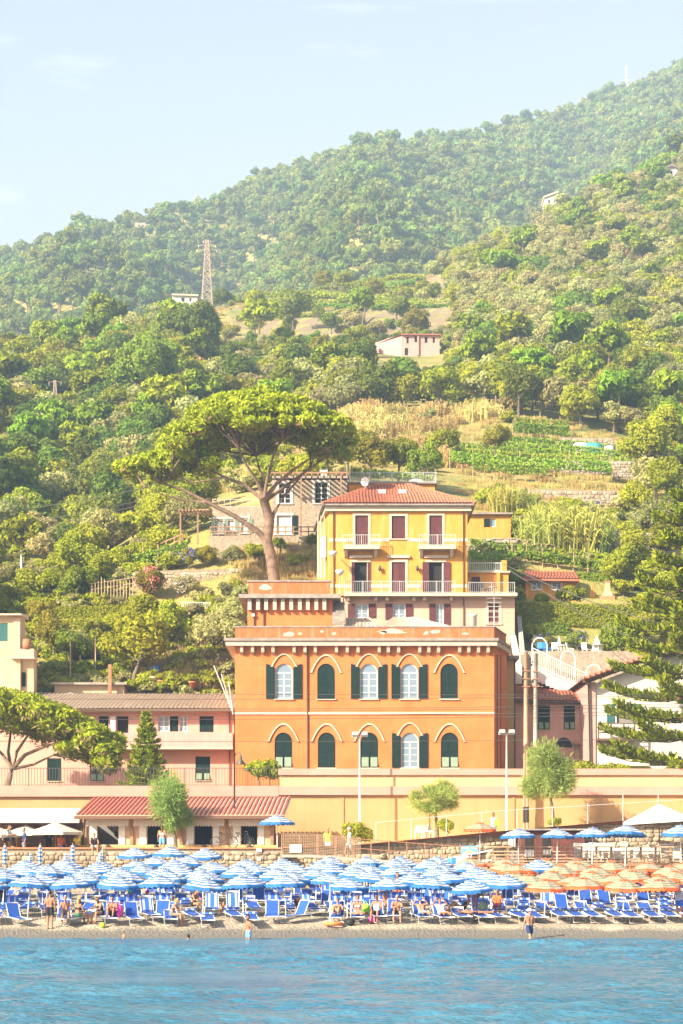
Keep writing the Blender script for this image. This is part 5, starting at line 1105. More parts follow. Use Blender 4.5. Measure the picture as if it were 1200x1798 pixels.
for (a, b_), h in zip(bays, hol):
    for (q0, q1) in ((h[0]-14, h[0]-1.5), (h[1]+1.5, h[1]+12)): Rs.box('window_panel', q0, q1, 1449, 1483, -.05, -.003, 'white_paint')
    f = MB(); x0, x1 = Rs.X(a+4), Rs.X(b_-4); n = 15
    for i in range(n):
        xa, xb = x0+(x1-x0)*i/n, x0+(x1-x0)*(i+.97)/n; xm = (xa+xb)/2
        f.add([(xa, 116.55, Rs.Z(1439)), (xb, 116.55, Rs.Z(1439)), (xb, 116.4, Rs.Z(1449.5)), (xm, 116.38, Rs.Z(1452)), (xa, 116.4, Rs.Z(1449.5))], [(4, 3, 2, 1, 0)])
    f.add([(x0, 116.99, Rs.Z(1436)), (x1, 116.99, Rs.Z(1436)), (x1, 116.55, Rs.Z(1439)), (x0, 116.55, Rs.Z(1439))], [(0, 3, 2, 1)])
    Rs.put(f, 'awning_valance', 'awning_cream')
    Rs.put(MB().lathe([(.01, -.1), (.14, -.02), (.14, .08), (.02, .14)], (Rs.X((a+b_)/2), 116.6, Rs.Z(1486.5)), 8), 'lamp', 'dark_metal')
pm('sheet_cream', S(226, 196, 172), rough=0.6)
e0, e1, r0_, r1_ = Vector((PX(131, 115.8), 115.8, PZ(1432, 115.8))), Vector((PX(500, 115.8), 115.8, PZ(1431, 115.8))), Vector((PX(163, 121.5), 121.5, PZ(1402, 121.5))), Vector((PX(512, 121.5), 121.5, PZ(1400, 121.5)))
rf = Rs.put(MB().add([e0, e1, r1_, r0_, e0-Vector((0, 0, .1)), e1-Vector((0, 0, .1)), r1_-Vector((0, 0, .1)), r0_-Vector((0, 0, .1))], [(0, 1, 2, 3), (7, 6, 5, 4), (0, 4, 5, 1), (1, 5, 6, 2), (2, 6, 7, 3), (3, 7, 4, 0)]), 'roof', 'sheet_cream')
for i in range(46):
    u = (i+.2)/46; a, b_ = e0.lerp(e1, u), r0_.lerp(r1_, u); w_ = (e1-e0).length/46*.56; dx = (e1-e0).normalized()*w_; up = Vector((0, 0, .09)); o3 = Vector((0, 0, .002))
    Rs.put(MB().add([a+o3, a+dx*.15+up, a+dx*.85+up, a+dx+o3, b_+o3, b_+dx*.15+up, b_+dx*.85+up, b_+dx+o3], [(0, 1, 5, 4), (1, 2, 6, 5), (2, 3, 7, 6), (3, 2, 1, 0)]), 'roof_rib', 'roof_red', rf)
Rs.put(MB().beam(e0+Vector((0, -.06, -.12)), e1+Vector((0, -.06, -.12)), .12, .2), 'gutter', 'brown_pipe', rf)
Rs.put(MB().tube([(Rs.X(145), 116.7, Rs.Z(1434)), (Rs.X(147), 116.9, Rs.Z(1490))], .05, 6), 'downpipe', 'shutter_green')

# covered terrace on the left
Aw = Bld('terrace_awning', 'wide cream awning over the restaurant terrace', 'awning', 60, 1488, 118)
Aw.put(MB().add([(PX(-150, 117), 116.6, PZ(1441, 117)), (PX(141, 117), 116.6, PZ(1441, 117)), (PX(143, 122), 122, PZ(1419, 122)), (PX(-150, 122), 122, PZ(1419, 122)), (PX(-150, 117), 116.6, PZ(1445, 117)), (PX(141, 117), 116.6, PZ(1445, 117)), (PX(143, 122), 122, PZ(1423, 122)), (PX(-150, 122), 122, PZ(1423, 122))], [(0, 1, 2, 3), (0, 4, 5, 1), (7, 6, 5, 4), (1, 5, 6, 2), (2, 6, 7, 3), (3, 7, 4, 0)]), 'canopy', 'awning_cream')
for px_ in (-60, 10, 74, 118, 140): Aw.put(MB().beam((PX(px_, 117), 117.2, 4.05), (PX(px_, 117), 117.2, PZ(1443, 117)), .16), 'post', 'wood_dark')
Aw.put(MB().box(PX(-150, 122), PX(143, 122), 121.6, 121.9, 4.05, PZ(1424, 122)), 'back_wall', 'wood_mid'); Aw.put(MB().box(PX(10, 120), PX(31, 120), 120, 120.12, 4.1, PZ(1458, 120)), 'screen', 'plaster_yellow')

# big square white parasols of the terrace
def parasol(px, pyrim, Y, w_, rise, label, zg, mat='awning_cream', pole='wood_mid', name='market_parasol', tilt=0.0):
    z0 = PZ(pyrim, Y); t = thing(name, label, 'parasol', (PX(px, Y), Y, zg), 'white parasols on the terrace' if tilt == 0 else None)
    b = MB(); n = 8; rr = [(w_/2*(1.15 if k % 2 == 0 else .93)*math.cos(k*math.pi/4+.4), w_/2*(1.15 if k % 2 == 0 else .93)*math.sin(k*math.pi/4+.4)) for k in range(n)]
    for k in range(n):
        a, c = rr[k], rr[(k+1) % n]; h = z0-zg
        b.add([(0, 0, h+rise), (a[0]*.55, a[1]*.55, h+rise*.42+tilt*a[0]*.55), (c[0]*.55, c[1]*.55, h+rise*.42+tilt*c[0]*.55), (a[0], a[1], h+tilt*a[0]), (c[0], c[1], h+tilt*c[0]), (c[0], c[1], h-.16+tilt*c[0]), (a[0], a[1], h-.16+tilt*a[0])], [(0, 1, 2), (1, 3, 4, 2), (3, 6, 5, 4)])
    b.build('canopy', mat, t)
    for k in range(n): MB().beam((0, 0, z0-zg+rise*.3), (rr[k][0]*.9, rr[k][1]*.9, z0-zg+rise*.08+tilt*rr[k][0]*.9), .03).build('rib', pole, t)
    MB().tube([(0, 0, -.02), (0, 0, z0-zg+rise+.08)], .035, 8).build('pole', pole, t)
    return t
parasol(-8, 1466, 116, 2.7, .55, 'white parasol shading diners at the end of the restaurant terrace', 4.12); parasol(46, 1463, 117.2, 2.4, .5, 'smaller white parasol between two wider ones on the restaurant terrace', 4.12); parasol(98, 1461, 115.6, 3.0, .6, 'wide white parasol on a wooden pole next to the striped roof', 4.12)

# ------------------------------------------------------------------ lamps, poles, wires
def lamp_post(px, pyt, pyb, Y, label):
    o = Vector((PX(px, Y), Y, promz(px)-.02)); t = thing('street_lamp', label, 'street lamp', o); zt = PZ(pyt, Y)
    MB().tube([o, (o.x, Y, o.z+1.2), (o.x, Y, zt)], [.09, .06, .05], 8).build('pole', 'dark_metal', t, o)
    MB().tube([(o.x, Y, zt-.35), (o.x+.1, Y, zt+.02), (o.x+.3, Y, zt+.02), (o.x+.38, Y, zt-.2)], .03, 6).build('arm', 'dark_metal', t, o)
    MB().lathe([(.02, 0), (.07, -.05), (.1, -.3), (.3, -.55), (.3, -.58), (.02, -.56)], (o.x+.38, Y, zt-.12), 12).build('lamp_shade', 'dark_metal', t, o)
def twin_lamp(px, pyt, Y, label):
    o = Vector((PX(px, Y), Y, promz(px)-.02)); t = thing('street_lamp', label, 'street lamp', o); zt = PZ(pyt, Y)
    MB().tube([o, (o.x, Y, zt-.1)], [.07, .05], 8).build('pole', 'white_metal', t, o); MB().box(o.x-.52, o.x+.52, Y-.05, Y+.05, zt-.14, zt-.06).build('crossbar', 'galvanised', t, o)
    for s_ in (-1, 1):
        h_ = MB().add([(o.x+s_*.3-.21, Y-.28, zt-.05), (o.x+s_*.3+.21, Y-.28, zt-.05), (o.x+s_*.3+.21, Y+.25, zt-.05), (o.x+s_*.3-.21, Y+.25, zt-.05), (o.x+s_*.3-.17, Y-.3, zt+.17), (o.x+s_*.3+.17, Y-.3, zt+.17), (o.x+s_*.3+.14, Y+.1, zt+.2), (o.x+s_*.3-.14, Y+.1, zt+.2)], [(3, 2, 1, 0), (4, 5, 6, 7), (0, 1, 5, 4), (1, 2, 6, 5), (2, 3, 7, 6), (3, 0, 4, 7)]).build('floodlight', 'galvanised', t, o)
        MB().box(o.x+s_*.3-.15, o.x+s_*.3+.15, Y-.31, Y-.302, zt-.01, zt+.13).build('lens', 'white_paint', h_, o)
lamp_post(412, 1322, 1490, 117.5, 'dark swan-neck street lamp in front of the restaurant roof')
twin_lamp(632, 1290, 122, 'pale twin-headed street lamp before a closed shutter of the orange villa'); twin_lamp(890, 1286, 122, 'pale twin-headed street lamp at the corner of the orange villa')
def wood_pole(px, pyt, Y, label, r=.16, mat='pole_wood', band=True):
    o = Vector((PX(px, Y), Y, promz(px)-.05)); t = thing('utility_pole', label, 'pole', o); zt = PZ(pyt, Y)
    MB().tube([o, (o.x, Y, zt)], [r*1.15, r*.8], 10).build('shaft', mat, t, o); MB().lathe([(r*.9, 0), (.02, .1)], (o.x, Y, zt), 10).build('cap', 'grey_slab', t, o)
    if band: MB().lathe([(r*1.25, 0), (r*1.22, 1.0)], (o.x, Y, o.z+.55), 10).build('collar', 'dark_metal', t, o)
    for k in range(3): MB().beam((o.x-.25, Y-.15, zt-1.2-k*.5), (o.x+.25, Y-.15, zt-1.2-k*.5), .06).build('bracket', 'rust', t, o)
wood_pole(924, 1145, 123.2, 'tall wooden utility pole with a dark collar at its foot'); wood_pole(941, 1148, 130, 'tall pale utility pole in front of the small pink house', .17, 'concrete', False)
def wire(p, q, sag, label, r=.022, n=18, name='overhead_wire', mat='cable', group=None):
    p, q = Vector(p), Vector(q); pts = [p.lerp(q, i/n)-Vector((0, 0, sag*4*(i/n)*(1-i/n))) for i in range(n+1)]
    o = p.lerp(q, .5); ob = MB().tube(pts, r, 4).build(name, mat, None, o); ob.location = o; return tag(ob, label, 'wire', group)
for i, (a, b_) in enumerate(((1214, 1219), (1226, 1219), (1244, 1232), (1250, 1239), (1255, 1246), (1262, 1250), (1301, 1296))):
    wire(at(-160, a, 128+i*.4), at(1380, b_, 128+i*.4), .12+.05*(i % 3), 'thin overhead railway wire crossing in front of the villas', .016, group='railway wires')
wire(at(884, 990, 150), at(1240, 1115, 132), .5, 'pale cable from the yellow house terrace sloping to the conifer', .03); wire(at(893, 1000, 152), at(1260, 1180, 133), .6, 'lower pale cable from the yellow house over the garden hedge', .03)
for i, (a, b_) in enumerate(((905, 838), (930, 858), (945, 864))): wire(at(-60, a, 215), at(330, b_, 190), .5, 'cable crossing the dark wooded gully', .03, group='cables over the gully')

# thin pole with stay at left slope
st = thing('stayed_pole', 'white pole with sloping stays on the left slope', 'pole', at(38, 1000, 182)); o = at(38, 1000, 182)
MB().tube([o-Vector((0, 0, .6)), at(38, 966, 182)], .09, 8).build('shaft', 'white_metal', st, o); MB().beam(at(38, 968, 182), at(-30, 990, 178), .07).beam(at(38, 970, 182), at(-30, 994, 178), .05).build('rail', 'pole_wood', st, o)
def garden_lamp(px, pyt, Y, label):
    o = gat(px, Y); t = thing('garden_lamp', label, 'lamp', o); zt = PZ(pyt, Y); MB().tube([o-Vector((0, 0, .2)), (o.x, Y, zt)], .035, 6).build('pole', 'dark_metal', t, o); MB().lathe([(.01, -.2), (.14, -.14), (.2, 0), (.14, .14), (.01, .2)], (o.x, Y, zt+.1), 10).build('globe', 'white_paint', t, o)
garden_lamp(180, 1000, 171, 'globe garden lamp on thin pole above the pergola hedge')

pm('pylon_steel', (0.46, 0.34, 0.28), rough=.7)
# ------------------------------------------------------------------ pylons
def pylon(px, pyt, pyb, Y, label, arms):
    o = Vector((PX(px, Y), Y, PZ(pyb, Y))); t = thing('lattice_pylon', label, 'pylon', o); Hh = PZ(pyt, Y)-o.z; wb, wt = Hh*.085, Hh*.022; rr = Hh*.0036
    lv = [0, .13, .25, .36, .46, .55, .63, .71, .78, .85, .91, .96, 1.0]; W = lambda u: wb+(wt-wb)*u
    for sx, sy in ((-1, -1), (1, -1), (1, 1), (-1, 1)): MB().beam((sx*W(0), sy*W(0), -1), (sx*W(1), sy*W(1), Hh), rr*2).build('leg', 'pylon_steel', t)
    for a, b_ in zip(lv[:-1], lv[1:]):
        m_ = MB(); A, B = W(a), W(b_); za, zb_ = a*Hh, b_*Hh
        cs = ((-1, -1), (1, -1), (1, 1), (-1, 1))
        for k in range(4):
            p, q = cs[k], cs[(k+1) % 4]; m_.beam((p[0]*A, p[1]*A, za), (q[0]*B, q[1]*B, zb_), rr*1.2).beam((q[0]*A, q[1]*A, za), (p[0]*B, p[1]*B, zb_), rr*1.2).beam((p[0]*B, p[1]*B, zb_), (q[0]*B, q[1]*B, zb_), rr*1.2)
        m_.build('bracing', 'pylon_steel', t)
    for u, l_ in arms:
        MB().beam((-l_, 0, u*Hh), (l_, 0, u*Hh), rr*1.8).build('crossarm', 'pylon_steel', t)
        for s_ in (-1, 1): MB().lathe([(rr*.6, 0), (rr*1.6, -.35), (rr*.6, -.7)], (s_*l_, 0, u*Hh), 6).build('insulator', 'galvanised', t)
pylon(364, 422, 543, 506, 'tall rusty lattice pylon on the terraced knoll', ((.93, 2.2), (.86, 2.6), (.99, 1.0))); pylon(97, 668, 748, 322, 'shorter lattice pylon standing in the wooded slope', ((.97, 1.0),))
an = thing('radio_mast', 'thin radio mast on the mountain ridge', 'mast', (PX(1100, 1475), 1475, hp(1100, 1475)-2)); MB().beam((0, 0, 0), (0, 0, PZ(115, 1475)-hp(1100, 1475)+2), 1.0).build('mast', 'galvanised', an); MB().beam((-2, 0, 18), (2, 0, 18), .7).beam((-2, 0, 22), (2, 0, 22), .7).build('antenna', 'white_paint', an)
for (px, pyt, Y, hgt) in ((518, 495, 556, 7), (862, 378, 615, 9), (1031, 312, 660, 8), (1015, 552, 430, 8), (855, 377, 618, 3), (637, 570, 420, 7)):
    g_ = gat(px, Y); t = thing('power_pole', 'slender power pole standing in the hillside trees', 'pole', g_, 'power poles on the hill'); MB().tube([(0, 0, -1), (0, 0, hgt)], [.16, .1], 6).build('shaft', 'concrete', t); MB().beam((-.7, 0, hgt-.4), (.7, 0, hgt-.4), .12).build('crossarm', 'rust', t)

# ------------------------------------------------------------------ garden walls, hedges, plants around the houses
def zline(pts, Y):
    us, zs = [q[0] for q in pts], [q[1] for q in pts]; return lambda u: float(np.interp(u, us, zs))
def gwall(name, label, px0, px1, Y, top0, top1, bot0, bot1, sw=.5, sh=.3, seed=1, th=1.0, nparts=0):
    return masonry(name, label, (PX(px0, Y), Y), (PX(px1, Y), Y), lambda u: PZ(bot0+(bot1-bot0)*u, Y), lambda u: PZ(top0+(top1-top0)*u, Y), sw, sh, 'stone_grey' if px0 > 700 else 'stone', seed=seed, th=th, nparts=nparts)
gwall('garden_wall', 'pale dry stone garden wall behind the oleanders', 236, 440, 170.4, 1003, 998, 1058, 1052, .45, .28, 5, nparts=120)
gwall('garden_wall', 'low stone wall below the long clipped hedge', 120, 330, 163.5, 1089, 1084, 1115, 1108, .45, .28, 6, nparts=60)
gwall('garden_wall', 'stone bank wall under the terrace of the stone house', 440, 560, 171.4, 955, 958, 1010, 1006, .45, .28, 7, nparts=60)
gwall('garden_wall', 'grey stone retaining wall behind the closed white parasols', 905, 1150, 161.5, 1094, 1102, 1140, 1140, .45, .26, 8, nparts=100)
gwall('vineyard_wall', 'stone retaining wall beneath the yellow shed', 822, 910, 173.5, 946, 944, 975, 972, .45, .26, 9, nparts=40)
gwall('vineyard_wall', 'high stone retaining wall beside the tall cane thicket', 1062, 1200, 176, 930, 940, 985, 985, .45, .26, 10, nparts=60)
gwall('vineyard_wall', 'stone terrace wall behind the solar panels', 900, 1085, 205, 858, 862, 882, 884, .5, .3, 11, nparts=60)
gwall('vineyard_wall', 'stone terrace wall below the blue water tanks', 985, 1118, 224, 808, 810, 838, 838, .5, .3, 12, nparts=50)
gwall('vineyard_wall', 'topmost stone terrace wall behind the blue water tanks', 985, 1078, 246, 768, 770, 800, 800, .5, .3, 13, nparts=40)

def hedge(label, px0, px1, Y, top0, top1, bot0, bot1, dep, mat, n, leaf=.14, seed=1):
    rng = np.random.default_rng(seed); x0, x1 = PX(px0, Y), PX(px1, Y); o = Vector(((x0+x1)/2, Y, PZ((bot0+bot1)/2, Y)))
    t = thing('hedge', label, 'hedge', o); u = rng.random(n); fc = rng.random(n); zt = PZ(0, Y)-0
    top = PZ(top0, Y)+(PZ(top1, Y)-PZ(top0, Y))*u; bot = PZ(bot0, Y)+(PZ(bot1, Y)-PZ(bot0, Y))*u
    wob = .12*vnoise((x0+(x1-x0)*u)*1.6, u*0, seed); P = np.zeros((n, 3)); Nn = np.zeros((n, 3)); P[:, 0] = x0+(x1-x0)*u
    isT = fc < .3; v = rng.random(n)
    P[:, 1] = np.where(isT, Y+dep*v, Y+rng.normal(0, .07, n)+wob); P[:, 2] = np.where(isT, top+wob+rng.normal(0, .06, n), bot+(top-bot)*v)
    Nn[:, 1] = np.where(isT, 0, -1); Nn[:, 2] = np.where(isT, 1, .25); Nn += rng.normal(0, .5, (n, 3)); Nn /= np.linalg.norm(Nn, axis=1, keepdims=True)
    V, F = leaf_quads(P, Nn, leaf, rng)
    link('foliage', np_mesh('hedge', V-np.array(o), F, mat), t)
    b = MB(); k = 12
    for i in range(k):
        ua, ub = i/k, (i+1)/k; b.add([(x0+(x1-x0)*q-o.x, y-o.y, z-o.z) for q in (ua, ub) for y in (Y+.08, Y+dep) for z in (PZ(bot0+(bot1-bot0)*q, Y)-.4, PZ(top0+(top1-top0)*q, Y)-.08)], [(0, 1, 5, 4), (2, 6, 7, 3), (1, 3, 7, 5), (0, 2, 3, 1), (4, 5, 7, 6)])
    b.build('inner_growth', mat, t)
    return t
hedge('long clipped bright green hedge above the left garden', 35, 320, 164.5, 1068, 1062, 1092, 1084, 1.2, 'leaf_bright', 9000, seed=1); hedge('short dark green hedge beside the white garden railing', 372, 432, 166, 1058, 1056, 1074, 1072, 1.0, 'leaf_broad', 1800, seed=2)
hedge('tall dark green clipped hedge below the yellow cottage', 908, 1140, 160.5, 1056, 1066, 1094, 1104, 1.4, 'leaf_broad', 9500, seed=3)
hedge('ivy-like hedge end hanging down the retaining wall by the stairs', 908, 1000, 159.6, 1092, 1098, 1150, 1135, .8, 'leaf_dark', 5200, seed=4)
hedge('dark trimmed hedge beside the brick barbecue', 1012, 1072, 170, 1005, 1008, 1030, 1032, 1.0, 'leaf_broad', 2000, seed=5)

def gp(kind, v, px, py, Y, sc, label, name='garden_shrub', cat='bush', rz=None, group=None):
    """plant with its foot at picture row py on its own depth"""
    return plant(name, kind, v, (PX(px, Y), Y, PZ(py, Y)), label, cat, group, sc, R.uniform(0, 6.28) if rz is None else rz)
G = [ # kind, px, foot py, Y, scale, label
 ('gtree', 138, 1040, 173, 1.05, 'tall yellow-green garden tree above the pergola hedge'), ('gtree', 120, 1030, 176, .85, 'second yellow-green tree leaning on the taller one above the hedge'),
 ('gtree', 172, 1046, 170.5, .72, 'smaller bright tree beside the globe lamp'), ('gdark', 135, 1060, 167.5, .85, 'rounded dark green bush just above the long hedge'),
 ('gtree', 236, 1212, 151, 1.25, 'dense rounded bright green tree behind the pale tiled roof'), ('gtree', 262, 1150, 157, .95, 'rounded tree between the dense garden tree and the low stone wall'), ('gtree', 296, 1160, 156, .95, 'leafy tree beside the thin pale shrub in the left garden'),
 ('golive', 385, 1175, 154, 1.15, 'wide pale olive-toned tree beside the orange tower'), ('golive', 360, 1150, 157, .8, 'pale airy tree under the white garden railing'), ('golive', 408, 1120, 159, .8, 'pale brushwood tree against the orange tower wall'),
 ('gdark', 125, 1175, 153, .8, 'dark green bush behind the rusty shed roof'), ('gdark', 95, 1160, 155, .85, 'dark leafy bush beside the cream house'), ('gdark', 160, 1150, 158, .8, 'dark bush under the low stone wall in the left garden'), ('gtree', 200, 1135, 160, .55, 'small bright tree under the low stone wall'), ('golive', 140, 1178, 154, .75, 'bare-branched pale tree in the left garden'),
 ('gdark', 75, 1110, 162, .7, 'dark shrub at the end of the long hedge'), ('gbush', 60, 1062, 168, 1.4, 'sprawling yellow-green bush by the grey garden store'), ('gbush', 30, 1075, 168, 1.3, 'low bush beside the white cottage'), ('gtree', 85, 1060, 170, .6, 'bright creeper-covered tree near the grey garden store'),
 ('gdark', 365, 1002, 171.5, .55, 'round dark shrub below the wooden terrace railing'), ('golive', 408, 1003, 171.5, .55, 'silvery round shrub below the wooden terrace railing'), ('gbush', 290, 985, 178, 1.6, 'tall bushy shrub beside the wooden stair railing'), ('gbush', 250, 1005, 175, 1.3, 'bright bush under the wooden stair railing'), ('gbush', 215, 1012, 175, 1.4, 'bright leafy bush at the foot of the wooden stair railing'),
 ('gdark', 492, 970, 171.3, .35, 'trailing bush on the terrace edge of the stone house'), ('gdark', 549, 965, 171.3, .35, 'small trailing bush close to the yellow house flank'), ('gbush', 520, 1000, 169, .7, 'dry shrub on the bank next to the umbrella pine'), ('gbush', 448, 985, 170.6, .8, 'shrub at the foot of the stone terrace wall by the pine'),
 ('golive', 330, 955, 186, 1.2, 'broad pale tree above the wooden porch'), ('gtree', 275, 960, 188, 1.0, 'leafy tree climbing the slope beside the porch'), ('gtree', 305, 930, 194, 1.1, 'bright spreading tree over the vine slope by the porch'), ('gtree', 345, 915, 197, 1.1, 'bright green tree behind the porch roof'),
 ('gbush', 455, 1378, 128.5, .95, 'yellow-green bush in the yard by the villa corner'), ('gbush', 474, 1378, 128.5, .7, 'smaller yellow-green bush against the railway wall end'),
 ('gbush', 520, 860, 196, 1.6, 'bush rising behind the pergola of the stone house'), ('gdark', 650, 850, 198, 1.3, 'dark tree right behind the roof terrace'), ('gtree', 610, 845, 200, 1.2, 'yellow-green tree behind the stone house chimney'), ('gdark', 700, 845, 200, 1.2, 'round dark tree behind the roof terrace railing'), ('gdark', 745, 850, 198, 1.0, 'dark bush at the corner of the roof terrace'), ('gtree', 575, 848, 204, 1.1, 'bright tree behind the pergola roof'),
 ('gdark', 905, 1045, 166, .6, 'dark bush between the yellow annex and the cottage'), ('gbush', 1000, 1066, 162.5, .95, 'rounded clipped bush in front of the yellow cottage'), ('gbush', 950, 1066, 162.5, .6, 'loose white-flecked shrub under the cottage window'),
 ('gtree', 1090, 1045, 168, .9, 'leafy tree beside the brick barbecue'), ('gtree', 1110, 1010, 174, .8, 'bright tree at the end of the vine terrace'), ('gdark', 1095, 1168, 155, .9, 'dark dense bush behind the closed white parasols'), ('gdark', 1120, 1150, 157, .9, 'dark bush against the retaining wall near the conifer'), ('gdark', 1070, 1165, 156, .6, 'dark shrub beside the garden wall'), ('gdark', 930, 1145, 158, .6, 'shaded shrub beside the steep stairs'),
 ('gtree', 1120, 925, 190, .9, 'bright tree in the upper vineyard'), ('gtree', 1175, 900, 196, 1.1, 'dense tree behind the big conifer'), ('gdark', 1160, 1000, 176, 1.1, 'dark tree behind the conifer boughs'), ('gdark', 1190, 1090, 160, 1.2, 'deep green tree hidden behind the conifer'), ('golive', 1150, 960, 182, 1.0, 'pale brush tree behind the conifer boughs'),
 ('gdark', 870, 800, 222, .9, 'dark bush at the lower corner of the vineyard'), ('gtree', 1130, 840, 215, 1.3, 'round tree at the far end of the vineyard terraces'), ('gtree', 1160, 815, 226, 1.3, 'tall bright tree above the vineyard end'), ('gbush', 780, 800, 226, 1.6, 'yellow shrub on the bank above the roof terrace'),
]
for i, (k, px, py, Y, sc, lb) in enumerate(G): gp(k, i, px, py, Y, sc, lb, 'garden_tree' if k in ('gtree', 'golive') else 'garden_shrub', 'tree' if k in ('gtree', 'golive') else 'bush')
def flowering(px, py, Y, sc, mat, label, n=900, v=0):
    t = gp('gdark' if mat != 'flower_white' else 'golive', v, px, py, Y, sc, label, 'flowering_shrub', 'bush'); rng = np.random.default_rng(int(px)); cm = TPL['gdark'][v][1]
    bl = crown_blobs(1.8, 1.7, 2.3, 12, rng); V, F = blob_leaves(bl, n, .17, rng, shell=(.98, 1.12)); link('blossom', np_mesh('blossom', V, F, mat), t)
flowering(262, 1058, 168, .72, 'flower_pink', 'pink flowering oleander before the dry stone wall', 1500); flowering(325, 1055, 168, .6, 'flower_white', 'white flowering oleander before the dry stone wall', 1000, 1); flowering(332, 1003, 171.3, .5, 'flower_blue', 'blue flowering plumbago beside the wooden terrace railing', 700, 2)
flowering(950, 1158, 156, .5, 'flower_blue', 'blue hydrangea bush next to the steep stairs', 260, 0); flowering(1015, 1150, 157.5, .5, 'flower_blue', 'blue hydrangea bush between the closed parasols', 260, 1); flowering(408, 1050, 168.5, .3, 'flower_pink', 'small magenta bougainvillea by the short hedge', 500, 2); flowering(590, 1352, 131, .01, 'flower_pink', 'x', 1) if False else None
# dry grass bank around the pine and the wild slope edges
k = 0
rg = np.random.default_rng(77)
gpts = []
for _ in range(420):
    px = rg.uniform(425, 580); Y = rg.uniform(165, 174); gpts.append((px, Y))
for _ in range(450):
    px = rg.uniform(790, 1130); Y = rg.uniform(190, 268); gpts.append((px, Y))
for _ in range(350):
    px = rg.uniform(240, 420); Y = rg.uniform(152, 160); gpts.append((px, Y))
for _ in range(700):
    px = rg.uniform(380, 810); Y = rg.uniform(470, 575); gpts.append((px, Y))
for v in range(2):
    sub = gpts[v::2]; P = [tuple(gat(a, b_)) for a, b_ in sub]
    scatter('dry_grass', 'dry straw-coloured grass on the garden banks and vineyard terraces', 'grass', P, rg.uniform(.35, .95, len(P)), rg.uniform(0, 6.28, len(P)), joined(*TPL['drygrass'][v], 'dry_grass'))
gb = []
for _ in range(1250):
    px = rg.uniform(-300, 430); Y = rg.uniform(150, 190)
    if px > 320 and Y > 168: continue
    gb.append((px, Y))
for _ in range(1100):
    px = rg.uniform(900, 1560); Y = rg.uniform(152, 200); gb.append((px, Y))
gb = [q for q in gb if not (915 < q[0] < 1090 and 162 < q[1] < 173) and not (35 < q[0] < 325 and 162 < q[1] < 165.5) and not (230 < q[0] < 440 and 165.8 < q[1] < 171.5) and not (900 < q[0] < 1150 and q[1] < 162)]
for v in range(3):
    sub = gb[v::3]; P = [tuple(gat(a, b_)-Vector((0, 0, .1))) for a, b_ in sub]
    scatter('ground_cover', 'low leafy undergrowth covering the garden slopes', 'undergrowth', P, rg.uniform(.3, .75, len(P)), rg.uniform(0, 6.28, len(P)), joined(*TPL['scrub'][v], 'ground_cover'))
for v, (kind, a, b_) in enumerate((('gtree', 1215, 1560), ('gdark', 1215, 1560), ('gtree', -300, -15), ('golive', -300, -15))):   # gardens going on beyond the houses
    P = [tuple(gat(rg.uniform(a, b_), rg.uniform(154, 192))) for _ in range(45)]; scatter('garden_growth', 'leafy garden growth beyond the houses', 'undergrowth', P, rg.uniform(.5, 1.1, 45), rg.uniform(0, 6.28, 45), joined(*TPL[kind][v % 3], 'garden_growth'))
# cane thickets
for i, (px, py, Y, sc) in enumerate(((955, 975, 176, 1.1), (980, 978, 176, 1.25), (1010, 980, 176, 1.2), (1040, 980, 176.5, 1.0), (970, 960, 178, 1.1), (1025, 965, 178.5, 1.1), (890, 905, 190, .8), (915, 908, 190, .75))):
    gp('cane', i, px, py, Y, sc, 'tall green cane thicket between the stone terraces' if i < 6 else 'low green cane clump above the yellow shed', 'cane_clump', 'cane', group='cane by the yellow shed' if i > 5 else 'cane thicket between terraces')

# ------------------------------------------------------------------ vineyard rows
def vine_row(px0, px1, Y, label, seed, hgt=1.5, dens=1.0, group=None, zoff=0):
    rng = np.random.default_rng(seed); x0, x1 = PX(px0, Y), PX(px1, Y); o = Vector(((x0+x1)/2, Y, h1((x0+x1)/2, Y)+zoff)); t = thing('vine_row', label, 'vines', o, group)
    n = int((x1-x0)/1.35)+1
    for i in range(n+1):
        x = x0+(x1-x0)*i/n; z = h1(x, Y)+zoff; MB().beam((x, Y, z-.3), (x+rng.normal(0, .06), Y, z+hgt*rng.uniform(1.0, 1.35)), .07).build('post', 'wood_pale', t, o)
    m_ = int((x1-x0)*130*dens); u = rng.random(m_); X = x0+(x1-x0)*u; cl = .5+.5*np.sin(X*2.2+seed)*np.sin(X*.9+seed); keep = rng.random(m_) < .35+.65*cl; X = X[keep]; m_ = len(X)
    P = np.stack([X, Y+rng.normal(0, .22 if Y < 300 else .6, m_), H(X, np.full(m_, Y))+zoff+hgt*(.45+.62*rng.random(m_))], 1); Nn = rng.normal(0, .6, (m_, 3)); Nn[:, 1] -= .6; Nn[:, 2] += .5; Nn /= np.linalg.norm(Nn, axis=1, keepdims=True)
    V, F = leaf_quads(P, Nn, .24 if Y < 300 else .42, rng, 1.2); link('foliage', np_mesh('vine_foliage', V-np.array(o), F, 'leaf_vine'), t)
    wv = MB(); wv.tube([(x0+(x1-x0)*i/8, Y, h1(x0+(x1-x0)*i/8, Y)+zoff+hgt*.95) for i in range(9)], .015, 4); wv.build('training_wire', 'galvanised', t, o)
for i, (a, b_, Y) in enumerate(((790, 1075, 222), (800, 1090, 226), (795, 985, 231), (870, 1110, 236), (880, 1080, 241), (900, 1000, 252), (905, 1000, 256), (1000, 1120, 229), (830, 960, 217))):
    vine_row(a, b_, Y, 'staked grapevine row on the sunny terraces above the yellow house', 300+i, 2.0, 2.2, 'upper vineyard rows')
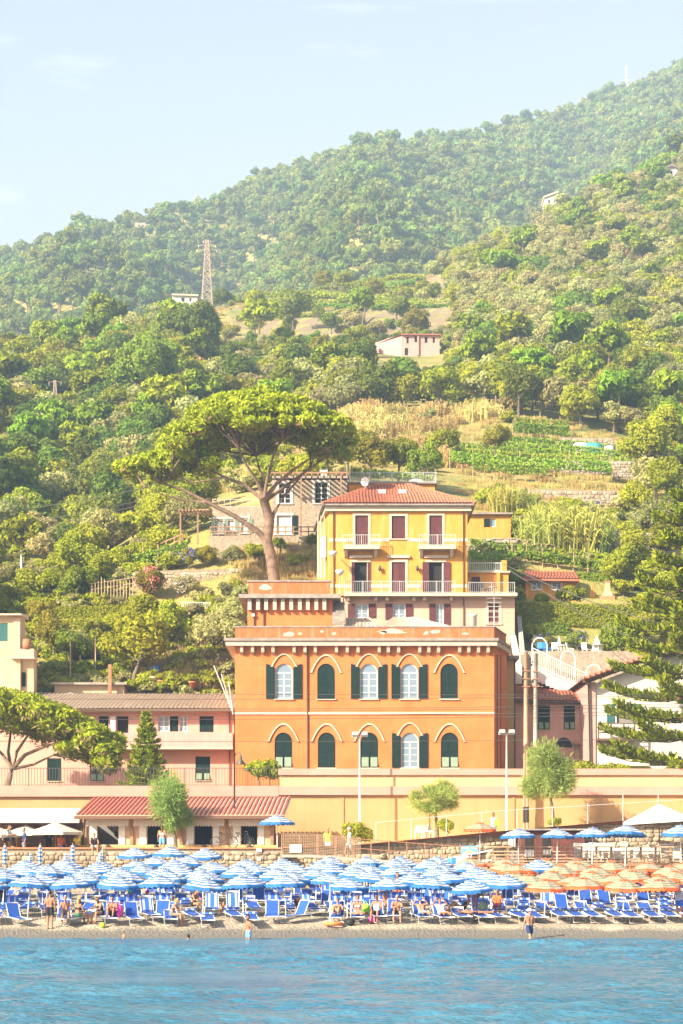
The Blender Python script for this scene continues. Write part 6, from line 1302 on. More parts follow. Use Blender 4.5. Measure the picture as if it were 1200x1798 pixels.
for i, (a, b_, Y) in enumerate(((825, 905, 170.5), (900, 1085, 171.5), (825, 975, 172.6), (1000, 1095, 173.5), (1085, 1150, 195), (1100, 1160, 199))):
    vine_row(a, b_, Y, 'staked grapevine row behind the yellow annex and cottage', 320+i, 1.3, 1.1, 'lower vineyard rows')
for i in range(13):
    vine_row(415+i*6, 640+i*9, 478+i*7, 'thin vine row on the knoll terraces near the pylon', 340+i, 2.0, 1.7, 'knoll vineyard rows')
for i in range(8): vine_row(650+i*3, 800-i*5, 470+i*12, 'vine row on the stepped terraces left of the olive slope', 360+i, 2.0, 1.6, 'stepped vineyard rows')
vine_row(618, 760, 164.8, 'potted vines behind the roof terrace railing', 380, .9, 1.2, None, PZ(848, 164.8)-h1(PX(690, 164.8), 164.8))
vine_row(150, 330, 174, 'climbing vines on the wooden pergola in the left garden', 381, 1.9, 1.4); vine_row(70, 165, 152.5, 'vine trellis beside the cream house', 382, 1.5, 1.5)
for i in range(70):
    px, Y = R.uniform(385, 815), R.uniform(415, 572); plant('terrace_bush', ('scrub', 'olive', 'scrub', 'bright', 'broad')[i % 5], i, (PX(px, Y), Y, hp(px, Y)-.1), 'isolated bush on the stepped field terraces below the ridge', 'bush', 'bushes on the field terraces', R.uniform(.55, 1.15), i)
# water tanks, solar panels
for i, (px, py, Y, rr) in enumerate(((1020, 797, 238, 1.05), (1040, 796, 238, 1.25), (1070, 797, 238, .7))):
    pm('tank_%d' % i, [(0.42, 0.50, 0.52), (0.05, 0.34, 0.42), (0.45, 0.50, 0.52)][i], rough=.5); z = hp(px, Y); t = thing('water_tank', ['pale grey plastic water tank on the vineyard terrace', 'bright turquoise water tank on the vineyard terrace', 'narrow grey water tank at the end of the vineyard terrace'][i], 'tank', (PX(px, Y), Y, z)); hgt = 2.2
    MB().lathe([(.02, -.2), (rr, -.2), (rr, hgt*.8), (rr*.8, hgt), (.02, hgt+.05)], n=16).build('shell', 'tank_%d' % i, t); MB().lathe([(.25, hgt), (.25, hgt+.15), (.02, hgt+.17)], n=10).build('lid', 'galvanised', t)
    for z_ in (.4, 1.0, 1.5): MB().lathe([(rr+.01, z_), (rr+.05, z_+.05), (rr+.01, z_+.1)], n=16).build('hoop', 'tank_%d' % i, t)
for i in range(5):
    px = 992+i*14; Y = 203.4; o = Vector((PX(px, Y), Y, PZ(887, Y))); t = thing('solar_panel', 'dark solar panel tilted on the terrace edge above the cane', 'solar panel', o, 'solar panels on the terrace')
    MB().add([(-.38, -.5, 0), (.38, -.5, 0), (.38, .5, .55), (-.38, .5, .55), (-.38, -.5, -.05), (.38, -.5, -.05), (.38, .5, .5), (-.38, .5, .5)], [(0, 1, 2, 3), (7, 6, 5, 4), (0, 4, 5, 1), (1, 5, 6, 2), (2, 6, 7, 3), (3, 7, 4, 0)]).build('panel', 'solar_panel', t); MB().beam((-.39, -.51, 0), (.39, -.51, 0), .05).beam((-.39, .51, .55), (.39, .51, .55), .05).beam((-.39, -.51, .01), (-.39, .51, .56), .05).beam((.39, -.51, .01), (.39, .51, .56), .05).build('frame', 'galvanised', t); MB().beam((0, .4, -.8), (0, .4, .48), .06).build('stand', 'galvanised', t)

# wooden pergola fence, garden store, railed platform
t = thing('wooden_stair_railing', 'brown wooden railing climbing the slope to the stone house', 'railing', at(285, 985, 179)); o = at(285, 985, 179)
for i in range(9):
    px, py = 205+i*14.5, 988-i*6.2; p = at(px, py, 179-i*.5); MB().beam(p-Vector((0, 0, 1.6)), p+Vector((0, 0, .12)), .12).build('post', 'wood_mid', t, o)
for dz in (0, -.45): MB().beam(at(203, 988, 179)+Vector((0, 0, dz)), at(323, 937, 175)+Vector((0, 0, dz)), .1).build('rail', 'wood_mid', t, o)
t = thing('pergola_fence', 'row of thin wooden stakes with rails above the long hedge', 'fence', at(240, 1062, 167)); o = at(240, 1062, 167)
for i in range(14): p = at(162+i*5.5, 1062, 167); MB().beam(p, p+Vector((0, 0, 2.0+.4*R.random())), .06).build('stake', 'wood_pale', t, o)
for py in (1035, 1025): MB().beam(at(160, py, 167), at(300, py-20, 168), .06).build('rail', 'wood_pale', t, o)
t = thing('garden_store', 'grey concrete garden store with flat top behind the long hedge', 'shed', at(83, 1065, 169)); o = at(83, 1065, 169); MB().box(PX(64, 169), PX(102, 169), 169, 171.5, PZ(1072, 169), PZ(1038, 169)).build('wall', 'concrete', t, o); MB().box(PX(62, 169), PX(104, 169), 168.8, 171.7, PZ(1038, 169)+.002, PZ(1035, 169)).build('roof', 'grey_slab', t, o)
Gp = Bld('railed_platform', 'small concrete garden platform with white railing and dark hatch', 'platform', 346, 1110, 162.5); Gp.wall('wall', 321, 352, 1078, 1125, [(331, 351, 1087, 1104)], 'concrete'); Gp.put(MB().box(Gp.X(321)+.01, Gp.X(352)-.01, 162.8, 165.5, Gp.Z(1125), Gp.Z(1078)), 'body', 'concrete'); Gp.box('hatch', 331, 351, 1087, 1104, .2, .25, 'interior_dark'); Gp.box('slab', 319, 372, 1076.5, 1078, -.2, 3, 'trim_white'); Gp.railing(320, 371, 1058, 1076.5, -.15, 'white_metal', .16, .014, 1.2)
# flower pots and clothesline garden
for i, (px, py, hgt) in enumerate(((283, 1207, .55), (270, 1205, .75), (300, 1206, .8), (338, 1208, .5))):
    o = at(px, py, 150.5); t = thing('flower_pot', ['round terracotta pot beside tall grey jar behind the tiled roof', 'tall pale jar with plant behind the tiled roof', 'tall cream jar with trailing plant behind the tiled roof', 'wide terracotta pot with a green shrub behind the tiled roof'][i], 'pot', o)
    MB().lathe([(.02, 0), (.2, 0), (.3, hgt*.8), (.33, hgt*.82), (.33, hgt), (.28, hgt), (.02, hgt*.9)], n=12).build('pot', 'terracotta' if i in (0, 3) else 'plaster_cream', t); s_ = link('plant', TPL['gbush'][i % 3][1], t); s_.scale = (.32,)*3; s_.location = (0, 0, hgt-.1)
pm('blue_tarp', S(60, 130, 210), rough=.6)
t = thing('blue_water_drum', 'bright blue drum lying in the left garden', 'drum', at(273, 1183, 152.5)); MB().tube([(-.35, 0, .3), (.35, 0, .35)], [.3, .33], 12).build('drum', 'blue_tarp', t); MB().tube([(-.1, 0, .32), (0, 0, .33)], .345, 12).build('hoop', 'galvanised', t)
for i, px in enumerate((124, 168, 276, 315, 293)):
    o = at(px, 1200 if i > 1 else 1175, 152+.5*i); t = thing('garden_stake', 'thin weathered pole standing in the left garden', 'pole', o, 'garden poles'); MB().tube([(0, 0, -.6), (0, 0, [3.0, 2.6, 1.8, 2.2, 2.4][i])], .05, 6).build('shaft', 'wood_pale', t)

# steep stairs and the arched metal stair at the right of the villa
Sr = Bld('steep_stairs', 'steep pale stone stairs squeezed between the rose house and the hedge', 'stairs', 915, 1175, 150)
for i in range(22): Sr.put(MB().box(PX(905, 150.5), PX(917-i*.22, 150.5), 150.5+i*.42, 151.3+i*.42, PZ(1200, 150), PZ(1166, 150.5)+i*.27), 'step', 'plaster_white')
Sr.put(MB().beam((PX(919, 150), 150.4, PZ(1160, 150)), (PX(913, 159), 159.6, PZ(1092, 159)), .35, 1.1), 'parapet', 'concrete')
Ms = Bld('metal_stair', 'white metal stair with arched hoops descending beside the pink house', 'stairs', 980, 1205, 148)
for i in range(14):
    px, py = 936+i*7.2, 1168+i*3.0; Ms.put(MB().box(Ms.X(px), Ms.X(px+7.1), 147.6, 149.4, Ms.Z(py+28), Ms.Z(py)), 'step', 'plaster_white')
for yb in (147.5, 149.5):
    A, B = Vector((PX(934, yb), yb, PZ(1137, yb))), Vector((PX(1044, yb), yb, PZ(1190, yb))); Ms.put(MB().beam(A, B, .07), 'handrail', 'white_metal')
    A2, B2 = A-Vector((0, 0, .25)), B-Vector((0, 0, .25)); f = MB()
    for i in range(34):
        u = i/33; p = A.lerp(B, u); f.beam(p-Vector((0, 0, .12)), p-Vector((0, 0, 1.25)), .03)
    f.beam(A-Vector((0, 0, 1.2)), B-Vector((0, 0, 1.2)), .05); Ms.put(f, 'baluster_panel', 'white_metal')
for (a, b_, t_, s_) in ((935, 961, 1120, 1160), (985, 1010, 1143, 1182), (1030, 1056, 1167, 1200)):
    pts = [at(a, s_, 148), at(a, t_+14, 148)]+[at((a+b_)/2-(b_-a)/2*math.cos(q), t_+14-14*math.sin(q), 148) for q in np.arange(.3, 2.9, .3)]+[at(b_, t_+14, 148), at(b_, s_+8, 148)]; Ms.put(MB().tube(pts, .05, 6), 'hoop', 'white_metal')
# the terrace with closed parasols
tag(MB().box(PX(917, 152), PX(1160, 152), 151.2, 161.4, PZ(1250, 152), PZ(1152, 155)).build('garden_terrace', 'rubble'), kind='structure')
def closed_parasol(px, pyt, pyb, Y, mat, label, rr=.28, zg=None, pole='white_metal', name='closed_parasol', group=None):
    zt, zb = PZ(pyt, Y), PZ(pyb, Y); zg = zb-.9 if zg is None else zg; t = thing(name, label, 'parasol', (PX(px, Y), Y, zg), group); h = zt-zg; l_ = zt-zb
    b = MB(); n = 12; prof = [(0.02, h), (rr*.3, h-l_*.25), (rr*.65, h-l_*.65), (rr, h-l_)]
    vs = []; 
    for r_, z in prof:
        for j in range(n): q = r_*(1.0 if j % 2 else .68); vs.append((q*math.cos(6.283*j/n), q*math.sin(6.283*j/n), z))
    b.add(vs, [(i*n+j, i*n+(j+1) % n, (i+1)*n+(j+1) % n, (i+1)*n+j) for i in range(3) for j in range(n)]); b.build('folded_canopy', mat, t); MB().tube([(0, 0, -.02), (0, 0, h+.06)], .025, 6).build('pole', pole, t)
    return t
closed_parasol(982, 1117, 1143, 154, 'white_paint', 'slim closed white parasol beside the blue garden chairs', .27, PZ(1152, 155)); closed_parasol(1048, 1116, 1146, 154, 'white_paint', 'wide closed white parasol over the white garden table', .55, PZ(1152, 155)); closed_parasol(1040, 1026, 1050, 166, 'plaster_yellow', 'closed yellow parasol beside the brick barbecue', .28)
def garden_chair(px, Y, mat, label, s_=1.0, rz=0, zg=None, group=None):
    t = thing('garden_chair', label, 'chair', (PX(px, Y), Y, zg), group, rz); MB().box(-.25, .25, -.25, .25, .40, .45).build('seat', mat, t); MB().add([(-.25, .25, .45), (.25, .25, .45), (.25, .36, .95), (-.25, .36, .95), (-.25, .29, .45), (.25, .29, .45), (.25, .4, .95), (-.25, .4, .95)], [(0, 1, 2, 3), (7, 6, 5, 4), (0, 3, 7, 4), (1, 5, 6, 2), (3, 2, 6, 7)]).build('backrest', mat, t)
    for sx, sy in ((-1, -1), (1, -1), (1, 1), (-1, 1)): MB().beam((sx*.22, sy*.22, 0), (sx*.22, sy*.22, .4), .04).build('leg', mat, t)
zt_ = PZ(1152, 155)
for i, px in enumerate((950, 960)): garden_chair(px, 153.2, 'blue_tarp', 'bright blue garden chair on the terrace by the hoops', rz=.3*i, zg=zt_, group='blue garden chairs')
for i, px in enumerate((975, 1003, 1030)): garden_chair(px, 153.4+.3*i, 'white_metal', 'white garden chair on the terrace near the closed parasols', rz=1.2*i, zg=zt_, group='white garden chairs')
def table(px, Y, zg, mat, label, r_=.5, hh=.72):
    t = thing('garden_table', label, 'table', (PX(px, Y), Y, zg)); MB().lathe([(.02, hh), (r_, hh), (r_, hh+.04), (.02, hh+.045)], n=14).build('table_top', mat, t)
    for k in range(4): MB().beam((.25*math.cos(k*1.57), .25*math.sin(k*1.57), hh), (.4*math.cos(k*1.57), .4*math.sin(k*1.57), 0), .04).build('leg', mat, t)
table(1050, 153.6, zt_, 'white_metal', 'round white table under the wide closed parasol'); table(990, 154.0, zt_, 'white_metal', 'small white table beside the slim closed parasol', .4); table(866, 155.4, PZ(1043.5, 154), 'galvanised', 'small table on the balcony of the yellow annex', .4)
garden_chair(852, 154.9, 'dark_metal', 'dark chair on the balcony of the yellow annex', zg=PZ(1043.5, 155), rz=.8)
t = thing('barbecue', 'brick garden barbecue with tapering chimney beside the yellow parasol', 'barbecue', at(1067, 1058, 166)); o = at(1067, 1058, 166); MB().box(o.x-.6, o.x+.6, 165.7, 166.5, o.z-.4, o.z+.55).build('hearth', 'terracotta', t, o); MB().add([(o.x-.45, 165.8, o.z+.55), (o.x+.45, 165.8, o.z+.55), (o.x+.45, 166.4, o.z+.55), (o.x-.45, 166.4, o.z+.55), (o.x-.2, 165.9, o.z+1.1), (o.x+.2, 165.9, o.z+1.1), (o.x+.2, 166.3, o.z+1.1), (o.x-.2, 166.3, o.z+1.1)], [(0, 1, 5, 4), (1, 2, 6, 5), (2, 3, 7, 6), (3, 0, 4, 7)]).box(o.x-.2, o.x+.2, 165.9, 166.3, o.z+1.1, o.z+1.75).build('hood', 'plaster_cream', t, o); MB().box(o.x-.25, o.x+.25, 165.85, 166.35, o.z+1.75, o.z+1.85).build('cap', 'terracotta', t, o)
# ------------------------------------------------------------------ the great umbrella pine
def needle_crown(blobs, n, size, rng, mat, core=.7, asp=2.4, under=None):
    V, F = blob_leaves(blobs, n, size, rng, spread=.75, shell=(.7, 1.08), asp=asp); V2, F2 = cores(blobs, core, rng)
    return V, F, V2, F2
def pine_thing(name, label, base, trunk, crown, limb_to, rng, blobs, n, size, bark='bark', trunk_r=(.42, .36, .3), nl=26, brown=0):
    o = Vector(base); t = thing(name, label, 'tree', o)
    b = MB(); b.tube(trunk, list(np.linspace(trunk_r[0], trunk_r[-1], len(trunk))), 10); b.build('trunk', bark, t, o)
    lb = MB()
    for (pts, r0, r1) in limb_to: lb.tube(pts, list(np.linspace(r0, r1, len(pts))), 7)
    fork = Vector(trunk[-1])
    order = sorted(range(len(blobs)), key=lambda i: rng.random())[:nl]
    for i in order:
        c = Vector(blobs[i][:3]); st_ = fork
        bestp = min([Vector(q) for L_ in limb_to for q in L_[0][1:]]+[fork], key=lambda q: (q-c).length+ (0 if q.z < c.z else 3))
        mid = bestp.lerp(c, .55)+Vector((rng.normal()*.25, rng.normal()*.25, -.25)); lb.tube([bestp, mid, c], [.1, .07, .03], 5)
    lb.build('boughs', bark, t, o)
    V, F = blob_leaves(blobs, n, size, rng, spread=.7, shell=(.72, 1.08), asp=2.2); V2, F2 = cores(blobs, .72, rng)
    link('crown', np_mesh('crown', np.concatenate([V, V2])-np.array(o), [F, F2+len(V)], 'leaf_pine'), t)
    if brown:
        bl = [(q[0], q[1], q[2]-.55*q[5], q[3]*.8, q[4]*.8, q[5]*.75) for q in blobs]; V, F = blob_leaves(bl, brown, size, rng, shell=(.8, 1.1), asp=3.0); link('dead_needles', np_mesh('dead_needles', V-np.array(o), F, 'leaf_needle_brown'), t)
    return t
rng = np.random.default_rng(8); Yp = 160.0
bl = []
def pz(px, py, dy=0): return at(px, py, Yp+dy)
for i in range(190):     # dome of clumps
    r = 8.0*math.sqrt(rng.random()); a = rng.uniform(0, 6.283); x, y = r*math.cos(a), .85*r*math.sin(a)
    c = pz(456+3*rng.normal(), 772); edge = r/8.0
    zt = (3.5-3.0*edge**2.0)-(0 if i % 5 < 3 else rng.uniform(.3, 2.6)*(1-edge*.6)); tilt = -.035*x
    rr = rng.uniform(.7, 1.3)*(1-.2*edge); bl.append((c.x+x, c.y+y, c.z+zt-.25+tilt*0+(-.9 if x < -5 else 0), rr*1.15, rr*1.15, rr*.72))
for i in range(44):      # lower left lobe
    a = rng.uniform(0, 6.283); r = 2.7*math.sqrt(rng.random()); c = pz(268+60*rng.random()*(i % 2), 826 if i % 2 == 0 else 812); rr = rng.uniform(.6, 1.0); bl.append((c.x+r*math.cos(a), c.y+r*math.sin(a), c.z+rng.uniform(-.7, 1.0)*(1-r/3.2), rr, rr, rr*.7))
for px, py in ((330, 800), (350, 790), (370, 815), (345, 820), (600, 800), (585, 790)): c = pz(px, py, rng.uniform(-2, 2)); bl.append((c.x, c.y, c.z, 1.0, 1.0, .65))
trunk = [at(487, 1092, Yp), at(483, 1030, Yp), at(478, 985, Yp), at(469, 948, Yp), at(474, 915, Yp), at(463, 875, Yp)]
limb = [([at(476, 960, Yp), at(455, 935, Yp-.3), at(415, 908, Yp-.6), at(365, 882, Yp-1), at(325, 862, Yp-1.2), at(280, 846, Yp-1.5)], .3, .07), ([at(463, 878, Yp), at(430, 852, Yp-.5), at(395, 838, Yp-1), at(350, 815, Yp-1.5)], .2, .05), ([at(463, 876, Yp), at(455, 850, Yp-.6), at(432, 815, Yp-1.4), at(420, 785, Yp-2)], .2, .05),
 ([at(464, 878, Yp), at(485, 850, Yp-.3), at(515, 825, Yp-.4), at(560, 795, Yp-.8)], .22, .06), ([at(466, 880, Yp), at(500, 855, Yp+.8), at(545, 822, Yp+1.4), at(590, 790, Yp+1)], .18, .05), ([at(464, 876, Yp), at(470, 840, Yp-1), at(480, 800, Yp-2), at(495, 770, Yp-2.5)], .18, .05), ([at(464, 876, Yp), at(460, 840, Yp+2), at(450, 800, Yp+4)], .18, .05), ([at(395, 838, Yp-1), at(340, 848, Yp-1.6), at(300, 830, Yp-2)], .1, .04), ([at(365, 882, Yp-1), at(330, 880, Yp-1.5), at(290, 870, Yp-2), at(255, 855, Yp-2)], .1, .03), ([at(474, 925, Yp), at(482, 900, Yp+.2), at(500, 870, Yp+.3), at(530, 835, Yp+.5)], .2, .07)]
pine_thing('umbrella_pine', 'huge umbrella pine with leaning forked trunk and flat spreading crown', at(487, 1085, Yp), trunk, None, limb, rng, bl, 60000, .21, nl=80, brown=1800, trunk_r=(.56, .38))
# ------------------------------------------------------------------ wind-bent pine over the pink building
rng = np.random.default_rng(18); Yl = 131.0; bl = []
for i in range(170):
    px = rng.uniform(-60, 195); top = np.interp(px, [-60, 0, 40, 90, 140, 195], [1222, 1212, 1218, 1240, 1262, 1290]); py = top+rng.uniform(4, 38)*(1 if i % 3 else 1.7); c = at(px, py, Yl+rng.uniform(-2.5, 2.5)); rr = rng.uniform(.6, 1.05); bl.append((c.x, c.y, c.z, rr*1.2, rr*1.1, rr*.65))
for i in range(16): c = at(rng.uniform(120, 205), rng.uniform(1285, 1325), Yl+rng.uniform(-1.5, 1.5)); rr = rng.uniform(.4, .6); bl.append((c.x, c.y, c.z, rr, rr, rr*.6))
trunk = [at(12, 1388, Yl), at(18, 1360, Yl), at(26, 1345, Yl)]
limb = [([at(24, 1348, Yl), at(45, 1325, Yl-.4), at(85, 1308, Yl-.8), at(130, 1300, Yl-1), at(170, 1302, Yl-1)], .16, .04), ([at(24, 1348, Yl), at(30, 1320, Yl-.3), at(50, 1290, Yl-.6), at(80, 1265, Yl-1)], .15, .04), ([at(22, 1350, Yl), at(5, 1325, Yl), at(-20, 1300, Yl), at(-50, 1280, Yl)], .14, .04), ([at(24, 1350, Yl), at(60, 1342, Yl-.2), at(95, 1325, Yl-.4), at(125, 1312, Yl-.5)], .12, .03), ([at(20, 1352, Yl), at(15, 1320, Yl+.5), at(20, 1280, Yl+1), at(10, 1250, Yl+1)], .14, .04)]
pine_thing('bent_pine', 'wind-bent pine with green top and brown underside shading the pink building', at(14, 1382, Yl), trunk, None, limb, rng, bl, 34000, .17, trunk_r=(.22, .17), nl=45, brown=6500)

# ------------------------------------------------------------------ norfolk pines
def norfolk(label, base, top_z, rad, tiers, nb, leafn, size, rng, trunk_r, z_first=.06, shape=1.0, droop=.12):
    o = Vector(base); Hh = top_z-o.z; t = thing('norfolk_pine', label, 'tree', o); MB().tube([(0, 0, -.5), (0, 0, Hh*.5), (0, 0, Hh)], [trunk_r, trunk_r*.7, .02], 10).build('trunk', 'bark', t)
    tw = MB(); Vs, Fs, off = [], [], 0
    for k in range(tiers):
        u = z_first+(1-z_first)*(k+.5*rng.random()*.3)/tiers; z = Hh*u; L = rad*((1-u)**shape)*rng.uniform(.86, 1.08)+.12*rad*.4; a0 = rng.uniform(0, 6.283)
        for j in range(nb):
            a = a0+j*6.283/nb+rng.normal(0, .08); l = L*rng.uniform(.82, 1.1); d = Vector((math.cos(a), math.sin(a), 0)); sd = Vector((-d.y, d.x, 0))
            def P(s_): return d*(l*s_)+Vector((0, 0, z-l*droop*math.sin(s_*2.6)+l*.10*s_*s_))
            tw.tube([P(0), P(.35), P(.7), P(1)], [trunk_r*.22, trunk_r*.16, trunk_r*.1, .01], 5)
            n = int(leafn*(.35+.65*l/rad)); s_ = .22+.8*rng.random(n)**.85; wd = l*.125*np.sin(np.clip(s_, 0, 1)*2.6+.35)+.06; lat = rng.uniform(-1, 1, n)*wd
            pts = np.array([P(q) for q in np.minimum(s_, 1.04)]); pts += np.outer(lat, np.array(sd)); up = rng.random(n)*.13*rad**.5; pts[:, 2] += up*(.4+.9*(s_ > .3))
            ax = np.array(d)[None]*.55+np.outer(np.sign(lat)*.55, np.array(sd)); ax[:, 2] += .75; ax += rng.normal(0, .35, (n, 3)); ax /= np.linalg.norm(ax, axis=1, keepdims=True)
            wv = np.cross(ax, rng.normal(size=(n, 3))); wv /= np.linalg.norm(wv, axis=1, keepdims=True); sz = (size*rng.uniform(.6, 1.3, n))[:, None]
            V = np.stack([pts-wv*sz*.28, pts+wv*sz*.28, pts+ax*sz*1.5+wv*sz*.16, pts+ax*sz*1.5-wv*sz*.16], 1).reshape(-1, 3); Vs.append(V); Fs.append(np.arange(4*n).reshape(n, 4)+off); off += 4*n
    tw.build('branches', 'bark', t); link('crown', np_mesh('crown', np.concatenate(Vs), np.concatenate(Fs), 'leaf_norfolk'), t); return t
norfolk('large norfolk pine with layered boughs reaching in front of the white house', (PX(1218, 131), 131, 7.6), PZ(845, 131), 7.2, 14, 7, 600, .22, np.random.default_rng(4), .36, .05, .62, .08)
norfolk('small conical norfolk pine standing before the pink building', (PX(257, 128), 128, 7.5), PZ(1250, 128), 1.75, 15, 7, 150, .13, np.random.default_rng(6), .12, .06, .95, .05)

# ------------------------------------------------------------------ tamarisks on the promenade
def tamarisk(label, px, cpy, rx, rz, foot_py, Y, lean, n, seed):
    rng = np.random.default_rng(seed); zf = promz(px)-.02; zc = PZ(cpy, Y); o = Vector((PX(px, Y)+lean, Y, zf)); t = thing('tamarisk_tree', label, 'tree', o); c = Vector((PX(px, Y), Y, zc)); bl = []
    for i in range(26):
        d = rng.normal(size=3); d /= np.linalg.norm(d); q = rng.uniform(.35, .8); rr = rng.uniform(.26, .45); bl.append((c.x+d[0]*rx*q, c.y+d[1]*rx*q, c.z+d[2]*rz*q, rx*rr, rx*rr, rz*rr))
    b = MB(); fk = c-Vector((-lean*.2, 0, rz*.75)); b.tube([o-Vector((0, 0, .2)), o.lerp(fk, .5)+Vector((lean*.25, 0, 0)), fk], [.13, .11, .09], 8)
    for q in bl[:12]: b.tube([fk, fk.lerp(Vector(q[:3]), .5)+Vector((0, 0, .15)), Vector(q[:3])], [.06, .04, .012], 5)
    b.build('trunk', 'bark_grey', t, o)
    idx = rng.integers(0, len(bl), n); D = rng.normal(size=(n, 3)); D /= np.linalg.norm(D, axis=1, keepdims=True); B = np.array(bl); Pp = B[idx, :3]+D*B[idx, 3:]*rng.uniform(.3, 1.15, n)[:, None]
    out = Pp-np.array(c); out /= np.linalg.norm(out, axis=1, keepdims=True); ax = out*.8+rng.normal(0, .45, (n, 3)); ax[:, 2] += .15; ax /= np.linalg.norm(ax, axis=1, keepdims=True); wv = np.cross(ax, rng.normal(size=(n, 3))); wv /= np.linalg.norm(wv, axis=1, keepdims=True); L_ = rng.uniform(.12, .34, n)[:, None]
    V = np.stack([Pp-wv*.018, Pp+wv*.018, Pp+ax*L_+wv*.008, Pp+ax*L_-wv*.008], 1).reshape(-1, 3); link('crown', np_mesh('crown', V-np.array(o), np.arange(4*n).reshape(n, 4), 'leaf_tamarisk'), t)
tamarisk('feathery tamarisk in front of the restaurant serving windows', 299, 1413, 1.45, 1.7, 1490, 115.6, .35, 15000, 1)
tamarisk('low wide tamarisk before the railway wall', 764, 1403, 1.5, 1.15, 1452, 119.5, .15, 9500, 2)
tamarisk('largest tamarisk standing beside the wooden utility pole', 966, 1356, 1.95, 2.15, 1443, 119.5, .2, 20000, 3)
for i, (px, Y, sc, lb) in enumerate(((625, 119, .75, 'spiky yellow-green shrub behind the walkway fence'), (785, 118.5, .55, 'low yellow shrub at the foot of the wide tamarisk'), (640, 119.2, .5, 'small shrub next to the spiky one on the promenade'), (975, 118.6, .35, 'weeds at the foot of the largest tamarisk'))): plant('promenade_shrub', 'gbush', i, (PX(px, Y), Y, promz(px)-.1), lb, 'bush', None, sc, i)
for i, px in enumerate((1010, 1035, 1060, 1085)): 
    plant('dry_hedge_bush', 'gbush', i, (PX(px, 128), 128, 8.1), 'reddish dry bush on top of the railway wall before the white house', 'bush', 'bushes on the railway wall', .85, i*1.3)

# ------------------------------------------------------------------ single big trees on the hillside
for i, (k, px, py, Y, sc, lb) in enumerate((('bigdark', 335, 672, 372, .98, 'very large dark oak standing above the wooded slope'), ('bigbroad', 262, 735, 318, 1.1, 'wide dome-shaped green tree left of the umbrella pine crown'), ('bigbroad', 205, 760, 300, .75, 'smaller green dome tree beside the wide one on the slope'), ('pine', 455, 640, 405, 1.25, 'lone reddish pine with bare trunk below the knoll'), ('dark', 515, 598, 450, 1.4, 'rounded dark evergreen on the terraced knoll'), ('pine', 1003, 672, 322, 1.35, 'bright tall pine on the right slope above the cane'), ('bright', 625, 625, 388, 1.2, 'bright green tree beside the pink farmhouse'), ('pine', 185, 610, 432, 1.5, 'domed pine on the left ridge'), ('pine', 75, 612, 410, 1.3, 'upright pine at the end of the left ridge'), ('bright', 415, 527, 530, .9, 'small palm-like tree beside the pylon'), ('dark', 388, 528, 528, .9, 'round bush next to the pylon foot'), ('pine', 640, 560, 455, 1.1, 'green pine on the stepped terraces'), ('pine', 900, 640, 335, 1.3, 'dense pine rising from the olive slope'), ('olive', 957, 400, 628, 2.2, 'olive tree half covering the white ridge house'), ('bright', 972, 400, 630, 1.9, 'leafy tree at the foot of the white ridge house'), ('olive', 988, 398, 630, 2.2, 'round olive tree beside the white ridge house'), ('dark', 175, 420, 1010, 2.0, 'dark tree crowning the left of the far ridge'))):
    plant('hillside_tree', k, i, (PX(px, Y), Y, hp(px, Y)-.2), lb, 'tree', None, sc, i*.9)
# ------------------------------------------------------------------ beach umbrellas
def stripe_mat(name, cols, n, rim=None):
    m, t, b = newmat(name); N, L = t.nodes.new, t.links.new
    a = N("ShaderNodeAttribute"); a.attribute_name = 't'; mu = N("ShaderNodeMath"); mu.operation = 'MULTIPLY'; mu.inputs[1].default_value = n; L(a.outputs['Fac'], mu.inputs[0])
    fr = N("ShaderNodeMath"); fr.operation = 'FRACT'; L(mu.outputs[0], fr.inputs[0])
    r = N("ShaderNodeValToRGB"); r.color_ramp.interpolation = 'CONSTANT'; e = r.color_ramp.elements; e[0].position = 0; e[0].color = (*cols[0][1], 1); e[1].position = cols[1][0]; e[1].color = (*cols[1][1], 1)
    for p, c in cols[2:]: q = e.new(p); q.color = (*c, 1)
    L(fr.outputs[0], r.inputs['Fac']); out = r.outputs['Color']
    if rim:
        g = N("ShaderNodeMath"); g.operation = 'GREATER_THAN'; g.inputs[1].default_value = rim[0]; L(a.outputs['Fac'], g.inputs[0]); mm = N("ShaderNodeMixRGB"); mm.inputs[2].default_value = (*rim[1], 1); L(g.outputs[0], mm.inputs[0]); L(out, mm.inputs[1]); out = mm.outputs['Color']
    L(out, b.inputs['Base Color']); b.inputs['Roughness'].default_value = .75
    tr = N("ShaderNodeBsdfTranslucent"); L(out, tr.inputs['Color']); ms = N("ShaderNodeMixShader"); ms.inputs[0].default_value = .22; o = t.nodes["Material Output"]; L(b.outputs[0], ms.inputs[1]); L(tr.outputs[0], ms.inputs[2]); L(ms.outputs[0], o.inputs['Surface'])
BLU, WHT = (0.020, 0.150, 0.42), (0.53, 0.54, 0.53)
stripe_mat('stripe_blue', [(0, WHT), (.54, BLU)], 5.0)
stripe_mat('stripe_orange', [(0, (0.46, 0.31, 0.20)), (.62, (0.44, 0.29, 0.18)), (.66, (0.08, 0.22, 0.17))], 5.0, (.93, (0.48, 0.085, 0.025)))
stripe_mat('frill_blue', [(0, BLU), (.5, WHT)], 1.0); stripe_mat('frill_orange', [(0, (0.72, 0.13, 0.03)), (.75, (0.74, 0.60, 0.45))], 1.0)
pm('fabric_blue', (0.014, 0.065, 0.32), (0.020, 0.085, 0.37), scale=8, rough=.85)
pm('pole_white', (0.70, 0.69, 0.66), rough=.4, spec=.5)
def tmesh(name, V, F, T, mat):
    me = bpy.data.meshes.new(name); me.from_pydata([tuple(v) for v in V], [], F); a = me.attributes.new('t', 'FLOAT', 'POINT'); a.data.foreach_set('value', T); me.materials.append(M[mat]); me.update(); return me
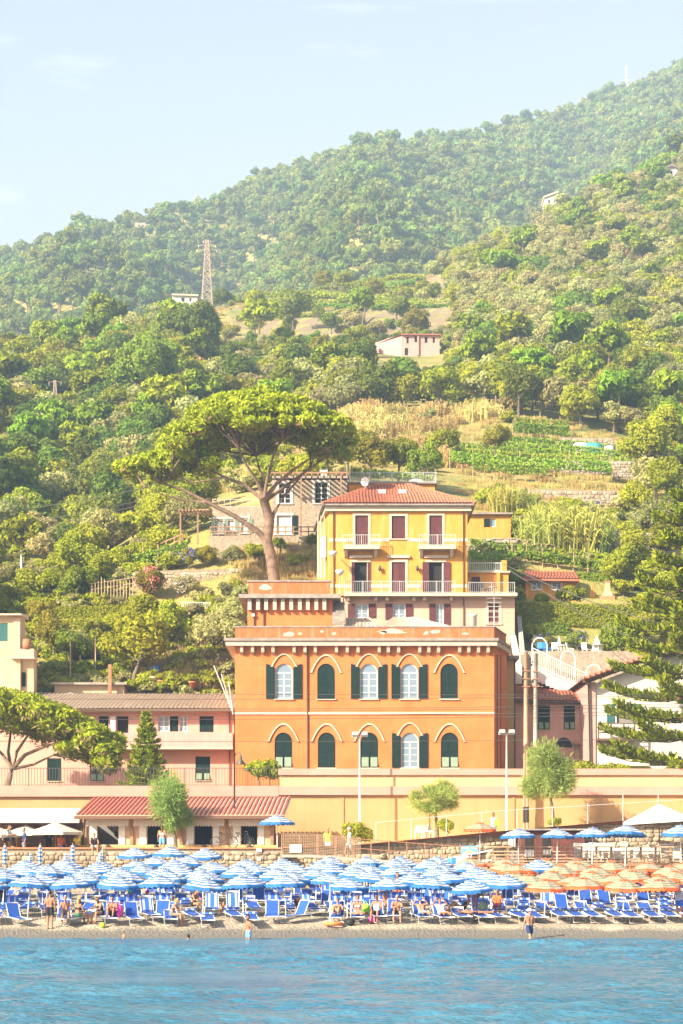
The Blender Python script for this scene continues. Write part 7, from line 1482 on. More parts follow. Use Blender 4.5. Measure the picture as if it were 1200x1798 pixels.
def umbrella_proto(stripe, frill, rad, rise, hgt, label, group, finial=True, name='beach_umbrella'):
    t = thing(name, label, 'umbrella', (0, 0, 0), group); V, F, T = [], [], []; n, rings = 8, 7
    for i in range(rings):
        u = i/(rings-1); r = rad*u; z = hgt+rise*(1-u**1.5)
        for j in range(16):
            a = 6.2832*j/16; k = 1.0 if j % 2 == 0 else .935; V.append((r*k*math.cos(a), r*k*math.sin(a), z-(0.03*u if j % 2 else 0))); T.append(u*.999)
    for i in range(rings-1):
        for j in range(16): F.append((i*16+j, i*16+(j+1) % 16, (i+1)*16+(j+1) % 16, (i+1)*16+j))
    link('canopy', tmesh('canopy', V, F, T, stripe), t)
    V, F, T = [], [], []; m_ = 48
    for j in range(m_):
        a = 6.2832*j/m_; w_ = (a % (6.2832/8))/(6.2832/8); k = 1-.065*math.sin(math.pi*w_)+.004; dz = .03*math.sin(math.pi*w_)
        V += [(rad*k*math.cos(a), rad*k*math.sin(a), hgt-dz), (rad*k*1.01*math.cos(a), rad*k*1.01*math.sin(a), hgt-dz-.12-.035*math.cos(a*24))]; T += [.2, .2]
    F = [(2*j, 2*j+1, (2*j+3) % (2*m_), (2*j+2) % (2*m_)) for j in range(m_)]
    link('valance', tmesh('valance', V, F, T, frill), t)
    V, F, T = [(0, 0, hgt+rise+.05)], [], [.2]
    for j in range(16):
        a = 6.2832*j/16; q = 1+.25*(j % 2); V += [(.16*math.cos(a), .16*math.sin(a), hgt+rise+.01), (.24*q*math.cos(a), .24*q*math.sin(a), hgt+rise-.045+.045*(j % 2))]; T += [.2+.6*(j % 2), .2+.6*(j % 2)]
    for j in range(16): F += [(0, 1+2*j, 1+2*((j+1) % 16)), (1+2*j, 2+2*j, 2+2*((j+1) % 16), 1+2*((j+1) % 16))]
    link('vent_frill', tmesh('vent_frill', V, F, T, frill), t)
    MB().tube([(0, 0, -.3), (0, 0, hgt+rise+.1)], .022, 8).build('pole', 'pole_white', t)
    for j in range(8): a = 6.2832*j/8; MB().beam((0, 0, hgt+.12), (rad*.6*math.cos(a), rad*.6*math.sin(a), hgt+rise*.5), .014).build('rib', 'pole_white', t)
    return t
LB = 'open blue and white striped umbrella with frilled top over the sunbeds'; LO_ = 'open peach and green striped umbrella with orange frill over the sunbeds'
ub = umbrella_proto('stripe_blue', 'frill_blue', 1.06, .42, 1.52, LB, 'blue striped beach umbrellas'); uo = umbrella_proto('stripe_orange', 'frill_orange', 1.0, .40, 1.46, LO_, 'orange striped beach umbrellas')
UMB = []; rg = random.Random(12)
rowsY = [91.0, 94.4, 97.9, 101.4, 104.9, 108.3]
front = [50, 127, 205, 280, 354, 428, 502, 610, 684, 755, 829, 890, 955, 1028, 1094]
fx = [PX(p, 91) for p in front]
for r_, Y in enumerate(rowsY):
    xs_ = list(fx)
    if r_ > 0:
        xs_ = [-17.0+1.98*i+(.55 if r_ % 2 else 0)+rg.uniform(-.15, .15) for i in range(19)]
    else: xs_ = [PX(-24, 91)]+xs_
    for x in xs_:
        px = 600+FPX*x/Y
        if px < -40 or px > 1250: continue
        if r_ == 5 and (px < 235 or 380 < px < 520): continue
        lim = [925, 915, 890, 845, 860, 830][r_]
        kind = 'o' if px > lim+rg.uniform(-12, 12) and px > 815 else 'b'
        if r_ == 4 and 900 < px < 950: kind = 'b'
        if r_ == 5 and px > 800 and rg.random() < .2: continue
        UMB.append((x, Y+rg.uniform(-.35, .35), kind))
UMB.append((PX(1158, 90.2), 90.2, 'o'))
for px, Y in ((238, 112.4), (298, 112.6), (362, 112.0)): UMB.append((PX(px, Y), Y, 'b2'))
fb = fo = True
for (x, y, k) in UMB:
    z = bz1(x, y)+rg.uniform(-.05, .06); rz_ = rg.uniform(0, .78)
    if k == 'o':
        if fo: o = uo; o.location = (x, y, z); o.rotation_euler.z = rz_; fo = False
        else: o = copy_thing(uo, (x, y, z), rz_)
    else:
        if fb: o = ub; o.location = (x, y, z); o.rotation_euler.z = rz_; fb = False
        else: o = copy_thing(ub, (x, y, z), rz_)
        if k == 'b2': o.location.z += .32; o['label'] = 'blue and white striped umbrella standing close under the restaurant sea wall'; o['group'] = 'umbrellas under the sea wall'
    o.rotation_euler.x = rg.uniform(-.09, .11); o.rotation_euler.y = rg.uniform(-.09, .09); o.scale = (rg.uniform(.92, 1.02), rg.uniform(.92, 1.02), rg.uniform(.94, 1.04))
# closed umbrellas standing along the sea wall
def closed_umb(px, pyt, pyb, Y, mat, label, group=None):
    z = bz1(PX(px, Y), Y); h, b_ = PZ(pyt, Y)-z, PZ(pyb, Y)-z; t = thing('closed_umbrella', label, 'umbrella', (PX(px, Y), Y, z), group); V, F, T = [], [], []; n = 12
    for i in range(9):
        u = i/8; r = (.05+.085*math.sin(math.pi*min(1, u*1.05))+.03*u)
        for j in range(n): q = r*(1.1 if j % 2 else .85); V.append((q*math.cos(6.2832*j/n), q*math.sin(6.2832*j/n), h-(h-b_)*u)); T.append(u*.999)
    F = [(i*n+j, i*n+(j+1) % n, (i+1)*n+(j+1) % n, (i+1)*n+j) for i in range(8) for j in range(n)]; link('folded_canopy', tmesh('folded_canopy', V, F, T, mat), t); MB().tube([(0, 0, -.3), (0, 0, h+.12)], .022, 8).build('pole', 'pole_white', t)
for px, a, b_ in ((9, 1484, 1518), (71, 1484, 1520), (128, 1484, 1518)): closed_umb(px, a, b_, 111, 'stripe_blue', 'tightly furled blue striped umbrella rising above the open ones', 'furled umbrellas by the sea wall')
for px, a, b_ in ((54, 1499, 1520), (116, 1499, 1520), (177, 1496, 1520), (440, 1508, 1522)): closed_umb(px, a, b_, 109.3, 'stripe_blue', 'short furled blue striped umbrella peeking over the open ones', 'short furled umbrellas by the sea wall')
closed_umb(182, 1486, 1520, 110.5, 'stripe_orange', 'furled orange and green umbrella below the woman on the wall')

# ------------------------------------------------------------------ sunbeds
m, t_, b_ = newmat('stripe_deck'); N, L = t_.nodes.new, t_.links.new
tcn = N("ShaderNodeTexCoord"); sp = N("ShaderNodeSeparateXYZ"); L(tcn.outputs['Object'], sp.inputs[0]); mu = N("ShaderNodeMath"); mu.operation = 'MULTIPLY_ADD'; mu.inputs[1].default_value = 3.2; mu.inputs[2].default_value = .25; L(sp.outputs['X'], mu.inputs[0]); fr = N("ShaderNodeMath"); fr.operation = 'FRACT'; L(mu.outputs[0], fr.inputs[0])
r = N("ShaderNodeValToRGB"); r.color_ramp.interpolation = 'CONSTANT'; e = r.color_ramp.elements; e[0].color = (0.02, .115, .55, 1); e[1].position = .62; e[1].color = (.6, .62, .65, 1); q = e.new(.72); q.color = (0.02, .115, .55, 1); q = e.new(.82); q.color = (.6, .62, .65, 1); q = e.new(.92); q.color = (.02, .115, .55, 1)
L(fr.outputs[0], r.inputs['Fac']); L(r.outputs['Color'], b_.inputs['Base Color']); b_.inputs['Roughness'].default_value = .85
def sunbed_proto(back_deg, label, group, hood, stripe=False):
    t = thing('sunbed', label, 'sunbed', (0, 0, 0), group); w_ = .31; zs = .34; f = MB()
    for s_ in (-1, 1): f.tube([(s_*w_, -1.0, zs), (s_*w_, .95, zs)], .022, 6)
    f.tube([(-w_, -1.0, zs), (w_, -1.0, zs)], .022, 6).tube([(-w_, .95, zs), (w_, .95, zs)], .022, 6).build('frame', 'white_metal', t)
    for y in (-.72, .62): MB().tube([(-w_+.01, y+.1, zs), (-w_+.02, y, .02), (w_-.02, y, .02), (w_-.01, y+.1, zs)], .018, 6).build('leg', 'white_metal', t)
    MB().add([(-w_+.02, -.98, zs+.012), (w_-.02, -.98, zs+.012), (w_-.02, -.35, zs-.015), (-w_+.02, -.35, zs-.015), (w_-.02, .28, zs+.01), (-w_+.02, .28, zs+.01)], [(0, 1, 2, 3), (3, 2, 4, 5)]).build('seat', 'fabric_blue', t)
    a = math.radians(back_deg); L_ = .72; cy, cz = .28, zs+.02; yb, zb_ = cy+L_*math.cos(a), cz+L_*math.sin(a)
    bk = MB().add([(-w_+.02, cy, cz), (w_-.02, cy, cz), (w_-.02, yb, zb_), (-w_+.02, yb, zb_)], [(0, 1, 2, 3)]).build('backrest', 'stripe_deck' if stripe else 'fabric_blue', t)
    bf = MB()
    for s_ in (-1, 1): bf.tube([(s_*(w_-.015), cy, cz-.01), (s_*(w_-.015), yb, zb_-.01)], .018, 6)
    bf.tube([(-w_+.015, yb, zb_), (w_-.015, yb, zb_)], .018, 6); bf.build('backrest_frame', 'white_metal', t)
    if hood == 1:   # folded sunshade lying on the head end
        MB().add([(-w_, yb-.16, zb_+.05), (w_, yb-.16, zb_+.05), (w_, yb+.1, zb_+.12), (-w_, yb+.1, zb_+.12), (-w_, yb+.22, zb_+.02), (w_, yb+.22, zb_+.02)], [(0, 1, 2, 3), (3, 2, 5, 4)]).build('sunshade', 'stripe_deck', t)
    elif hood == 2:
        MB().add([(-w_, yb+.05, zb_+.02), (w_, yb+.05, zb_+.02), (w_, yb+.02, zb_+.26), (-w_, yb+.02, zb_+.26), (w_, yb-.12, zb_+.36), (-w_, yb-.12, zb_+.36)], [(0, 1, 2, 3), (3, 2, 4, 5)]).build('sunshade', 'stripe_deck', t)
    else: MB().tube([(-w_, yb-.02, zb_+.05), (0, yb, zb_+.06), (w_, yb-.02, zb_+.05)], .05, 8).build('pillow', 'white_paint', t)
    return t
P_FLAT = sunbed_proto(4, 'empty blue sunbed lowered flat with folded striped sunshade at its head', 'flat sunbeds in rows', 1); P_FLAT2 = sunbed_proto(14, 'empty blue sunbed with slightly raised head and pale pillow', 'sunbeds with pale pillows', 0)
P_UP = sunbed_proto(58, 'blue sunbed with raised back and striped sunshade above it', 'raised sunbeds', 2); P_UPS = sunbed_proto(64, 'sunbed with upright blue and white striped backrest', 'upright striped sunbeds', 0, True)
protos = {'f': P_FLAT, 'g': P_FLAT2, 'u': P_UP, 's': P_UPS}; used = set()
def sunbed(kind, x, y, rz_=0.0, label=None):
    p = protos[kind]; z = bz1(x, y)
    if kind not in used: used.add(kind); p.location = (x, y, z); p.rotation_euler.z = rz_; o = p
    else: o = copy_thing(p, (x, y, z), rz_)
    o.rotation_euler.x = math.atan(.055)
    return o
FR = [('u', 30, 89.3, .55), ('u', 113, 89.9, .1), ('g', 136, 89.0, -.75), ('f', 178, 90.0, .2), ('u', 198, 89.3, .05), ('u', 234, 89.3, .3), ('s', 262, 90.3, .35), ('u', 284, 90.0, -.05), ('g', 300, 89.2, .1), ('f', 340, 90.2, .3), ('f', 365, 89.0, .1), ('f', 412, 90.2, .25), ('f', 442, 88.9, .12), ('u', 478, 89.8, .0), ('u', 520, 89.8, -.75), ('u', 592, 89.9, -.1), ('u', 628, 89.9, .0), ('u', 664, 90.0, .15), ('u', 692, 90.0, -.05), ('u', 740, 89.8, .2), ('u', 776, 89.8, .25), ('g', 810, 90.0, .15),
 ('f', 845, 90.0, .2), ('f', 872, 90.0, .25), ('f', 915, 90.0, .2), ('f', 942, 90.0, .18), ('f', 985, 90.0, .1), ('f', 1012, 90.0, .1), ('f', 1042, 90.0, .12), ('f', 1082, 90.0, .1), ('f', 1110, 90.0, .1), ('f', 1146, 90.0, .05), ('f', 1176, 90.0, .05), ('f', -8, 89.8, .1), ('f', 1212, 90, .1)]
for k, px, y, rz_ in FR: sunbed(k, PX(px, y), y, rz_)
for r_, Y in enumerate((92.7, 95.6, 98.6, 101.6, 104.6)):
    for i in range(19):
        for s_ in (-.47, .47):
            x = -17.6+1.98*i+s_+rg.uniform(-.08, .08)+(.5 if r_ % 2 else 0); px = 600+FPX*x/Y
            if px < -25 or px > 1225 or rg.random() < .08: continue
            k = 'f' if rg.random() < .62 else 'g'
            if rg.random() < (.22 if px < 850 else .07): k = rg.choice('us')
            sunbed(k, x, Y+rg.uniform(-.3, .3), rg.uniform(-.12, .28))
# ------------------------------------------------------------------ deck, cabins and walkway on the right
z0 = PZ(1515, 111)
Dk = Bld('bathing_deck', 'raised timber bathing deck with rail fence before the stone wall', 'deck', 1060, 1520, 110.5)
Dk.put(MB().box(PX(862, 110.5), PX(1330, 110.5), 110.5, 114.9, z0-.2, z0), 'platform', 'wood_mid')
for i in range(14): px = 866+i*26; Dk.put(MB().beam((PX(px, 110.5), 110.6, bz1(0, 110.6)-.3), (PX(px, 110.5), 110.6, PZ(1486, 110.5)), .11), 'post', 'wood_mid')
for py in (1487, 1495, 1501, 1507, 1512): Dk.put(MB().beam((PX(862, 110.5), 110.52, PZ(py, 110.5)), (PX(1330, 110.5), 110.52, PZ(py, 110.5)), .05, .06), 'rail', 'wood_pale')
Cb = Bld('changing_cabins', 'dark maroon wooden changing cabins on the bathing deck', 'cabin', 970, 1514, 113)
Cb.put(MB().box(Cb.X(915), Cb.X(1027), 113.05, 114.9, z0, Cb.Z(1458)), 'body', 'wood_maroon'); Cb.put(MB().box(Cb.X(911), Cb.X(1031), 112.7, 114.95, Cb.Z(1458)+.002, Cb.Z(1455)), 'roof', 'grey_slab')
for i in range(28): Cb.put(MB().box(Cb.X(915.2+i*4), Cb.X(918.6+i*4), 113.0, 113.052, z0, Cb.Z(1459)), 'board', 'wood_maroon')
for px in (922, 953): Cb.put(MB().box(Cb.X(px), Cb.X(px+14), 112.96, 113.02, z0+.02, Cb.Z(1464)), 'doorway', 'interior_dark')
for i, (px, Y, sc) in enumerate(((911, 110.0, .95), (978, 110.0, .95), (1040, 109.8, .98), (1098, 109.4, 1.05), (1196, 109.6, 1.05))):
    o = copy_thing(ub, (PX(px, Y), Y, z0+.08), .3*i, 'blue and white striped umbrella rising above the bathing deck rail', sc, 'umbrellas along the deck'); o.rotation_euler.y = [-.02, .04, .03, .10, -.05][i]
parasol(1158, 1440, 111.5, 4.2, .95, 'large white parasol with drooping canvas at the end of the bathing deck', z0, 'white_paint', tilt=.06)
t = copy_thing(uo, (PX(843, 113), 113, PZ(1453, 113)-1.5), 0, 'faded peach umbrella leaning over the wall coping beside the man with a green bag', .95); t['group'] = 'single faded umbrella'; MB().tube([(0, 0, -2.2), (0, 0, -.2)], .03, 8).build('lower_pole', 'pole_white', t)
closed_parasol(1066, 1489, 1506, 112.6, 'white_paint', 'furled white parasol behind the deck rail', .1, z0)
for i in range(16):
    px = 1016+i*11.5; Y = 111.6+.6*(i % 3); t = thing('folded_chair', 'white folded deck chair leaning behind the deck rail', 'chair', (PX(px, Y), Y, z0), 'folded chairs on the deck', rg.uniform(-.4, .4)); hh = rg.uniform(.75, 1.25)
    MB().beam((-.2, 0, 0), (-.2, .15, hh), .04).beam((.2, 0, 0), (.2, .15, hh), .04).beam((-.2, .15, hh), (.2, .15, hh), .04).build('frame', 'white_metal', t); MB().add([(-.18, .03, .3), (.18, .03, .3), (.18, .12, hh*.95), (-.18, .12, hh*.95)], [(0, 1, 2, 3)]).build('canvas', 'awning_cream' if i % 3 else 'plaster_white', t)
for i, (px0, px1, py0, py1, lb) in enumerate(((922, 938, 1492, 1504, 'white towel hung on the deck rail by the cabins'), (954, 968, 1492, 1500, 'small white notice sheet on the deck rail'), (890, 909, 1493, 1515, 'white slatted shutter panel against the stone wall'), (893, 905, 1467, 1487, 'white notice board on the stone wall by the cabins'))):
    Y = 110.44 if i < 2 else 114.7; tt = thing('hanging_sheet' if i < 2 else 'notice_board', lb, 'towel' if i == 0 else 'panel', at((px0+px1)/2, py1, Y)); b = MB(); n = 6
    for k in range(n): xa, xb = PX(px0+(px1-px0)*k/n, Y), PX(px0+(px1-px0)*(k+1)/n, Y); ya, yb_ = Y-.03*math.sin(k*2.1), Y-.03*math.sin((k+1)*2.1); b.add([(xa, ya, PZ(py1, Y)), (xb, yb_, PZ(py1, Y)), (xb, yb_, PZ(py0, Y)), (xa, ya, PZ(py0, Y)), (xa, ya+.03, PZ(py1, Y)), (xb, yb_+.03, PZ(py1, Y)), (xb, yb_+.03, PZ(py0, Y)), (xa, ya+.03, PZ(py0, Y))], [(0, 1, 2, 3), (7, 6, 5, 4), (0, 4, 5, 1), (3, 2, 6, 7)])
    b.build('sheet', 'white_paint', tt, at((px0+px1)/2, py1, Y)); MB().beam((PX(px0, Y), Y+.02, PZ(py0, Y)), (PX(px1, Y), Y+.02, PZ(py0, Y)), .03).build('batten', 'wood_pale', tt, at((px0+px1)/2, py1, Y))
# blue beach sign on the wall with painted lettering
pm('sign_blue', S(95, 165, 200), rough=.6); pm('sign_yellow', S(240, 205, 120), rough=.6)
sg = thing('beach_sign', 'pale blue painted beach sign fixed to the stone wall by the ramp', 'sign', at(824, 1500, 114.6)); o = at(824, 1500, 114.6)
MB().box(PX(808, 114.6), PX(841, 114.6), 114.6, 114.66, PZ(1500, 114.6), PZ(1485, 114.6)).build('board', 'sign_blue', sg, o)
for (a, b1, py, hgt) in ((811, 815, 1488.5, 3), (816, 819.5, 1488.5, 3), (820.5, 824, 1488.5, 3), (827, 831, 1488.5, 3), (832, 838, 1488.5, 3)): MB().box(PX(a, 114.6), PX(b1, 114.6), 114.585, 114.598, PZ(py+hgt/2, 114.6), PZ(py-hgt/2, 114.6)).build('letter_mark', 'white_paint', sg, o)
MB().extr([(PX(812, 114.6), PZ(1498, 114.6)), (PX(838, 114.6), PZ(1498, 114.6)), (PX(830, 114.6), PZ(1495, 114.6)), (PX(824, 114.6), PZ(1492.5, 114.6)), (PX(818, 114.6), PZ(1495.5, 114.6))], 114.588, 114.598).build('sandbank_mark', 'sign_yellow', sg, o)
# walkway with netting, descending to the right
Wk = Bld('beach_walkway', 'metal beach walkway with netted rail sloping down before the stone wall', 'walkway', 660, 1515, 112.5)
def wk(u): return Vector((PX(495+345*u, 112.5), 112.5, PZ(1503+22*max(0, u-.15)/.85, 112.5)))
for a, b1 in ((0, .15), (.15, 1.0)): Wk.put(MB().beam(wk(a)+Vector((0, .7, 0)), wk(b1)+Vector((0, .7, 0)), 1.5, .16), 'deck', 'concrete')
for i in range(12): u = i/11; p = wk(u); Wk.put(MB().beam(p-Vector((0, 0, .1)), p+Vector((0, 0, 1.25)), .06), 'post', 'rust')
for dz in (1.2, .65): Wk.put(MB().beam(wk(0)+Vector((0, 0, dz)), wk(.15)+Vector((0, 0, dz)), .045).beam(wk(.15)+Vector((0, 0, dz)), wk(1)+Vector((0, 0, dz)), .045), 'rail', 'rust')
net = MB()
for i in range(44): u = i/43*.4; p = wk(u)-Vector((0, .03, 0)); net.beam(p+Vector((0, 0, .1)), p+Vector((0, 0, 1.28)), .016)
for j in range(14): z_ = .12+j*.09; net.beam(wk(0)+Vector((0, -.03, z_)), wk(.15)+Vector((0, -.03, z_)), .014).beam(wk(.15)+Vector((0, -.03, z_)), wk(.4)+Vector((0, -.03, z_)), .014)
Wk.put(net, 'netting', 'wood_pale'); Wk.put(MB().box(PX(509, 112.4), PX(530, 112.4), 112.38, 112.42, PZ(1497, 112.4), PZ(1483, 112.4)), 'notice', 'white_paint')
for px in (490, 498, 640, 760): Wk.put(MB().beam((PX(px, 112.5), 112.9, bz1(PX(px, 112.5), 112.9)-.2), (PX(px, 112.5), 112.9, wk((max(px, 495)-495)/345).z-.05), .12), 'support', 'concrete')
rp_ = Bld('handrail_ramp', 'white tubular ramp handrail with towels rising to the deck', 'railing', 820, 1535, 110.8)
rp_.put(MB().beam(at(700, 1525, 110.8), at(866, 1492, 110.8), .06).beam(at(760, 1530, 110.8), at(870, 1508, 110.8), .05), 'rail', 'white_metal')
for px, py in ((760, 1513), (828, 1499), (866, 1492)): rp_.put(MB().beam(at(px, py, 110.8), (PX(px, 110.8), 110.8, bz1(0, 110.8)-.1), .05), 'post', 'white_metal')
for i, (a, b1, col, lb) in enumerate(((752, 768, (.70, .62, .55), 'pale towel drying on the ramp handrail'), (778, 784, (.80, .02, .22), 'magenta towel drying on the ramp handrail'), (785, 792, (.05, .45, .65), 'turquoise towel drying on the ramp handrail'), (793, 801, (.03, .20, .70), 'blue towel drying on the ramp handrail'), (802, 828, (.62, .68, .80), 'wide pale blue sheet drying on the ramp handrail'))):
    pm('towel_%d' % i, col, rough=.9); Y = 110.72; t0 = 1514-(a-752)*.2; t = thing('drying_towel', lb, 'towel', at((a+b1)/2, 1527, Y)); b = MB(); n = 5; o = at((a+b1)/2, 1527, Y); bot = 1528-(a-752)*.06
    for k in range(n):
        xa, xb = PX(a+(b1-a)*k/n, Y), PX(a+(b1-a)*(k+1)/n, Y); ya, yb_ = Y-.04*(k % 2), Y-.04*((k+1) % 2); b.add([(xa, ya, PZ(bot, Y)), (xb, yb_, PZ(bot, Y)), (xb, Y, PZ(t0, Y)), (xa, Y, PZ(t0, Y)), (xa, Y+.13, PZ(t0, Y)), (xb, Y+.13, PZ(t0, Y)), (xb, Y+.14, PZ(bot-6, Y)), (xa, Y+.14, PZ(bot-6, Y))], [(0, 1, 2, 3), (3, 2, 5, 4), (4, 5, 6, 7)])
    b.build('cloth', 'towel_%d' % i, t, o); MB().tube([(PX((a+b1)/2, Y), Y+.06, PZ(t0-1, Y)), (PX((a+b1)/2, Y), Y+.06, PZ(t0+2, Y))], .02, 6).build('peg', 'wood_pale', t, o)
# beach bar fittings below the walkway
pm('door_orange', (.50, .19, .06), (.58, .25, .10), scale=3, rough=.7)
Kb = Bld('beach_kiosk', 'beach kiosk with orange wooden doors and white counter below the walkway', 'kiosk', 570, 1578, 110.6)
for a, b1 in ((535, 548), (549, 562), (565, 585)): Kb.put(MB().box(PX(a, 110.6), PX(b1, 110.6), 110.6, 110.7, 1.75, PZ(1533, 110.6)), 'door', 'door_orange')
Kb.put(MB().box(PX(532, 110.7), PX(590, 110.7), 110.71, 111.9, 1.7, PZ(1531, 110.7)), 'body', 'wood_mid'); Kb.put(MB().box(PX(544, 110.5), PX(552, 110.5), 110.56, 110.595, PZ(1549, 110.6), PZ(1536, 110.6)), 'price_list', 'white_paint')
Kb.put(MB().box(PX(520, 106), PX(600, 106), 106, 106.6, 1.4, PZ(1562, 106)), 'counter', 'plaster_white'); Kb.put(MB().box(PX(518, 106), PX(602, 106), 105.9, 106.7, PZ(1562, 106)+.002, PZ(1560.5, 106)), 'counter_top', 'white_paint')
Sc = Bld('low_white_screen', 'long low white panel wall at the back of the beach', 'screen', 740, 1575, 107.5)
for a, b1 in ((602, 640), (641, 680), (681, 733), (770, 772)): Sc.put(MB().box(PX(a, 107.5), PX(b1, 107.5), 107.5, 107.6, 1.4, PZ(1556, 107.5)), 'panel', 'plaster_white')
Sc.put(MB().box(PX(735, 107.5), PX(772, 107.5), 107.55, 107.62, 1.4, PZ(1562, 107.5)), 'dark_panel', 'fabric_blue')
# rescue ring, bags, ball, balloon-like beach toys
pm('ring_orange', (.70, .20, .05), rough=.5)
t = thing('rescue_ring', 'orange and white rescue ring lying by a pole near the water', 'ring', (PX(586, 88.8), 88.8, bz1(PX(586, 88.8), 88.8)+.05)); b = MB(); V, F = [], []
for i in range(20):
    for j in range(8): a, c = 6.2832*i/20, 6.2832*j/8; rr = .38+.085*math.cos(c); V.append((rr*math.cos(a), rr*math.sin(a), .09+.085*math.sin(c)))
for i in range(20):
    for j in range(8): F.append((i*8+j, ((i+1) % 20)*8+j, ((i+1) % 20)*8+(j+1) % 8, i*8+(j+1) % 8))
b.add(V, F, 0, True); b.build('ring', 'ring_orange', t)
for k in range(4): a = k*1.571; MB().tube([(.29*math.cos(a), .29*math.sin(a), .12), (.38*math.cos(a), .38*math.sin(a), .185), (.47*math.cos(a), .47*math.sin(a), .12)], .03, 6).build('band', 'white_paint', t)
t = thing('ring_post', 'thin white post beside the rescue ring', 'post', (PX(580, 88.9), 88.9, bz1(PX(580, 88.9), 88.9))); MB().tube([(0, 0, -.2), (0, 0, 2.0)], .025, 6).build('shaft', 'pole_white', t); MB().lathe([(.03, 0), (.05, .03), (.01, .07)], (0, 0, 2.0), 8).build('cap', 'ring_orange', t)
pm('ball_lime', (.45, .60, .04), rough=.4); pm('bag_black', (.02, .02, .02), rough=.7); pm('bag_pink', (.75, .06, .38), rough=.6); pm('bag_tan', (.38, .25, .13), rough=.8); pm('lime_towel', (.30, .70, .05), rough=.8); pm('cloth_red', (.65, .05, .05), rough=.8)
bm = bmesh.new(); bmesh.ops.create_icosphere(bm, subdivisions=3, radius=.13); me = bpy.data.meshes.new('ball'); bm.to_mesh(me); bm.free(); me.materials.append(M['ball_lime']); [setattr(p, 'use_smooth', True) for p in me.polygons]
xb = PX(180, 88.5); tag(link('beach_ball', me, None, (xb, 88.5, bz1(xb, 88.5)+.13)), 'lime green ball on the gravel beside a seated bather', 'ball')
def lump(px, Y, mat, label, name, cat, s_=(.25, .2, .2), dz=0):
    rng = np.random.default_rng(int(px)); V, F = ico(); x = PX(px, Y); t = thing(name, label, cat, (x, Y, bz1(x, Y)+dz)); V = V*rng.uniform(.8, 1.15, (len(V), 1))*np.array(s_); V[:, 2] = np.maximum(V[:, 2]+s_[2]*.8, 0)
    link('body', np_mesh('bag', V, F, mat, smooth=True), t); MB().tube([(-s_[0]*.5, 0, s_[2]*1.5), (0, 0, s_[2]*2.3), (s_[0]*.5, 0, s_[2]*1.5)], .018, 6).build('handle', mat, t)
lump(615, 88.9, 'bag_black', 'black beach bag on the gravel by a raised sunbed', 'beach_bag', 'bag'); lump(208, 89.1, 'bag_pink', 'bright pink bag hanging at a seated man\'s side', 'beach_bag', 'bag', (.25, .15, .35), .3); lump(22, 90.3, 'bag_tan', 'tan straw bag beside the striped deck chair', 'beach_bag', 'bag', (.15, .15, .35), .1); lump(654, 89.5, 'bag_pink', 'pink beach bag at a woman\'s feet', 'beach_bag', 'bag', (.22, .2, .22)); lump(642, 90.2, 'lime_towel', 'lime green swim bag beside a cross-legged woman', 'beach_bag', 'bag', (.26, .12, .26), .35); lump(848, 91.0, 'shutter_sage', 'patterned grey-green bag on the sunbeds', 'beach_bag', 'bag', (.3, .2, .3), .35); lump(536, 103, 'cloth_red', 'red bundle of cloth by the kiosk doors', 'beach_bag', 'bag', (.3, .2, .45), .8)
# notices on the sea wall
for i, (px, py) in enumerate(((455, 1493), (455, 1508))): t = thing('wall_notice', ['white paper notice at the top of the sea wall', 'smaller white notice low on the sea wall'][i], 'notice', at(px, py+3, 113.9)); o = at(px, py+3, 113.9); w_ = .16 if i == 0 else .11; MB().box(o.x-w_, o.x+w_, 113.86, 113.88, o.z, o.z+.2).build('sheet', 'white_paint', t, o); MB().box(o.x-w_*.7, o.x+w_*.7, 113.852, 113.859, o.z+.06, o.z+.08).box(o.x-w_*.7, o.x+w_*.7, 113.852, 113.859, o.z+.12, o.z+.14).build('printed_lines', 'galvanised', t, o)
def bicycle(px, Y, label):
    o = Vector((PX(px, Y), Y, promz(px))); t = thing('bicycle', label, 'bicycle', o, None, .35); 
    for x in (-.52, .52):
        b = MB(); b.tube([(x+.33*math.cos(a), 0, .34+.33*math.sin(a)) for a in np.arange(0, 6.4, .4)], .022, 5); w_ = b.build('wheel', 'bag_black', t); sp_ = MB()
        for a in np.arange(0, 3.1, .52): sp_.beam((x+.32*math.cos(a), 0, .34+.32*math.sin(a)), (x-.32*math.cos(a), 0, .34-.32*math.sin(a)), .008)
        sp_.build('spokes', 'galvanised', w_)
    MB().beam((-.52, 0, .34), (-.08, 0, .34), .03).beam((-.08, 0, .34), (-.22, 0, .85), .03).beam((-.08, 0, .34), (.38, 0, .82), .03).beam((-.2, 0, .8), (.36, 0, .85), .03).beam((.38, 0, .95), (.52, 0, .34), .03).beam((-.52, 0, .34), (-.2, 0, .8), .02).build('frame', 'dark_metal', t); MB().box(-.34, -.1, -.06, .06, .86, .92).build('saddle', 'bag_black', t); MB().tube([(.3, -.25, 1.0), (.38, 0, .97), (.3, .25, 1.0)], .016, 6).build('handlebar', 'dark_metal', t)
bicycle(424, 115.0, 'dark bicycle parked at the end of the restaurant terrace'); bicycle(394, 115.2, 'bicycle leaning by the swan-neck lamp')
for i in range(3):
    px = 735+i*12; t = thing('upturned_chair', 'white plastic chair against the railway wall', 'chair', (PX(px, 120), 120, promz(px)), 'plastic chairs by the wall', .5*i); MB().box(-.22, .22, -.22, .22, .42, .46).build('seat', 'white_paint', t); MB().extr([(-.22+.44*q, .46+.42*math.sin(math.pi*min(max(q, .02), .98))**.3) for q in np.linspace(0, 1, 9)]+[(.22, .46), (-.22, .46)], .2, .24).build('backrest', 'white_paint', t)
    for sx, sy in ((-1, -1), (1, -1), (1, 1), (-1, 1)): MB().beam((sx*.19, sy*.19, 0), (sx*.2, sy*.2, .42), .04).build('leg', 'white_paint', t)
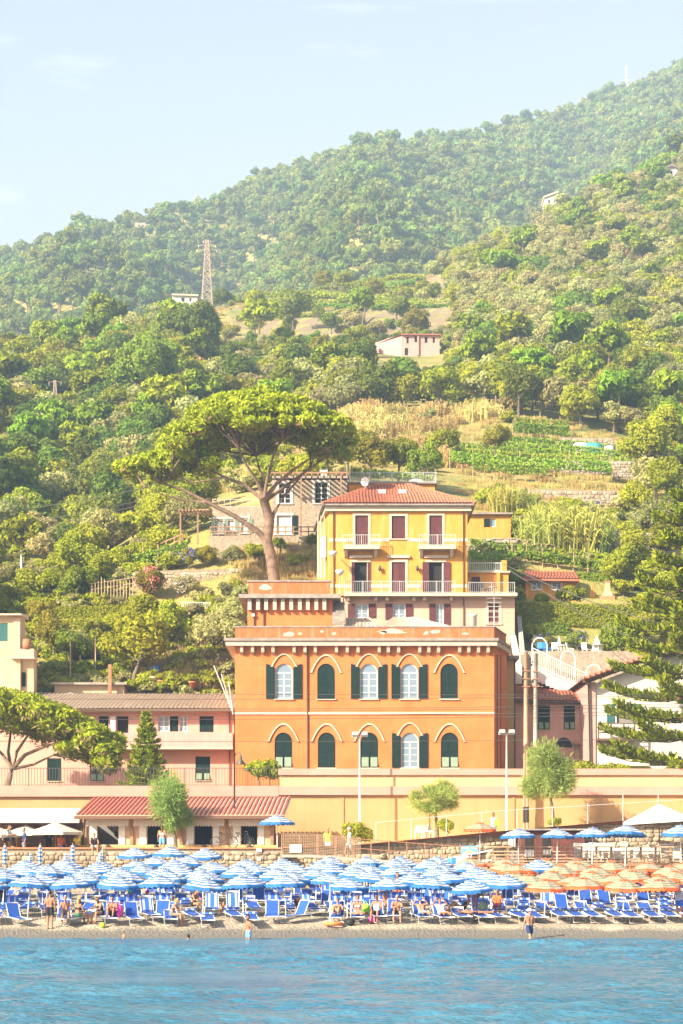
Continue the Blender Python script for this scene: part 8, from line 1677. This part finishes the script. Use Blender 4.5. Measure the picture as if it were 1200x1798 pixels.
# wire mesh fence along the right promenade
fe = Bld('promenade_fence', 'thin wire mesh fence with pale posts along the promenade wall', 'fence', 980, 1440, 116.5)
for i in range(10): px = 660+i*62; fe.put(MB().beam((PX(px, 116.5), 116.5, promz(px)-.05), (PX(px, 116.5), 116.5, promz(px)+1.25+(.35 if px > 1080 else 0)), .05), 'post', 'galvanised')
fe.put(MB().beam((PX(660, 116.5), 116.5, promz(660)+1.25), (PX(880, 116.5), 116.5, promz(880)+1.22), .03).beam((PX(880, 116.5), 116.5, promz(880)+1.22), (PX(1220, 116.5), 116.5, promz(1220)+1.3), .03), 'rail', 'galvanised')
# small blue parasol at the restaurant corner with flag pole
o = copy_thing(ub, (PX(487, 114.6), 114.6, 4.1), .2, 'blue and white striped umbrella lifted above the netted walkway', 1.0, 'umbrella above the walkway')
# ------------------------------------------------------------------ people
for i, c in enumerate(((.41, .21, .13), (.33, .155, .09), (.45, .25, .165), (.27, .125, .07))): pm('skin_%d' % i, c, (c[0]*.85, c[1]*.82, c[2]*.8), scale=6, rough=.6, coord='obj')
CL = {'black': (.02, .02, .022), 'grey': (.16, .15, .16), 'navy': (.02, .04, .12), 'lightblue': (.12, .32, .62), 'white': (.70, .70, .70), 'pink': (.70, .28, .40), 'orange': (.65, .16, .06), 'yellow': (.62, .48, .05), 'blue': (.03, .12, .45), 'purple': (.32, .18, .45), 'green': (.04, .14, .10), 'turquoise': (.05, .50, .60), 'magenta': (.65, .05, .40), 'palegrey': (.48, .47, .52), 'swim': (.42, .52, .58)}
for k, c in CL.items(): pm('cloth_'+k, c, rough=.9)
for k, c in (('dark', (.03, .02, .015)), ('brown', (.10, .05, .025)), ('blond', (.42, .27, .10)), ('grey', (.40, .38, .36))): pm('hair_'+k, c, rough=.7)
REMESH = []
V3 = Vector
def pose(kind):
    m = lambda x, y, z: [V3((-x, y, z)), V3((x, y, z))]
    J = {}
    if kind in ('stand', 'walk', 'wade', 'bend'):
        J = dict(pel=V3((0, 0, .95)), che=V3((0, .01, 1.30)), nek=V3((0, 0, 1.47)), hed=V3((0, -.02, 1.63)), hip=m(.095, 0, .90), kne=m(.10, -.02, .50), ank=m(.10, .03, .09), toe=m(.12, -.12, .035), sho=m(.18, .01, 1.41), elb=m(.25, .03, 1.13), wri=m(.25, -.06, .88))
        if kind == 'walk': J['kne'] = [V3((-.1, -.22, .53)), V3((.1, .06, .50))]; J['ank'] = [V3((-.1, -.26, .10)), V3((.1, .36, .17))]; J['toe'] = [V3((-.11, -.42, .06)), V3((.11, .30, .05))]; J['wri'] = [V3((-.25, .12, .9)), V3((.25, -.22, .98))]
        if kind == 'bend': 
            J['che'] = V3((0, -.28, 1.12)); J['nek'] = V3((0, -.40, 1.20)); J['hed'] = V3((0, -.52, 1.28)); J['sho'] = m(.18, -.36, 1.17); J['elb'] = m(.22, -.38, .88); J['wri'] = m(.15, -.45, .66)
        if kind == 'wade': J['che'] = V3((.06, -.05, 1.28)); J['nek'] = V3((.12, -.10, 1.43)); J['hed'] = V3((.16, -.14, 1.58)); J['sho'] = [V3((-.1, -.05, 1.39)), V3((.26, -.08, 1.36))]; J['elb'] = [V3((-.22, .02, 1.14)), V3((.34, -.05, 1.10))]; J['wri'] = [V3((-.26, -.12, .94)), V3((.34, -.16, .90))]
    elif kind in ('sit', 'sitlean', 'knees', 'cross'):
        J = dict(pel=V3((0, .05, .50)), che=V3((0, .02, .85)), nek=V3((0, -.02, 1.01)), hed=V3((0, -.06, 1.17)), hip=m(.10, 0, .47), kne=m(.15, -.42, .50), ank=m(.15, -.46, .10), toe=m(.16, -.62, .04), sho=m(.18, 0, .96), elb=m(.26, -.10, .70), wri=m(.16, -.34, .57))
        if kind == 'sitlean': J['che'] = V3((0, -.08, .83)); J['nek'] = V3((0, -.15, .97)); J['hed'] = V3((0, -.24, 1.10)); J['sho'] = m(.18, -.12, .92); J['elb'] = m(.24, -.28, .68); J['wri'] = m(.08, -.50, .72)
        if kind == 'knees': J['kne'] = m(.14, -.36, .82); J['ank'] = m(.12, -.52, .44); J['toe'] = m(.13, -.66, .40); J['wri'] = m(.1, -.42, .80); J['elb'] = m(.25, -.2, .74)
        if kind == 'cross': J['kne'] = m(.30, -.26, .47); J['ank'] = [V3((.10, -.34, .43)), V3((-.10, -.40, .43))]; J['toe'] = [V3((.2, -.42, .42)), V3((-.2, -.46, .42))]; J['wri'] = m(.07, -.28, .58)
    elif kind in ('recline', 'reclineflat'):
        J = dict(pel=V3((0, 0, .44)), che=V3((0, .24, .72)), nek=V3((0, .33, .85)), hed=V3((0, .35, 1.01)), hip=m(.10, -.05, .43), kne=m(.13, -.42, .72), ank=m(.12, -.70, .42), toe=m(.13, -.84, .42), sho=m(.18, .29, .80), elb=m(.27, .12, .60), wri=m(.13, -.10, .58))
        if kind == 'reclineflat': J['kne'] = m(.12, -.46, .50); J['ank'] = m(.15, -.88, .42); J['toe'] = m(.18, -.92, .52); J['wri'] = m(.2, .30, 1.05); J['elb'] = m(.36, .30, .84)
    elif kind == 'lie':
        J = dict(pel=V3((0, 0, .46)), che=V3((0, .34, .48)), nek=V3((0, .52, .48)), hed=V3((0, .68, .50)), hip=m(.1, -.06, .46), kne=m(.12, -.45, .47), ank=m(.12, -.86, .46), toe=m(.13, -.9, .56), sho=m(.18, .46, .48), elb=m(.28, .2, .45), wri=m(.2, -.02, .50))
    elif kind == 'swim':
        J = dict(pel=V3((0, .35, -.55)), che=V3((0, .12, -.2)), nek=V3((0, 0, .02)), hed=V3((0, -.03, .16)), hip=m(.1, .4, -.6), kne=m(.12, .6, -.85), ank=m(.12, .9, -1.0), toe=m(.12, 1.0, -1.05), sho=m(.18, .05, -.05), elb=m(.3, -.15, -.2), wri=m(.2, -.4, -.15))
    return J
def caps(b, a, c, r0, r1):
    a, c = V3(a), V3(c); b.tube([a, a.lerp(c, .33), a.lerp(c, .66), c], [r0, r0*.67+r1*.33, r0*.33+r1*.67, r1], 10)
    for p, r in ((a, r0), (c, r1)):
        Vi, F = ico(); b.add([tuple(p+V3(v)*r*1.02) for v in Vi], [tuple(f) for f in F])
def person(label, pos, kind, rz=0.0, skin=0, hair='dark', hairlen=0, bottom=None, top=None, hat=None, scale=1.0, female=False, cat='person', glasses=False, shirt=None, trousers=None, headturn=0.0):
    J = pose(kind); t = thing('person', label, cat, pos, None, rz, scale); b = MB(); ws = .94 if female else 1.0
    pel, che, nek, hed = J['pel'], J['che'], J['nek'], J['hed']
    # trunk: side-by-side columns give an oval section
    mid = pel.lerp(che, .5)
    for s_ in (0, 1):
        sg = -1 if s_ == 0 else 1; side = (J['sho'][1]-J['sho'][0]).normalized()*sg
        caps(b, pel+side*.075, mid+side*.058*ws, .105, .092*ws); caps(b, mid+side*.058*ws, che+side*.085*ws, .092*ws, .108*ws); caps(b, che+side*.08*ws, J['sho'][s_]*.9+nek*.1, .105*ws, .062*ws)
        caps(b, J['hip'][s_], J['kne'][s_], .088, .056); caps(b, J['kne'][s_], J['kne'][s_].lerp(J['ank'][s_], .35), .056, .058); caps(b, J['kne'][s_].lerp(J['ank'][s_], .35), J['ank'][s_], .058, .037); caps(b, J['ank'][s_]+V3((0, 0, -.03)), J['toe'][s_], .042, .03)
        caps(b, J['sho'][s_], J['elb'][s_], .052*ws, .04*ws); caps(b, J['elb'][s_], J['wri'][s_], .04*ws, .027*ws)
        fd = (J['wri'][s_]-J['elb'][s_]).normalized(); pl = J['wri'][s_]+fd*.075; caps(b, J['wri'][s_], pl, .026, .034)
        lat = fd.cross(V3((0, 1, .3))).normalized()
        for q, l_ in ((-.026, .062), (-.009, .075), (.009, .07), (.026, .055)): caps(b, pl+lat*q, pl+lat*q*1.25+fd*l_+V3((0, -.012, 0)), .0105, .008)
        caps(b, J['wri'][s_]+fd*.03, J['wri'][s_]+fd*.075-lat*sg*.055, .012, .009)
    caps(b, che+V3((0, 0, .06)), nek, .085, .056); caps(b, nek, hed-(hed-nek)*.2, .052, .052)
    up = (hed-nek).normalized(); Vi, F = ico(); fy = V3((math.sin(headturn), -math.cos(headturn), 0)); hx = V3((math.cos(headturn), math.sin(headturn), 0))
    hc = hed+up*.02
    def hv(x, y, z): return hc+hx*x-fy*y+V3((0, 0, z))
    b.add([tuple(hv(v[0]*.078, v[1]*.096, v[2]*.118)) for v in Vi], [tuple(f) for f in F]); caps(b, hv(0, -.05, -.07), hv(0, -.075, -.1), .045, .03)
    caps(b, hv(0, -.092, .01), hv(0, -.115, -.028), .013, .018); caps(b, hv(-.03, -.085, -.062), hv(.03, -.085, -.062), .012, .012)
    for sg in (-1, 1): caps(b, hv(sg*.08, .005, .015), hv(sg*.08, .01, -.02), .016, .013)
    body = b.build('body', 'skin_%d' % skin, t); REMESH.append((body, .021))
    for sg in (-1, 1):
        MB().lathe([(.001, .014), (.013, .006), (.013, -.006), (.001, -.014)], hv(sg*.03, -.088, .02), 6).build('eye', 'hair_dark', body)
    # hair
    hb = MB(); hm = {'dark': 'hair_dark', 'brown': 'hair_brown', 'blond': 'hair_blond', 'grey': 'hair_grey'}.get(hair)
    if hm:
        hb.add([tuple(hv(v[0]*.088, v[1]*.1+.018, v[2]*.115+.028)) for v in Vi], [tuple(f) for f in F if not (min(Vi[i][1] for i in f) < -.55 and min(Vi[i][2] for i in f) < .25)], 0, True)
        if hairlen: caps(hb, hv(0, .06, .02), hv(0, .09, -.10-.12*hairlen), .075, .05)
        hb.build('hair', hm, t)
    if hat:
        h_ = MB().lathe([(.02, .135), (.075, .125), (.098, .07), (.1, .03)]+([(.16, .015), (.165, .01), (.1, .02)] if hat[1] else [(.101, .01)]), hv(0, .005, 0), 14)
        if not hat[1]: h_.add([tuple(hv(x, y, z)) for x, y, z in ((-.07, -.08, .05), (.07, -.08, .05), (.05, -.18, .035), (-.05, -.18, .035))], [(0, 1, 2, 3)])
        h_.build('hat', 'cloth_'+hat[0], t)
    if glasses: MB().box(-.07, .07, -.005, .005, -.015, .02).build('sunglasses', 'bag_black', t).location = hv(0, -.105, .02)
    if bottom:
        lm, k = bottom; b = MB()
        side = (J['sho'][1]-J['sho'][0]).normalized()
        for s_ in (0, 1):
            sg = -1 if s_ == 0 else 1; caps(b, pel+side*sg*.075, pel.lerp(mid, .35)+side*sg*.068, .117, .108); caps(b, J['hip'][s_], J['hip'][s_].lerp(J['kne'][s_], lm), .103, .103-.02*lm)
        REMESH.append((b.build('trunks' if not female else 'swimsuit_bottom', 'cloth_'+k, t), .022))
    if top:
        b = MB(); side = (J['sho'][1]-J['sho'][0]).normalized(); up2 = (che-pel).normalized()
        if top[0] == 'suit':
            for sg in (-1, 1): caps(b, pel+side*sg*.075, mid+side*sg*.058, .115, .102); caps(b, mid+side*sg*.058, che+side*sg*.075-up2*.02, .102, .116)
        else:
            for sg in (-1, 1): caps(b, che+side*sg*.05-up2*.06, che+side*sg*.09-up2*.06, .112, .108)
        REMESH.append((b.build('swimsuit_top', 'cloth_'+top[1], t), .022))
    if shirt:
        b = MB(); side = (J['sho'][1]-J['sho'][0]).normalized()
        for s_ in (0, 1):
            sg = -1 if s_ == 0 else 1; caps(b, pel+side*sg*.075, mid+side*sg*.06, .122, .112); caps(b, mid+side*sg*.06, che+side*sg*.085, .112, .122); caps(b, che+side*sg*.08, J['sho'][s_]*.92+nek*.08, .118, .074)
            if shirt[1]: caps(b, J['sho'][s_], J['sho'][s_].lerp(J['elb'][s_], shirt[1]), .068, .06)
        REMESH.append((b.build('shirt', 'cloth_'+shirt[0], t), .024))
    if trousers:
        b = MB()
        for s_ in (0, 1): caps(b, J['hip'][s_], J['kne'][s_], .104, .075); caps(b, J['kne'][s_], J['ank'][s_]+V3((0, 0, .04)), .075, .058)
        REMESH.append((b.build('trousers', 'cloth_'+trousers, t), .024))
    return t
def bp(px, Y, dz=0): x = PX(px, Y); return (x, Y, bz1(x, Y)+dz)
PI = math.pi
person('man standing with his back to the sea in black swim trunks', bp(88, 88.3), 'stand', PI*.95, 1, 'dark', 0, (.55, 'black'))
person('bald man in grey trunks sitting on a sunbed edge', bp(115, 89.0, .02), 'sit', .15, 0, 'grey', 0, (.5, 'grey'))
person('blonde woman in a dark bikini sitting with her back turned on a blue sunbed', bp(138, 88.75, .0), 'sit', PI*.75, 1, 'blond', .6, (.12, 'green'), ('bra', 'black'), female=True)
person('woman with sunglasses in a dark swimsuit sitting sideways', bp(177, 89.3), 'sitlean', -.7, 0, 'brown', .5, (.12, 'black'), ('suit', 'black'), female=True, glasses=True)
person('man sitting hugging his knees in black trunks beside a pink bag', bp(198, 89.1), 'knees', -.1, 1, 'dark', 0, (.4, 'black'))
person('bather in a turquoise cap leaning over a sunbed', bp(222, 92.4), 'sitlean', .8, 1, None, 0, (.15, 'blue'), ('suit', 'blue'), hat=('turquoise', 0), female=True)
person('bather in a magenta cap and black swimsuit leaning forward', bp(258, 92.2), 'sitlean', .2, 0, None, 0, (.15, 'black'), ('suit', 'black'), hat=('magenta', 0), female=True)
person('blonde woman in a bikini sitting sideways looking at her phone', bp(303, 89.1), 'sitlean', PI*.45, 0, 'blond', .7, (.12, 'grey'), ('bra', 'grey'), female=True)
person('person with raised bare knees reclining under the second row umbrellas', bp(372, 95.0), 'recline', .1, 0, 'dark', 1, (.15, 'black'), ('suit', 'black'), female=True)
person('seated man in green trunks talking beside the raised knees', bp(407, 94.8), 'sit', -1.3, 0, 'dark', 0, (.5, 'green'))
person('boy in light blue trunks wading into the sea', (PX(437, 85.3), 85.3, -.52), 'wade', -1.0, 1, 'dark', 0, (.55, 'lightblue'), scale=.93)
person('person bending over in black behind a raised sunbed', bp(520, 91.6), 'bend', 1.35, 1, 'dark', 0, (.6, 'black'), scale=.8)
person('woman in sunglasses reclining with bent knees in white shorts', bp(592, 89.9, .02), 'recline', -.1, 0, 'dark', 0, (.3, 'palegrey'), ('bra', 'black'), female=True, glasses=True)
person('woman sitting cross-legged on a sunbed holding her hands together', bp(628, 89.7), 'cross', .1, 0, 'brown', 0, (.12, 'swim'), ('bra', 'swim'), female=True, glasses=True)
person('dark-haired woman in a pale blue swimsuit top and black skirt sitting', bp(662, 89.7), 'sit', -.3, 1, 'dark', .4, (.45, 'black'), ('suit', 'swim'), female=True, glasses=True)
person('broad bald man in black trunks sitting with hands clasped', bp(697, 89.5), 'sitlean', 0, 0, 'grey', 0, (.5, 'black'), scale=1.05)
person('man with a blue sun hat lying back in blue-grey shorts', bp(741, 89.8), 'reclineflat', .2, 0, None, 0, (.55, 'lightblue'), hat=('blue', 1))
person('person in pink shorts lying back with arms behind the head', bp(776, 89.8), 'reclineflat', .25, 1, 'dark', 0, (.4, 'pink'), shirt=('white', .3))
person('bather in black lying with knees up under an umbrella', bp(812, 91.4), 'recline', -1.2, 0, 'brown', 0, (.3, 'black'), ('suit', 'black'), female=True)
person('bather in purple bending over a beach bag', bp(834, 91.6), 'bend', .6, 0, 'brown', 0, (.3, 'purple'), ('suit', 'purple'), female=True)
person('sunbather lying flat across a pale blue sunbed', bp(833, 90.2), 'lie', PI/2, 1, 'brown', 0, (.2, 'navy'))
person('man in white cap and dark trunks standing knee deep in the sea', (PX(930, 86.0), 86.0, -.42), 'walk', .5, 0, None, 0, (.6, 'navy'), hat=('white', 1), glasses=True)
person('swimmer with wet brown hair in the shallows', (PX(217, 85.6), 85.6, .0), 'swim', .6, 0, 'brown'); person('swimmer with black hair seen from behind', (PX(333, 86.0), 85.4, -.06), 'swim', PI, 1, 'dark')
person('man in striped top and blue shorts standing by the small orange umbrella', bp(1193, 90.6), 'stand', -.6, 1, 'dark', 0, (.55, 'blue'), shirt=('palegrey', .5))
person('person in dark clothes standing under the umbrellas at the beach end', bp(4, 95.2), 'stand', .4, 1, 'dark', 0, None, trousers='black', shirt=('black', .9))
person('man in orange trunks standing at the back of the sunbeds', bp(698, 97.2), 'stand', .3, 1, 'dark', 0, (.55, 'orange'))
person('bather in red reclining in the middle rows', bp(683, 94.5), 'recline', .3, 0, 'dark', 1, (.2, 'orange'), ('bra', 'orange'), female=True)
person('bather with dark hair sitting up in the middle rows', bp(665, 93.4), 'sit', .4, 0, 'dark', .5, (.3, 'black'), ('bra', 'pink'), female=True)
person('person in a red robe sitting on an upright striped sunbed', bp(874, 92.4), 'sit', -.2, 1, 'dark', 0, (.5, 'magenta'), shirt=('orange', .6))
person('bather resting by the white counter in orange', bp(570, 99.5), 'sit', .8, 0, 'brown', .5, (.3, 'orange'), female=True)
person('bather seated under the first umbrellas with a book', bp(340, 93.6), 'sitlean', .9, 0, 'brown', 0, (.3, 'black'), ('bra', 'black'), female=True)
# promenade
person('woman in black top and white shorts sitting on the sea wall', (PX(165, 113.85), 114.0, 3.72), 'sit', .25, 0, 'blond', .9, (.45, 'white'), female=True, shirt=('black', 0), glasses=True)
person('long-haired woman in backless top and denim shorts seen from behind on the promenade', (PX(285, 115.2), 115.2, 3.72), 'stand', PI, 0, 'brown', 1.6, (.5, 'lightblue'), ('bra', 'white'), female=True)
person('walker in white cap and pale skirt striding down the walkway', (PX(614, 113.1), 113.1, wk(.345).z+.07), 'walk', -1.4, 0, None, 0, (.85, 'palegrey'), hat=('white', 0), shirt=('palegrey', .4), female=True)
person('person in yellow shirt leaning on the promenade parapet', (PX(576, 115.4), 115.6, PZ(1505, 115.6)), 'stand', .2, 1, 'blond', .5, None, shirt=('yellow', .8), trousers='white')
person('man in white vest carrying a green bag on the upper promenade', (PX(867, 116.2), 116.2, promz(867)-.6), 'stand', -.7, 1, 'brown', 0, None, shirt=('white', 0), trousers='grey')
tt = thing('green_bag', 'green bag carried by the man on the upper promenade', 'bag', (PX(872, 115.9), 115.9, promz(867)+.35)); MB().box(-.14, .14, -.06, .06, 0, .36).build('body', 'lime_towel', tt); MB().tube([(-.08, 0, .36), (0, 0, .5), (.08, 0, .36)], .012, 6).build('handle', 'lime_towel', tt)
person('waiter in white shirt serving at the terrace end', (PX(10, 115.4), 115.4, 4.1), 'sitlean', 1.2, 0, 'dark', 0, None, shirt=('white', .9), trousers='black', scale=1.15)
person('man in blue tee standing under the wide white parasol', (PX(43, 115.0), 115.0, 3.55), 'stand', -1.2, 1, 'dark', 0, None, shirt=('navy', .8), trousers='grey'); person('waiter in black standing in the shade of the terrace', (PX(84, 117.0), 117.4, 3.6), 'stand', .1, 1, 'dark', 0, None, shirt=('black', .9), trousers='black'); person('diner with dark hair seated near the parasol pole', (PX(107, 115.4), 115.5, 3.72), 'sit', .6, 1, 'dark', 0, None, shirt=('orange', .4), trousers='navy'); person('diner in yellow seated by the restaurant corner', (PX(136, 115.4), 115.5, 3.75), 'sit', -.6, 1, 'brown', 0, None, shirt=('yellow', .6), trousers='grey')
# one pass turns every figure's limbs into a continuous skin
for o, vx in REMESH:
    md = o.modifiers.new('skin', 'REMESH'); md.mode = 'VOXEL'; md.voxel_size = vx; md.use_smooth_shade = True
    s_ = o.modifiers.new('smooth', 'SMOOTH'); s_.factor = .5; s_.iterations = 2
bpy.context.view_layer.update(); dg = bpy.context.evaluated_depsgraph_get()
for o, vx in REMESH:
    me = bpy.data.meshes.new_from_object(o.evaluated_get(dg)); o.modifiers.clear(); o.data = me
# ------------------------------------------------------------------ the air
m = bpy.data.materials.new('haze'); m.use_nodes = True; M['haze'] = m; t = m.node_tree; t.nodes.remove(t.nodes["Principled BSDF"])
pv = t.nodes.new("ShaderNodeVolumePrincipled"); pv.inputs['Color'].default_value = (0.52, 0.73, 1.0, 1); pv.inputs['Density'].default_value = 0.00029; pv.inputs['Anisotropy'].default_value = 0.0
t.links.new(pv.outputs['Volume'], t.nodes["Material Output"].inputs['Volume'])
b = MB().box(-1100, 1100, -320, 2000, -9, 705); tag(b.build('haze', 'haze'), kind='stuff')
